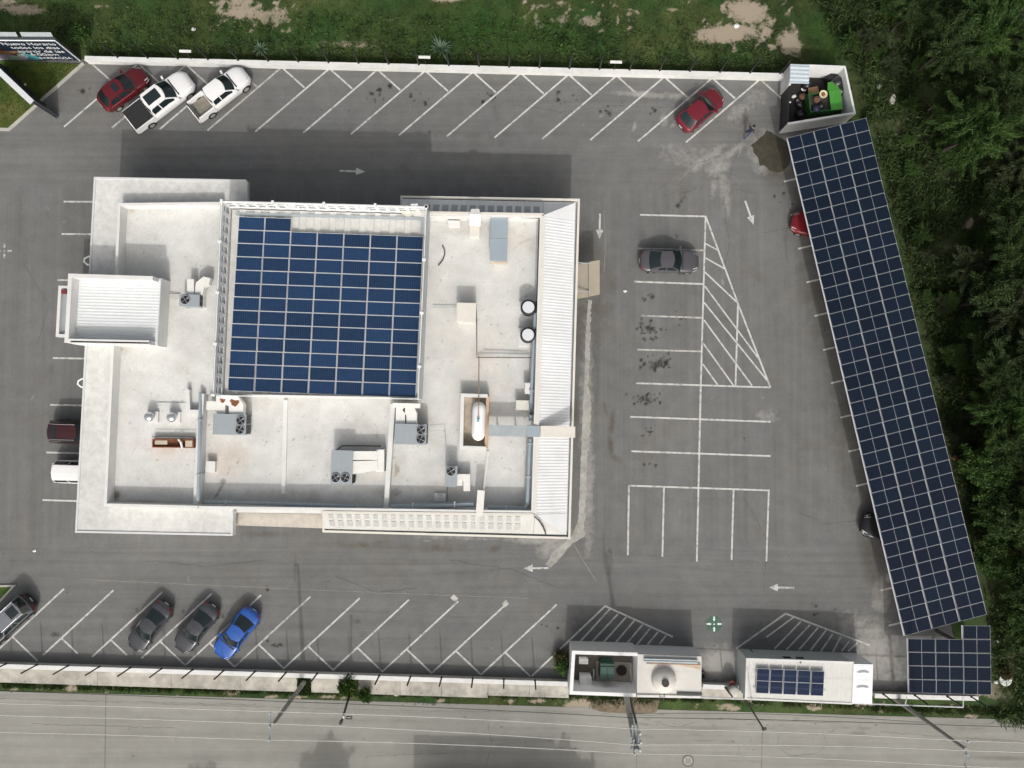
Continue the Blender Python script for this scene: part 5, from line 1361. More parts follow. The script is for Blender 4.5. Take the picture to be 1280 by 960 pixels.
for f in (.22, .6):
    p = lerp(lerp(X4[0], X4[1], .5), lerp(X4[3], X4[2], .5), f); mb = MB(); n_ = 12
    vs = [(p.x - .5, p.y, p.z), (p.x + .5, p.y, p.z)]
    prof = [(p.x + .5 * math.cos(math.pi * i / n_), p.y + .22 * math.sin(math.pi * i / n_), p.z + .004) for i in range(n_ + 1)]
    top = [(p.x + .3 * math.cos(math.pi * i / n_), p.y + .06 * math.sin(math.pi * i / n_), p.z + .12) for i in range(n_ + 1)]
    mb.add(prof + top, [(i, i + 1, n_ + 2 + i, n_ + 1 + i) for i in range(n_)]); mb.build('moulded_ridge', M_WHITE_P, t)
# cylinder tank in the gap, small red pot
c = at(918, 865, 1.3); mb = MB(); mb.lathe(c, [(.42, .05), (.44, .3), (.44, 1.2), (.38, 1.3), (.2, 1.34)], 20, mi=0)
tk = mb.build('grey_tank', mat('tank_concrete', (.46, .45, .42), rough=.8, var=.08), origin=(c.x, c.y, 0), smooth=True); tag(tk, 'grey drum-shaped tank in the gap beside the guard building', 'tank')
c = at(915, 855, 1.0); mb = MB(); mb.cyl(c, .22, .75, 1.02, 12, r2=.26)
tag(mb.build('red_pot', mat('pot_red', (.16, .04, .03), rough=.7), origin=(c.x, c.y, .75)), 'dark red pot on the low wall beside the grey drum tank', 'pot')
c = at(878.5, 846, .5); mb = MB()
mb.lathe((c.x, c.y), [(.3, .05), (.33, .1), (.33, .2), (.3, .25), (.2, .25), (.18, .05)], 16)
tag(mb.build('old_tyre', M_BLACK, origin=(c.x, c.y, .05)), 'black tyre lying against the cistern room wall in the gap', 'tyre')
# street side rail of the guard building and right corner
t = thing('street_rail', at(1000, 885, 0), 'thin pale horizontal rail running above the verge along the guard building and lower right corner', 'rail')
mb = MB(); mb.tube([at(876, 871.5, 2.6), at(1092, 880, 2.6), at(1204, 884, 2.6)], .05, 5); mb.tube([at(1204, 884, 2.6), at(1204, 870, 2.6)], .04, 5); mb.tube([at(1134, 870, 2.6), at(1131, 881.5, 2.6)], .04, 5); mb.build('bar', M_RAIL, t)
mb = MB()
for u, v in ((1092.5, 880), (1203.5, 884)):
    p = at(u, v, 2.6); mb.box((p.x, p.y, 1.3), (.06, .06, 2.6))
mb.build('upright', M_RAIL, t)

# ------------------------------------------------------------------ utility poles and wires
M_CONC = mat('pole_concrete', (.30, .29, .265), rough=.85, var=.12, scale=3)
M_INS = mat('insulator', (.45, .50, .52), rough=.4)
M_WIRE = mat('bare_wire', (.66, .65, .62), rough=.6)
def pole(bu, bv, tu, tv, h, label, m, r0=.19, r1=.12, arm=None, name='utility_pole', cat='utility pole', square=False):
    b, tp = at(bu, bv, 0), at(tu, tv, h)
    t = thing(name, b, label, cat)
    mb = MB(); mb.tube([b - Vector((0, 0, .2)), tp], r0, 4 if square else 10, r2=r1); mb.build('shaft', m, t)
    if arm:
        (u0, v0), (u1, v1) = arm; a, c = at(u0, v0, h - .25), at(u1, v1, h - .25)
        mb = MB(); mb.tube([a, c], .06, 4); mb.build('crossarm', M_GALV, t)
        for f in (.02, .5, .98):
            p = lerp(a, c, f); mb = MB(); mb.cyl(p, .07, p.z + .05, p.z + .28, 8, r2=.05); mb.build('insulator', M_INS, t)
    return t
pole(380.5, 852, 341, 906, 8.3, 'tall concrete power pole leaning left in the picture, by the bottom wall', M_CONC, arm=((338.5, 889.5), (337.5, 925)))
pole(1118, 873, 1207, 936.5, 9.6, 'tall grey power pole in the lower right corner by the solar canopy', M_CONC, r0=.18, r1=.1, arm=((1208, 925), (1206, 959)))
cp_ = pole(782.5, 867, 795.5, 939, 9.9, 'concrete power pole with crossarms below the transformer yard', M_CONC, r0=.24, r1=.15, arm=((790, 905), (793, 942)))
for dz, du in ((-.2, 6), (-1.2, 5), (-2.2, 5)):
    a, b = at(795.5 - du - 2, 938 + dz * 7, 9.9 + dz), at(795.5 + du, 938 + dz * 7, 9.9 + dz); mb = MB(); mb.tube([a, b], .05, 4); mb.build('crossarm', M_GALV, cp_)
for a, b, z0, z1 in (((791, 905), (799, 938), 9, 9.7), ((797, 903), (797, 940), 9, 9.7)):
    mb = MB(); mb.tube([at(*a, z0), at(*b, z1)], .05, 4); mb.build('brace', M_GALV, cp_)
for u, v in ((790, 921), (800, 917), (801, 928), (790, 935), (800, 938)):
    p = at(u, v, 9.3); mb = MB(); mb.cyl(p, .08, 9.1, 9.45, 8); mb.build('insulator', M_INS, cp_)
pole(786.5, 868, 796, 906, 5.2, 'black steel post just right of the concrete power pole', M_POST, r0=.1, r1=.09, name='steel_post', cat='post')
lp = pole(438, 864, 426, 905, 5.5, 'black lamp post above the green shrub on the bottom verge', M_POST, r0=.09, r1=.08, name='lamp_post', cat='lamp post', square=True)
mb = MB(); p = at(431.5, 897, 5.0); mb.ring([(p.x + x, p.y + y) for x, y in ((.05, -.1), (.5, -.1), (.5, .1), (.05, .1))], [(p.x + x, p.y + y) for x, y in ((.09, -.06), (.46, -.06), (.46, .06), (.09, .06))], 4.95, 5.05); mb.build('bracket', M_POST, lp)
mb = MB(); p = at(426, 903, 5.4); mb.cyl(p, .13, 5.3, 5.52, 10); mb.build('lamp_head', M_BLACK, lp)
mb = MB(); p = at(428.5, 897, 5.2); mb.cyl(p, .1, 5.0, 5.15, 8); mb.build('collar', M_WMET, lp)
lp2 = pole(931, 872.5, 955, 912, 5.8, 'thin black lamp post leaning right below the guard building', M_POST, r0=.075, r1=.06, name='lamp_post', cat='lamp post')
mb = MB(); p = at(955, 911, 5.7); mb.box((p.x, p.y, 5.75), (.34, .16, .1), .4); mb.build('lamp_head', M_BLACK, lp2)
def wire(pts, r, m, label, sag=.35):
    P = [at(*p) for p in pts]; Q = []
    for a, b in zip(P, P[1:]):
        for i in range(12):
            f = i / 12; q_ = lerp(a, b, f); q_.z -= sag * 4 * f * (1 - f) * min(1, (b - a).length / 20); Q.append(q_)
    Q.append(P[-1]); mb = MB(); mb.tube(Q, r, 4)
    tag(mb.build('overhead_wire', m, origin=P[1]), label, 'wire')
for k_, (vl, va, vb, vc, vd) in enumerate(((887, 889.5, 911, 926, 940), (902, 904.5, 931, 938, 952), (924, 925, 942, 958, 976))):
    wire([(-300, vl - 12, 8.4), (338, va, 8.3), (792, vb, 9.8), (1207, vc, 9.5), (1700, vd + 12, 9.5)], .025, M_WIRE, 'pale overhead power line along the road, ' + ('nearest the wall', 'middle of three', 'farthest from the wall')[k_])
wire([(-300, 855, 5), (354, 877, 5), (787, 897, 5), (1150, 905.5, 5), (1700, 925, 5)], .022, M_CABLE, 'black cable strung along the road, the longer of two', .2)
wire([(787, 892, 5.6), (960, 892.5, 5.4), (1155, 903, 5.6)], .018, M_CABLE, 'thinner black cable between the two right power poles', .2)

# ------------------------------------------------------------------ things beyond the lower edge that throw shade on the road
ob = thing('house', at(615, 1065, 0), 'plain flat-roofed house across the road, below the picture edge', 'house')
H4 = [at(524, 1019, 0), at(700, 1022, 0), at(700, 1160, 0), at(522, 1158, 0)]
mb = MB(); mb.prism([p[:2] for p in H4], 0, 5.2); mb.build('wall', M_WALL, ob)
mb = MB(); mb.ring(H4[::-1], inset(H4[::-1], .2), 5.2, 5.6); mb.build('parapet', M_WALL, ob)
# ------------------------------------------------------------------ vehicles
M_GLASS = mat('car_glass', (.012, .020, .022), rough=.06, var=.1, spec=.7)
M_TYRE = mat('tyre_rubber', (.018, .018, .018), rough=.85, var=.15)
M_RIM = mat('alloy_rim', (.52, .53, .54), rough=.35, metal=.6, var=.05)
M_HEAD = mat('headlight_lens', (.62, .64, .66), rough=.15, var=.05)
M_TAIL = mat('taillight_lens', (.28, .012, .015), rough=.2, var=.1)
M_TRIM = mat('dark_trim', (.02, .02, .021), rough=.6, var=.1)
M_NPL = mat('number_plate', (.62, .62, .60), rough=.6, var=.05)
M_CHROME = mat('bright_trim', (.62, .63, .64), rough=.25, metal=.7, var=.03)
def paint(name, col, rough=.35, metal=.0):
    return mat('paint_' + name, col, rough=rough, metal=metal, var=.04, scale=1.5, coat=.25)
def pl(x, pts):
    for (a, p), (b, q) in zip(pts, pts[1:]):
        if x <= b: return p + (q - p) * max(0, (x - a)) / (b - a)
    return pts[-1][1]
SPEC = {  # L, W, H, belt profile (x/L, z), cabin rear base, rear top, front top, front base (x/L), roof z
    'sedan': dict(L=4.65, W=1.80, H=1.45, deck=[(-.5, .72), (-.47, .92), (-.36, .98), (-.2, .96), (.16, .94), (.32, .88), (.44, .74), (.5, .55)], cab=(-.36, -.17, .065, .215)),
    'hatch': dict(L=4.3, W=1.78, H=1.48, deck=[(-.5, .70), (-.48, .90), (-.4, .97), (-.2, .96), (.17, .95), (.33, .90), (.45, .76), (.5, .55)], cab=(-.45, -.30, .06, .22)),
    'suv': dict(L=4.7, W=1.86, H=1.75, deck=[(-.5, .75), (-.485, 1.0), (-.4, 1.08), (.2, 1.07), (.34, 1.03), (.46, .88), (.5, .62)], cab=(-.475, -.40, .08, .21)),
    'van': dict(L=4.8, W=1.86, H=1.80, deck=[(-.5, .75), (-.49, 1.0), (-.4, 1.06), (.25, 1.05), (.38, .98), (.47, .82), (.5, .6)], cab=(-.462, -.40, .13, .29)),
    'pickup': dict(L=5.6, W=1.92, H=1.82, deck=[(-.5, 1.06), (-.2, 1.06), (.1, 1.10), (.24, 1.12), (.36, 1.08), (.46, .98), (.5, .7)], cab=(-.215, -.185, .115, .245)),
}
def car(kind, u, v, nose, paint_m, label, name='parked_car', cat='car', scale=1.0, sunroof=None, rails=False, bed=None, roof_m=None, wheelm=None, zc=.8, group='cars parked in the lot', wid=1.0, glass=None):
    """nose = direction in degrees (0 = right, 90 = up in the photo); u, v = photo point of the car's middle at height zc"""
    S = SPEC[kind]; L, W, H = S['L'] * scale, S['W'] * scale * wid, S['H'] * min(1, scale)
    p = at(u, v, zc)
    root = thing(name, (p.x, p.y, .03), label, cat, rz=R(nose), group=group)
    gl = glass or M_GLASS
    deck = [(a * L, z) for a, z in S['deck']]
    xr, rt, ft, xf = [a * L for a in S['cab']]
    # lower body
    xs = [-.5, -.492, -.475, -.44, -.38, -.3, -.2, -.1, 0, .1, .2, .28, .35, .4, .44, .472, .49, .5]
    if kind == 'pickup': xs = [-.20] + [x for x in xs if x > -.19]
    def hw(x):
        e = abs(2 * x)
        if kind == 'pickup' and x < 0: return W / 2
        pw = 2.6 if x > 0 else 3.2
        s = max(0.0, (e - .62) / .38)
        return W / 2 * (1 - .40 * s ** pw)
    vs, fs = [], []
    rings = []
    for x in xs:
        w = hw(x); zt = pl(x * L, deck); X = x * L
        zb = .24 + (.12 if abs(x) > .47 else 0)
        mid = .62 * zt + .05
        half = [(.55 * w, zb), (.92 * w, zb + .02), (.985 * w, zb + .16), (w, mid), (.975 * w, zt - .10), (.93 * w, zt - .035), (.82 * w, zt), (.42 * w, zt + .025), (0, zt + .03)]
        ring = [(X, y, z) for y, z in half] + [(X, -y, z) for y, z in half[-2::-1]]
        rings.append(ring)
    n_ = len(rings[0])
    for r in rings: vs += r
    for i in range(len(rings) - 1):
        for j in range(n_ - 1): fs.append((i * n_ + j, i * n_ + j + 1, (i + 1) * n_ + j + 1, (i + 1) * n_ + j))
        fs.append((i * n_ + n_ - 1, i * n_, (i + 1) * n_, (i + 1) * n_ + n_ - 1))
    fs += [tuple(range(n_))[::-1], tuple((len(rings) - 1) * n_ + j for j in range(n_))]
    mb = MB(); mb.add(vs, fs); body = mb.build('body', paint_m, root, smooth=True, local=True)
    # cabin
    bw, rw = W / 2 * .93, W / 2 * (.70 if kind != 'van' else .62)
    def prof(x):
        zb = pl(x, deck)
        return pl(x, [(xr, pl(xr, deck)), (rt, H - .03), ((rt + ft) / 2, H), (ft, H - .02), (xf, pl(xf, deck))]), zb
    def top(x, q, off=0.0):
        z, zb = prof(x); k_ = (z - zb) / max(.05, H - zb); tw = lerp(bw * .97, rw, max(0, min(1, k_)))
        bow = .20 * q * q
        fx = -bow if x >= ft else (bow * .7 if x <= rt else -bow * .35 * ((x - rt) / (ft - rt)) + bow * .25 * (1 - (x - rt) / (ft - rt)))
        return Vector((x + fx, tw * q, z + .035 * (1 - q * q) * k_ + off))
    def side(x, g, sg, off=0.0):
        t_ = top(x, 1.0); zb = pl(x, deck) - .02
        b_ = Vector((t_.x, bw, zb)); p_ = lerp(b_, t_, g)
        return Vector((p_.x, sg * (p_.y + off), p_.z))
    st = [lerp(xr, rt, f) for f in (0, .5, 1)] + [lerp(rt, ft, f) for f in (.25, .5, .75)] + [lerp(ft, xf, f) for f in (0, .5, 1)]
    qs = (-1, -.6, 0, .6, 1)
    vs, fs = [], []
    for x in st: vs += [side(x, 0, -1)] + [top(x, q) for q in qs] + [side(x, 0, 1)]
    m_ = len(qs) + 2
    for i in range(len(st) - 1):
        for j in range(m_ - 1): fs.append((i * m_ + j, (i + 1) * m_ + j, (i + 1) * m_ + j + 1, i * m_ + j + 1))
    fs += [tuple(range(m_)), tuple((len(st) - 1) * m_ + j for j in range(m_))[::-1]]
    mb = MB(); mb.add(vs, fs); mb.build('cabin', roof_m or paint_m, root, local=True, smooth=False)
    def patch(fn, nu, nv, name_, m):
        vs = [fn(i / nu, j / nv) for i in range(nu + 1) for j in range(nv + 1)]
        fs = [(i * (nv + 1) + j, (i + 1) * (nv + 1) + j, (i + 1) * (nv + 1) + j + 1, i * (nv + 1) + j + 1) for i in range(nu) for j in range(nv)]
        mb = MB(); mb.add(vs, fs); return mb.build(name_, m, root, smooth=True, local=True)
    patch(lambda a, b: top(lerp(ft + .03, xf - .04, a), lerp(-.93, .93, b), .014), 4, 8, 'windshield', gl)
    patch(lambda a, b: top(lerp(xr + .05, rt - .03, a), lerp(-.86, .86, b), .014), 3, 8, 'rear_window', gl)
    for sg in (-1, 1):
        lo, hi = xr + (rt - xr) * .75, ft + (xf - ft) * .62
        mid_ = lerp(rt, ft, .48)
        for a0, a1 in ((lo, mid_ - .05), (mid_ + .05, hi)):
            patch(lambda a, b, a0=a0, a1=a1, sg=sg: side(lerp(a0, a1, a), lerp(.18, .88, b), sg, .012), 4, 2, 'side_window', gl)
        mx = xf - (xf - ft) * .28
        mb = MB(); mb.box((mx, sg * (W / 2 + .1), pl(mx, deck) + .08), (.14, .22, .15), sg * -.2); mb.build('mirror', paint_m if kind != 'van' else paint_m, root, local=True)
    # wheels
    wb = L * (.29 if kind != 'pickup' else .31); wr = .33 if kind in ('sedan', 'hatch') else .38
    for sx in (-1, 1):
        for sy in (-1, 1):
            cx, cy = sx * wb + (.03 * L if sx > 0 else 0), sy * (W / 2 - .09)
            vs, fs = [], []; n_ = 20
            for y, r in ((-.11, wr * .6), (-.11, wr * .92), (-.07, wr), (.07, wr), (.11, wr * .92), (.11, wr * .6)):
                vs += [(cx + r * math.cos(2 * math.pi * i / n_), cy + y, wr - .02 + r * math.sin(2 * math.pi * i / n_)) for i in range(n_)]
            for k_ in range(5): fs += [(k_ * n_ + i, k_ * n_ + (i + 1) % n_, (k_ + 1) * n_ + (i + 1) % n_, (k_ + 1) * n_ + i) for i in range(n_)]
            mb = MB(); mb.add(vs, fs); wheel = mb.build('wheel', M_TYRE, root, smooth=False, local=True)
            vs = [(cx, cy + sy * .115, wr - .02)] + [(cx + wr * .66 * math.cos(2 * math.pi * i / n_), cy + sy * .10, wr - .02 + wr * .66 * math.sin(2 * math.pi * i / n_)) for i in range(n_)]
            mb = MB(); mb.add(vs, [(0, 1 + i, 1 + (i + 1) % n_) for i in range(n_)]); mb.build('rim', wheelm or M_RIM, wheel, local=True)
    # lights, bumpers, plates
    for sg in (-1, 1):
        x0, x1 = .405 * L, .482 * L
        def hl(a, b, sg=sg):
            x = lerp(x0, x1, a); w = hw(x / L); y = lerp(.97, .70, b) * w; z = pl(x, deck) - lerp(.11, -.012, b)
            return Vector((x + .01, sg * (y + .012), z + .012))
        patch(hl, 3, 2, 'headlight', M_HEAD)
        if kind != 'pickup':
            x2, x3 = -.492 * L, -.43 * L
            def tl(a, b, sg=sg):
                x = lerp(x2, x3, a); w = hw(x / L); y = lerp(.985, .74, b) * w; z = pl(x, deck) - lerp(.16, -.006, b)
                return Vector((x - .012, sg * (y + .012), z + .012))
            patch(tl, 3, 2, 'taillight', M_TAIL)
    if kind != 'pickup':
        mb = MB(); mb.box((-.5 * L - .012, 0, .62), (.02, .36, .14)); mb.build('number_plate', M_NPL, root, local=True)
    mb = MB(); mb.box((.5 * L + .006, 0, .5), (.03, .8, .16)); mb.box((.44 * L, 0, .27), (.3, W * .7, .12)); mb.build('grille', M_TRIM, root, local=True)
    mb = MB(); mb.box((xf + .03, 0, pl(xf, deck) + .02), (.10, bw * 1.6, .03)); mb.build('cowl', M_TRIM, root, local=True)
    if sunroof:
        a0, a1, wq = sunroof
        patch(lambda a, b: top(lerp(lerp(rt, ft, a0), lerp(rt, ft, a1), a), lerp(-wq, wq, b), .014), 3, 4, 'sunroof', gl)
    if rails:
        for sg in (-1, 1):
            mb = MB(); mb.tube([top(lerp(rt, ft, f), sg * .9, .06) for f in (-.02, .25, .5, .75, .97)], .025, 5); mb.build('roof_rail', M_CHROME, root, local=True)
    if kind == 'pickup':
        x0, x1 = -.5 * L, -.205 * L
        o_ = [(x0, -W / 2 + .03), (x1, -W / 2), (x1, W / 2), (x0, W / 2 - .03)]
        i_ = [(x0 + .07, -W / 2 + .16), (x1 - .05, -W / 2 + .16), (x1 - .05, W / 2 - .16), (x0 + .07, W / 2 - .16)]
        mb = MB(); mb.ring(o_, i_, .42, 1.08); mb.prism(i_, .5, .62); mb.prism([(x0 - .14, -W / 2 + .1), (x0, -W / 2 + .1), (x0, W / 2 - .1), (x0 - .14, W / 2 - .1)], .42, .62, bottom=True)
        mb.build('bed', paint_m, root, local=True)
        if bed == 'cover':
            mb = MB(); mb.prism([(x0 + .0, -W / 2 + .1), (x1 - .02, -W / 2 + .1), (x1 - .02, W / 2 - .1), (x0 + .0, W / 2 - .1)], 1.085, 1.13, bottom=True); mb.build('bed_cover', M_TRIM, root, local=True)
        else:
            mb = MB(); mb.prism(inset(i_, .02), .62, .65); mb.build('bed_liner', mat('bed_tan', (.20, .185, .155), rough=.9, var=.3, scale=3), root, local=True)
            mb = MB(); mb.box((x0 + .02, 0, .86), (.09, W - .1, .47)); mb.build('tailgate', M_TRIM, root, local=True)
        for sg in (-1, 1):
            mb = MB(); mb.box((x0 - .005, sg * (W / 2 - .12), .85), (.04, .16, .4)); mb.build('taillight', M_TAIL, root, local=True)
        mb = MB(); mb.box((x0 - .15, 0, .55), (.02, .3, .12)); mb.build('number_plate', M_NPL, root, local=True)
    return root
P_WHITE = paint('white', (.80, .80, .80)); P_RED = paint('dark_red', (.095, .006, .010)); P_RED2 = paint('wine_red', (.14, .010, .020)); P_GREY = paint('graphite', (.050, .053, .062), metal=.2); P_GREY2 = paint('grey_brown', (.085, .082, .092), metal=.2)
P_BLUE = paint('bright_blue', (.016, .085, .36)); P_BLACK = paint('black', (.014, .014, .016)); P_MAROON = paint('maroon', (.040, .006, .009)); P_REDX = paint('red', (.20, .010, .016))
car('hatch', 153, 110.5, 38, P_RED, 'dark red hatchback at the far left of the top row of parked vehicles', scale=1.0, sunroof=(.48, .78, .55))
car('pickup', 200, 124.5, 38, P_WHITE, 'white pickup with a black bed cover and black glass roof panel', cat='pickup', bed='cover', sunroof=(.12, .82, .62), name='pickup_truck', zc=.9, scale=1.04)
car('pickup', 274.5, 115, 38.5, P_WHITE, 'white pickup with an open tan bed, third vehicle of the top row', cat='pickup', bed='open', name='pickup_truck', zc=.9, scale=.93)
car('hatch', 876, 136.5, 40, P_RED2, 'wine red hatchback alone near the right end of the top row', scale=.96, wid=1.05)
car('sedan', 836.5, 326, -1, P_GREY2, 'grey sedan alone in the middle stalls, its front to the right', scale=1.0)
car('hatch', 1024, 283, 167, P_REDX, 'red car mostly hidden under the long solar carport, only its nose showing', scale=1.0)
car('suv', 1115, 663, 167, P_BLACK, 'black car mostly hidden under the lower half of the long solar carport', scale=1.0)
car('suv', 98, 540, -1.5, P_MAROON, 'dark maroon car with roof rails tucked against the left side of the building', rails=True, sunroof=(.12, .3, .7), scale=1.0)
car('van', 103, 590, -1.5, P_WHITE, 'white van tucked against the left side of the building below the maroon car', scale=.98)
car('suv', 9, 776, 223, P_BLACK, 'black car with a grey glass roof and roof rails at the lower left picture edge', rails=True, scale=1.0, roof_m=paint('roof_grey', (.16, .17, .19)), sunroof=(.08, .42, .62))
car('sedan', 186, 783.5, 233, P_GREY, 'left one of the two dark grey sedans by the bottom wall', scale=.93)
car('sedan', 244.5, 785.5, 232, P_GREY, 'dark grey sedan by the bottom wall, next to the bright blue car', scale=.93, zc=.8)
car('sedan', 295, 792, 232, P_BLUE, 'bright blue sedan by the bottom wall', scale=.96)

# ------------------------------------------------------------------ person
M_SKIN = mat('skin', (.30, .18, .12), rough=.6, var=.05); M_SHIRT = mat('navy_shirt', (.015, .017, .035), rough=.85, var=.2); M_JEANS = mat('blue_jeans', (.045, .07, .15), rough=.9, var=.15); M_HAIR = mat('black_hair', (.01, .009, .008), rough=.7); M_SHOE = mat('dark_shoe', (.02, .02, .02), rough=.7)
pp = at(932, 170, 0); pr = thing('person', (pp.x, pp.y, .03), 'person in blue jeans and dark shirt stepping forward near the damp soil patch', 'person', rz=R(48))
J = {'pelvis': (0, 0, .95, .13), 'waist': (.05, 0, 1.1, .125), 'chest': (.14, 0, 1.32, .155), 'neck': (.20, 0, 1.50, .055), 'jaw': (.235, 0, 1.58, .075), 'head': (.245, 0, 1.68, .10), 'crown': (.235, 0, 1.76, .07),
     'hipL': (.0, .1, .9, .10), 'kneeL': (.22, .11, .52, .07), 'ankleL': (.16, .11, .10, .045), 'toeL': (.33, .12, .045, .04), 'hipR': (.0, -.1, .9, .10), 'kneeR': (-.12, -.1, .50, .07), 'ankleR': (-.36, -.1, .14, .045), 'toeR': (-.22, -.1, .045, .04),
     'shL': (.14, .19, 1.40, .065), 'elL': (.22, .30, 1.14, .045), 'wrL': (.42, .26, 1.06, .032), 'pmL': (.50, .25, 1.04, .034), 'shR': (.14, -.19, 1.40, .065), 'elR': (.02, -.30, 1.15, .045), 'wrR': (.18, -.34, .98, .032), 'pmR': (.25, -.34, .94, .034)}
EJ = [('pelvis', 'waist'), ('waist', 'chest'), ('chest', 'neck'), ('neck', 'jaw'), ('jaw', 'head'), ('head', 'crown'), ('pelvis', 'hipL'), ('hipL', 'kneeL'), ('kneeL', 'ankleL'), ('ankleL', 'toeL'), ('pelvis', 'hipR'), ('hipR', 'kneeR'), ('kneeR', 'ankleR'), ('ankleR', 'toeR'),
      ('chest', 'shL'), ('shL', 'elL'), ('elL', 'wrL'), ('wrL', 'pmL'), ('chest', 'shR'), ('shR', 'elR'), ('elR', 'wrR'), ('wrR', 'pmR')]
for s, px_, py_, pz_ in (('L', .50, .25, 1.04), ('R', .25, -.34, .94)):
    for f, (dy, ln) in enumerate(((-.03, .075), (-.01, .09), (.01, .085), (.03, .065))):
        J[f'f{s}{f}a'] = (px_ + .04, py_ + dy, pz_ - .01, .009); J[f'f{s}{f}b'] = (px_ + .04 + ln * .6, py_ + dy * 1.3, pz_ - .02 - ln * .3, .008)
        EJ += [('pm' + s, f'f{s}{f}a'), (f'f{s}{f}a', f'f{s}{f}b')]
    J[f'th{s}'] = (px_ + .03, py_ + (-.06 if s == 'L' else .06), pz_ - .02, .010); EJ.append(('pm' + s, f'th{s}'))
keys = list(J); me = bpy.data.meshes.new('body'); me.from_pydata([J[k_][:3] for k_ in keys], [(keys.index(a), keys.index(b)) for a, b in EJ], [])
o = bpy.data.objects.new('body', me); COL.objects.link(o)
sk = o.modifiers.new('skin', 'SKIN')
for i, k_ in enumerate(keys):
    r = J[k_][3]; me.skin_vertices[0].data[i].radius = (r, r)
    me.skin_vertices[0].data[i].use_root = k_ == 'pelvis'
sb = o.modifiers.new('sub', 'SUBSURF'); sb.levels = 1; sb.render_levels = 1
dg = bpy.context.evaluated_depsgraph_get(); me2 = bpy.data.meshes.new_from_object(o.evaluated_get(dg))
o.modifiers.clear(); o.data = me2; me2.name = 'body'; o.parent = pr
me2.materials.clear()
for m in (M_SKIN, M_SHIRT, M_JEANS, M_SHOE): me2.materials.append(m)
for p_ in me2.polygons:
    c = p_.center
    arm = abs(c.y) > .2
    p_.material_index = 3 if c.z < .11 else 2 if c.z < 1.0 and not (arm and c.z > .85) else (0 if c.z > 1.49 or (arm and c.z < 1.18) else 1)
    p_.use_smooth = True
mb = MB(); mb.lathe((.225, 0), [(.09, 1.62), (.112, 1.69), (.112, 1.76), (.085, 1.82), (.03, 1.845)], 14); mb.build('hair', M_HAIR, pr, smooth=True, local=True)
mb = MB()
for sg in (-1, 1): mb.cyl((.335, sg * .035), .012, 1.675, 1.695, 6)
mb.build('eyes', M_HAIR, pr, local=True)
mb = MB(); mb.box((.345, 0, 1.65), (.03, .025, .045)); mb.box((.325, 0, 1.605), (.015, .05, .012)); mb.build('face', M_SKIN, pr, local=True)
# ------------------------------------------------------------------ vegetation
def leaf_mat(name, c0, c1, c2, rough=.65, trans=.38):
    m = bpy.data.materials.new(name); n, l = nodes_of(m); b = n['Principled BSDF']
    b.inputs['Roughness'].default_value = rough; b.inputs['Specular IOR Level'].default_value = .25
    g = n.new('ShaderNodeNewGeometry'); r = n.new('ShaderNodeValToRGB')
    r.color_ramp.elements[0].color = (*c0, 1); r.color_ramp.elements[1].color = (*c2, 1)
    e = r.color_ramp.elements.new(.55); e.color = (*c1, 1)
    l.new(g.outputs['Random Per Island'], r.inputs[0])
    t = n.new('ShaderNodeTexNoise'); t.inputs['Scale'].default_value = .5; t.inputs['Detail'].default_value = 4; l.new(g.outputs['Position'], t.inputs['Vector'])
    mr = n.new('ShaderNodeMapRange'); mr.inputs[1].default_value = .3; mr.inputs[2].default_value = .7; mr.inputs[3].default_value = .6; mr.inputs[4].default_value = 1.35; l.new(t.outputs['Fac'], mr.inputs[0])
    sv = n.new('ShaderNodeVectorMath'); sv.operation = 'SCALE'; l.new(r.outputs[0], sv.inputs[0]); l.new(mr.outputs[0], sv.inputs['Scale'])
    l.new(sv.outputs[0], b.inputs['Base Color'])
    tr = n.new('ShaderNodeBsdfTranslucent'); l.new(sv.outputs[0], tr.inputs['Color'])
    mx = n.new('ShaderNodeMixShader'); mx.inputs[0].default_value = trans
    out = n['Material Output']; l.new(b.outputs[0], mx.inputs[1]); l.new(tr.outputs[0], mx.inputs[2]); l.new(mx.outputs[0], out.inputs[0])
    return m
M_LEAF = [leaf_mat('leaf_dark', (.030, .054, .018), (.052, .090, .028), (.084, .126, .040)), leaf_mat('leaf_mid', (.036, .078, .020), (.068, .132, .032), (.110, .176, .048)), leaf_mat('leaf_grey', (.036, .050, .024), (.062, .084, .038), (.092, .118, .052))]
M_WEED = leaf_mat('weed_leaf', (.032, .058, .020), (.064, .104, .032), (.110, .150, .056))
M_BLADE2 = leaf_mat('grass_blade', (.020, .050, .010), (.034, .078, .015), (.062, .104, .026))
M_DRY = leaf_mat('dry_grass', (.06, .065, .02), (.09, .085, .035), (.15, .13, .07))
M_FRESH = leaf_mat('fresh_leaf', (.030, .075, .012), (.06, .13, .02), (.11, .18, .04))
M_BARK = mat('bark', (.045, .038, .030), rough=.95, var=.3, scale=4)

def leaves_mesh(name, C, D, ln, wd, m, rng):
    """C centres, D directions (unit), ln, wd arrays; one pointed quad each"""
    k = len(C)
    U = np.cross(D, rng.normal(size=(k, 3))); U /= np.linalg.norm(U, axis=1, keepdims=True) + 1e-9
    a = C - D * ln[:, None] * .5; b = C + D * ln[:, None] * .5; mid = C + D * ln[:, None] * .08
    V = np.stack([a, mid - U * wd[:, None] * .5, b, mid + U * wd[:, None] * .5], 1).reshape(-1, 3)
    me = bpy.data.meshes.new(name)
    me.vertices.add(4 * k); me.vertices.foreach_set('co', V.astype(np.float32).ravel())
    me.loops.add(4 * k); me.loops.foreach_set('vertex_index', np.arange(4 * k, dtype=np.int32))
    me.polygons.add(k); me.polygons.foreach_set('loop_start', np.arange(k, dtype=np.int32) * 4)
    me.update(calc_edges=True); me.materials.append(m)
    return me
def unit_rows(a): return a / (np.linalg.norm(a, axis=1, keepdims=True) + 1e-9)
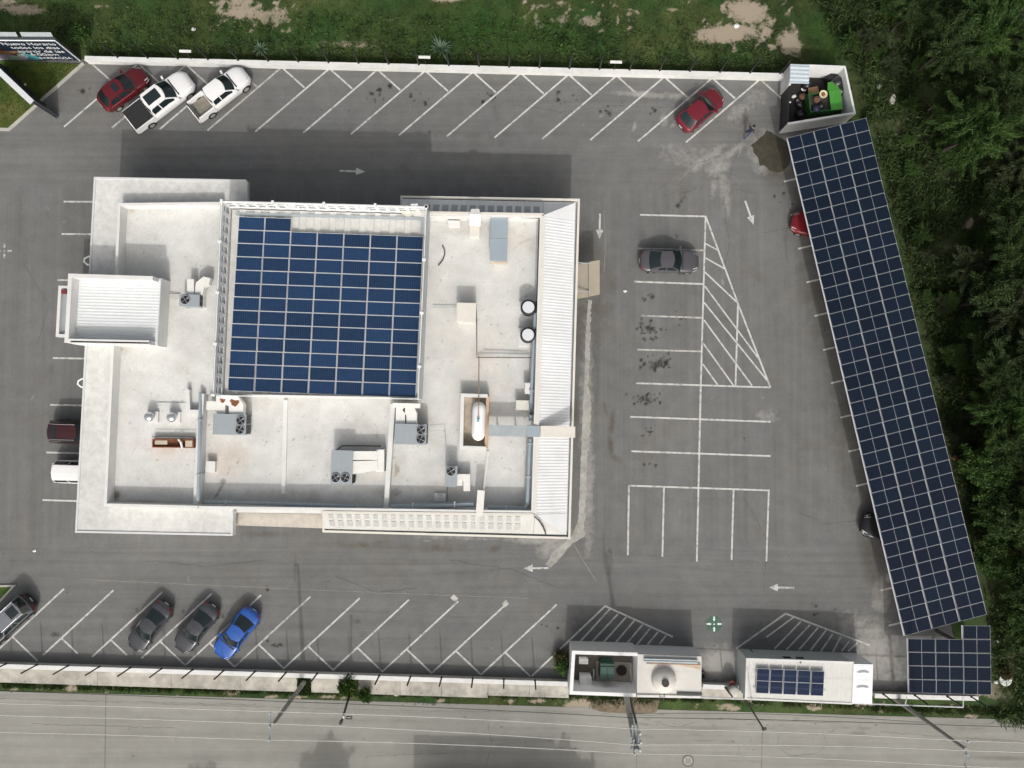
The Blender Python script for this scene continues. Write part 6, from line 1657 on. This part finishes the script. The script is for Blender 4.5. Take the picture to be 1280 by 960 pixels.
def crown_mesh(seed, R_, Hh, zc, m, nb=34, per=110, feather=True, ln=.36, wd=.075):
    """branchlets spread through an uneven crown; fine leaves set along each"""
    rng = np.random.default_rng(seed)
    C, D, Ls, Ws = [], [], [], []
    lobes = rng.normal(size=(6, 3)); lobes = unit_rows(lobes) * np.array([R_ * .5, R_ * .5, Hh * .22]) ; lr = rng.uniform(.4, .75, 6)
    sticks = []
    for i in range(nb):
        lb = rng.integers(6); d = unit_rows(rng.normal(size=(1, 3)))[0]; d[2] = abs(d[2]) * .9 - .15
        p0 = np.array([0, 0, zc]) + lobes[lb] * rng.uniform(.1, .9)
        L = lr[lb] * R_ * rng.uniform(.7, 1.25)
        p1 = p0 + d * np.array([L, L, L * .75 * Hh / (2 * R_) + .2])
        sticks.append((p0, p1))
        t = rng.uniform(.15, 1, per) ** .7
        P = p0 + (p1 - p0) * t[:, None] + rng.normal(size=(per, 3)) * (.10 + .30 * (1 - t))[:, None] * (.55 if feather else .9)
        if feather: dd = unit_rows(d + rng.normal(size=(per, 3)) * .42 + np.array([0, 0, -.12]))
        else: dd = unit_rows(d * .3 + rng.normal(size=(per, 3)) * .9)
        C.append(P); D.append(dd); Ls.append(rng.uniform(.6, 1.3, per) * ln); Ws.append(rng.uniform(.6, 1.3, per) * wd)
    return leaves_mesh('crown', np.concatenate(C), np.concatenate(D), np.concatenate(Ls), np.concatenate(Ws), m, rng), sticks
def trunk_mesh(sticks, h, seed, r=.16):
    rnd = random.Random(seed); mb = MB()
    a = [Vector((0, 0, -.1)), Vector((rnd.uniform(-.1, .1), rnd.uniform(-.1, .1), h * .25)), Vector((rnd.uniform(-.25, .25), rnd.uniform(-.25, .25), h * .55))]
    mb.tube(a, r, 8, r2=r * .55)
    for p0, p1 in sticks[::3]:
        mb.tube([a[1] if p0[2] < h * .5 else a[2], Vector(p0), lerp(Vector(p0), Vector(p1), .8)], r * .22, 5, r2=r * .06)
    return mb.mesh('trunk', M_BARK)
PROTO = []
for i, (R_, Hh, zc, mi, feather, nb, per, ln, wd) in enumerate(((3.4, 5, 4.6, 1, True, 90, 300, .42, .05), (3.2, 5, 4.8, 0, True, 90, 300, .45, .05), (3.5, 5, 4.4, 2, True, 90, 280, .42, .05), (2.8, 4, 3.6, 1, False, 110, 230, .20, .11), (3.0, 5, 4.4, 0, False, 110, 230, .20, .11))):
    cm, st = crown_mesh(100 + i, R_, Hh, zc, M_LEAF[mi], nb, per, feather, ln, wd)
    PROTO.append((cm, trunk_mesh(st, zc * 1.3, i)))
KIND = ['feathery bright green tree', 'feathery very dark tree', 'thin greyish green tree', 'leafy mid green tree', 'dense dark leafy tree']
TREES = [(1215, 168, 0, 1.15, 'upper right, the clearest crown beyond the rubbish yard'), (1262, 128, 1, 1.1, 'at the right edge above the clearest crown'), (1180, 62, 1, 1.0, 'up and right of the rubbish yard'), (1232, 38, 0, 1.1, 'near the top right corner'), (1276, 12, 2, 1.0, 'in the very top right corner'), (1142, 12, 1, .8, 'at the top edge right of the bare dirt'),
         (1276, 215, 2, 1.0, 'at the right edge below the clearest upper crown'), (1188, 118, 4, .75, 'between the pale stone and the right edge'), (1268, 305, 1, 1.05, 'at the right edge level with the upper carport'), (1240, 372, 4, .95, 'right of the carport at a third of its length'), (1278, 392, 2, 1.0, 'at the right edge level with the middle parking rows'), (1243, 438, 4, .85, 'close to the middle of the carport'), (1262, 470, 1, 1.05, 'two crowns below the right edge middle'),
         (1222, 330, 2, .75, 'right of the carport beside a small dirt clearing'), (1250, 522, 0, .95, 'right of the carport level with the lower cross lines'), (1246, 585, 3, .9, 'right of the carport just below its middle'), (1268, 560, 1, 1.0, 'at the right edge beside the brighter leafy crown'), (1262, 630, 3, .9, 'right of the lower carport'), (1280, 650, 4, 1.0, 'at the right edge level with the hidden black car'), (1252, 700, 3, .8, 'right of the carport near its lower end'), (1284, 735, 4, .9, 'at the right edge near the lower end of the carport'), (1290, 762, 3, .65, 'up right of the small square canopy'), (1252, 262, 4, .8, 'right of the small dirt clearing'),
         (1300, 80, 0, 1.1, 'half out of the picture at the upper right edge'), (1310, 180, 1, 1.1, 'mostly out of the picture at the right edge below the top'), (1312, 350, 1, 1.1, 'mostly out of the picture at the right edge, upper middle'), (1312, 440, 2, 1.1, 'mostly out of the picture at the right edge, middle'), (1312, 520, 0, 1.1, 'mostly out of the picture at the right edge, below the middle'), (1315, 610, 1, 1.1, 'mostly out of the picture at the right edge, lower middle'), (1315, 700, 4, 1.1, 'mostly out of the picture at the right edge, lower part'), (1312, 800, 3, .9, 'mostly out of the picture beside the white dish')]
random.seed(21)
for u, v, k_, s, where in TREES:
    zc = 4.5 * s; p = at(u, v, zc)
    t = thing('tree', (p.x, p.y, 0), f'{KIND[k_]} {where}', 'tree', rz=random.uniform(0, 6.28), group='trees right of the carport')
    t.scale = (s, s, s * random.uniform(.9, 1.1))
    for nm, me in (('crown', PROTO[k_][0]), ('trunk', PROTO[k_][1])):
        o = bpy.data.objects.new(nm, me); COL.objects.link(o); o.parent = t
# trees beyond the lower edge whose shade falls on the road
for u, v, k_, s, lab in ((412, 1044, 4, .95, 'dense leafy tree across the road, below the picture edge'), (262, 1062, 3, .95, 'leafy tree across the road at left, below the picture edge'), (694, 1024, 2, .75, 'thin tree across the road beside the flat-roofed house'), (735, 1040, 0, .7, 'feathery tree across the road, below the picture edge')):
    p = at(u, v, 0); t = thing('tree', (p.x, p.y, 0), lab, 'tree', rz=random.uniform(0, 6), group='trees across the road'); t.scale = (s, s, s * 1.1)
    for nm, me in (('crown', PROTO[k_][0]), ('trunk', PROTO[k_][1])):
        o = bpy.data.objects.new(nm, me); COL.objects.link(o); o.parent = t

random.seed(44)
for i in range(46):
    v = random.uniform(-10, 790); u = float(np.interp(v, (-40, 80, 147, 768, 900), (1000, 1060, 1088, 1240, 1245))) + random.choice((random.uniform(16, 50), random.uniform(40, 130)))
    if u > 1300 or (1095 < u < 1130 and 100 < v < 150): continue
    k_ = random.choice((3, 3, 0, 2)); s = random.uniform(.25, .48); p = at(u, v, 1.2)
    t = thing('shrub', (p.x, p.y, 0), ('thin greyish', 'feathery', 'leafy', 'leafy')[(2, 0, 3, 9).index(k_) if k_ in (2, 0, 3) else 3] + ' shrub in the scrub ' + ('above and right of the rubbish yard' if v < 120 else 'right of the upper end of the long carport' if v < 260 else 'right of the upper half of the long carport' if v < 430 else 'right of the lower half of the long carport' if v < 640 else 'right of the lower end of the long carport'), 'shrub', rz=random.uniform(0, 6.28), group='shrubs in the scrub right of the carport'); t.scale = (s, s, s * .8)
    for nm, me in (('crown', PROTO[k_][0]), ('trunk', PROTO[k_][1])):
        o = bpy.data.objects.new(nm, me); COL.objects.link(o); o.parent = t

# ---- grass, weeds and undergrowth: nobody could count them
def pts_in(u0, u1, v0, v1, n, rng): return rng.uniform(u0, u1, n), rng.uniform(v0, v1, n)
def to_world(u, v, z=0.0):
    dx, dy = (u - 640) / FOCAL, -(v - 480) / FOCAL
    y, k = dy * CT + ST, dy * ST - CT
    s = (z - CAM_H) / k
    return np.c_[dx * s, y * s, np.full(len(u), z) if np.isscalar(z) else z]
def nz(P, sc_):
    return np.array([noise.noise(Vector((p[0] * sc_, p[1] * sc_, 0))) for p in P])
def stuff(name, u, v, hgt, wd, per, m, rng, spread, label, lean=.5, flat=False):
    for cu, cv, rr in ((1114.5, 125, 9), (1098, 108, 6), (1258, 850, 9), (1245, 801, 5), (1245, 852, 5), (1209, 280, 9), (1192.5, 572, 6)):   # kept clear round loose things
        if name == 'undergrowth':
            k_ok = (u - cu) ** 2 + (v - cv) ** 2 > rr * rr
            u, v, hgt = u[k_ok], v[k_ok], hgt[k_ok]
    base = to_world(u, v)
    C = np.repeat(base, per, 0); k = len(C)
    d = rng.normal(size=(k, 3)) * np.array([lean, lean, .3]); d[:, 2] = np.abs(d[:, 2]) * (.3 if flat else 1) + (.15 if flat else .6)
    d = unit_rows(d); H_ = np.repeat(hgt, per) * rng.uniform(.5, 1.2, k)
    off = rng.normal(size=(k, 3)) * np.array([spread, spread, 0])
    C = C + off + d * H_[:, None] * .5
    if flat: C[:, 2] += rng.uniform(0, 1, k) * np.repeat(hgt, per)
    me = leaves_mesh(name, C, d, H_, wd * rng.uniform(.6, 1.4, k), m, rng)
    o = bpy.data.objects.new(name, me); COL.objects.link(o)
    return tag(o, label, name.replace('_', ' '), kind='stuff')
wall_n = lambda u: 70.5 + .0247 * (u - 110)
rng = np.random.default_rng(31)
u, v = pts_in(-30, 1120, -30, 84, 30000, rng)
ok = (v < wall_n(u) - 4) & ~((u < 105) & (v > 44)) & (rng.uniform(size=len(u)) > f_dirt(u, v) * 1.15 + .05 * nz(np.c_[u, v], .03))
u, v = u[ok], v[ok]
stuff('grass', u, v, rng.uniform(.05, .13, len(u)), .04, 3, M_BLADE2, rng, .12, 'short green grass in the field along the top edge', .6)
# lusher weeds hugging the outside of the white wall
u = rng.uniform(110, 985, 1500); v = wall_n(u) - 3 - np.abs(rng.normal(0, 6, len(u)))
stuff('weeds', u, v, rng.uniform(.1, .28, len(u)), .07, 9, M_WEED, rng, .16, 'dark weeds growing along the outside of the white wall', .7)
u = rng.uniform(40, 1000, 900); v = wall_n(u) - rng.uniform(8, 60, len(u)); ok = f_dirt(u, v) < .6; u, v = u[ok], v[ok]
stuff('weeds', u, v, rng.uniform(.15, .4, len(u)), .09, 9, M_WEED, rng, .14, 'scattered weeds in the field along the top edge', .9, True)
# undergrowth right of the lot
cr = lambda v: np.interp(v, (-40, 80, 147, 768, 900), (1000, 1060, 1088, 1240, 1245))
u, v = pts_in(990, 1420, -60, 900, 15000, rng)
ok = (u > cr(v) + 2) & ~((u > 968) & (u < 1072) & (v > 74) & (v < 168)) & (rng.uniform(size=len(u)) > f_dirt(u, v) * 1.1) & (nz(to_world(u, v), .35) > -.32)
u, v = u[ok], v[ok]
stuff('undergrowth', u, v, rng.uniform(.2, .5, len(u)), .10, 16, M_WEED, rng, .3, 'tangled green undergrowth between the carport and the trees', .9, True)
sel = rng.uniform(size=len(u)) < .25
stuff('undergrowth', u[sel], v[sel], rng.uniform(.6, 1.3, sel.sum()), .07, 18, M_LEAF[0], rng, .35, 'taller dark scrub among the trees right of the carport', .7)
# verge along the road
verge_a = lambda u: np.interp(u, (-40, 380, 560, 715, 880, 1092, 1290), (851, 862, 861, 866, 874, 882, 884))
verge_b = lambda u: np.interp(u, (-40, 200, 320, 560, 730, 745, 810, 822, 1000, 1130, 1290), (857.5, 864, 867, 871, 873, 880, 878, 873, 882, 890, 894))
u = rng.uniform(-30, 1290, 4200); f = rng.uniform(0, 1, len(u)); v = verge_a(u) + (verge_b(u) - verge_a(u)) * f
ok = (nz(np.c_[u, v * 3], .05) > -.35) & ~((u > 880) & (u < 1090) & (rng.uniform(size=len(u)) < .6))
u, v = u[ok], v[ok]
stuff('verge_grass', u, v, rng.uniform(.08, .24, len(u)), .05, 6, M_BLADE2, rng, .09, 'strip of grass between the bottom wall and the road', .8)
sel = rng.uniform(size=len(u)) < .6
stuff('verge_grass', u[sel], v[sel], rng.uniform(.08, .2, sel.sum()), .05, 5, M_DRY, rng, .1, 'dry yellowish tufts in the strip of grass along the road', .8)
u, v = pts_in(-40, 104, 76, 160, 9000, rng); ok = (v < 160 - (u - 11) * .87) & (v < 157.5) & (v > 79); u, v = u[ok], v[ok]
base_l = stuff('lawn_grass', u, v, rng.uniform(.05, .1, len(u)), .03, 2, M_BLADE2, rng, .08, 'mown grass on the triangular lawn at the upper left', .7); base_l.location.z = .1
# pole pits
for u0, u1, v0, v1 in ((372, 389, 844, 862), (424, 448, 847, 864)):
    mb = MB(); mb.slab([at(u0, v1, .045), at(u1, v1 + .5, .045), at(u1, v0 + .5, .045), at(u0, v0, .045)], .03); o = mb.build('soil_pit', M_MUD); o['kind'] = 'structure'
u = rng.uniform(738, 826, 240); v = 872 + np.abs(rng.normal(0, 6, 240))
stuff('verge_grass', u, v, rng.uniform(.08, .18, len(u)), .04, 6, M_BLADE2, rng, .1, 'grass tufts round the foot of the concrete power pole', .8)
u, v = pts_in(373, 388, 846, 862, 160, rng); stuff('pit_grass', u, v, rng.uniform(.15, .4, len(u)), .07, 6, M_WEED, rng, .1, 'weeds in the square pit at the foot of the left power pole', .9)
# shrubs that stand out
def shrub(u, v, r, h, m, label, nb=26, per=60, ln=.26, wd=.09, name='shrub', feather=False, z0=0.0):
    p = at(u, v, h * .5 + z0)
    cm, st = crown_mesh(int(u * 7 + v), r, h, h * .5, m, nb, per, feather, ln, wd)
    t = thing(name, (p.x, p.y, z0), label, 'shrub'); o = bpy.data.objects.new('foliage', cm); COL.objects.link(o); o.parent = t
    mb = MB()
    for a, b in st[::4]: mb.tube([Vector((0, 0, 0)), Vector(a), lerp(Vector(a), Vector(b), .7)], .02, 5, r2=.008)
    o = bpy.data.objects.new('stem', mb.mesh('stem', M_BARK)); COL.objects.link(o); o.parent = t
shrub(434, 857, .85, 1.5, M_FRESH, 'fresh green shrub growing in the pavement pit round the lamp post', wd=.11)
shrub(455, 868, .55, 1.2, M_FRESH, 'drooping light green shrub at the road edge right of the lamp post', nb=20, wd=.08, feather=True, ln=.4)
shrub(702, 832, .6, 1.2, M_LEAF[1], 'green and rusty shrub beside the transformer yard wall', nb=24)
shrub(700, 822, .4, 1.0, M_DRY, 'rust brown shrub just above the green one by the transformer yard', nb=16)
shrub(1255, 842, .6, .8, M_DRY, 'dry brown shrub beside the white dish', nb=18, feather=True)
shrub(706, 100 - 40, .5, .7, M_LEAF[1], 'small bush by the top fence', nb=14)
shrub(1110, 18, .9, .9, leaf_mat('yellow_leaf', (.05, .06, .01), (.10, .11, .015), (.20, .19, .02)), 'yellowish bush near the top edge above the rubbish yard', nb=16, feather=True)
shrub(25 * 4, 44, .9, 1.3, M_LEAF[1], 'bush right behind the dark billboard', nb=24)
shrub(1086, 148, .5, .8, M_WEED, 'low bush at the top corner of the long carport', nb=14)
# spiky plants
def spiky(u, v, k_, L, label, m):
    p = at(u, v, 0); t = thing('spiky_plant', p, label, 'plant'); rnd = random.Random(u)
    for i in range(k_):
        a = i * 2.39996 + rnd.uniform(-.2, .2); el = rnd.uniform(.25, 1.1); l_ = L * rnd.uniform(.7, 1.1)
        d = Vector((math.cos(a) * math.cos(el), math.sin(a) * math.cos(el), math.sin(el))); s_ = Vector((-math.sin(a), math.cos(a), 0)) * .06
        b_ = Vector((0, 0, .05)); m1 = b_ + d * l_ * .55; e_ = b_ + d * l_ - Vector((0, 0, l_ * .25))
        up = Vector((0, 0, .012)); mb = MB(); mb.add([b_ - s_ * .6, b_ + s_ * .6, m1 + s_, m1 - s_, e_, m1 + up * 2], [(0, 1, 2, 5), (0, 5, 3), (5, 2, 4), (3, 5, 4)])
        mb.build('leaf', m, t, local=True)
M_AGAVE = mat('agave_leaf', (.065, .11, .065), rough=.6, var=.2)
spiky(551, 62, 22, 1.5, 'big grey-green spiky plant behind the middle of the white wall', M_AGAVE)
spiky(326, 62, 14, .9, 'smaller grey-green spiky plant behind the white wall at left', M_AGAVE)
# stones, dish and other loose things
M_STONE = mat('pale_stone', (.50, .47, .40), rough=.9, var=.15, scale=4)
def stone(u, v, a, b, h, ang, label, m=M_STONE, name='boulder', cat='boulder', z=0.0):
    p = at(u, v, z); mb = MB(); n_ = 14; vs = []; rnd = random.Random(u + v)
    for f, zz in ((1, 0), (.96, h * .6), (.7, h * .95)):
        for i in range(n_):
            th = 2 * math.pi * i / n_; k_ = rnd.uniform(.9, 1.08); x, y = a * f * k_ * math.cos(th), b * f * k_ * math.sin(th)
            vs.append((p.x + x * math.cos(ang) - y * math.sin(ang), p.y + x * math.sin(ang) + y * math.cos(ang), z + zz))
    fs = [(r * n_ + i, r * n_ + (i + 1) % n_, (r + 1) * n_ + (i + 1) % n_, (r + 1) * n_ + i) for r in (0, 1) for i in range(n_)] + [tuple(2 * n_ + i for i in range(n_))]
    mb.add(vs, fs); tag(mb.build(name, m, origin=p), label, cat)
stone(1114.5, 125, .52, .26, .3, 1.35, 'long pale stone lying upright in the weeds right of the rubbish yard')
stone(1209, 280, .5, .3, .5, 1.2, 'rough brown rock in the small clearing right of the carport', mat('brown_rock', (.22, .18, .12), rough=.95, var=.35, scale=4))
stone(1192.5, 572, .22, .2, .4, 0, 'small orange brown rock at the carport edge', mat('orange_rock', (.30, .15, .09), rough=.9, var=.2))
stone(496, 868, .2, .14, .12, 0, 'small pale stone on the verge right of the lamp post')
stone(1245, 852, .2, .16, .15, 0, 'small white stone left of the white dish', M_PAPER)
stone(1245, 801, .16, .14, .2, 0, 'small white lump in the weeds above the white dish', M_PAPER)
c = at(1258, 850, .5); t = thing('dish', (c.x, c.y, 0), 'round white dish lying in the weeds at the lower right corner', 'dish')
mb = MB(); mb.lathe(c, [(.1, .28), (.38, .33), (.5, .42), (.47, .44), (.3, .38), (.06, .35)], 24); mb.build('bowl', mat('dish_white', (.60, .62, .58), rough=.6, var=.12, scale=3), t, smooth=True)
mb = MB(); mb.cyl(c, .06, 0, .3, 8); mb.build('stub', M_GALV, t)
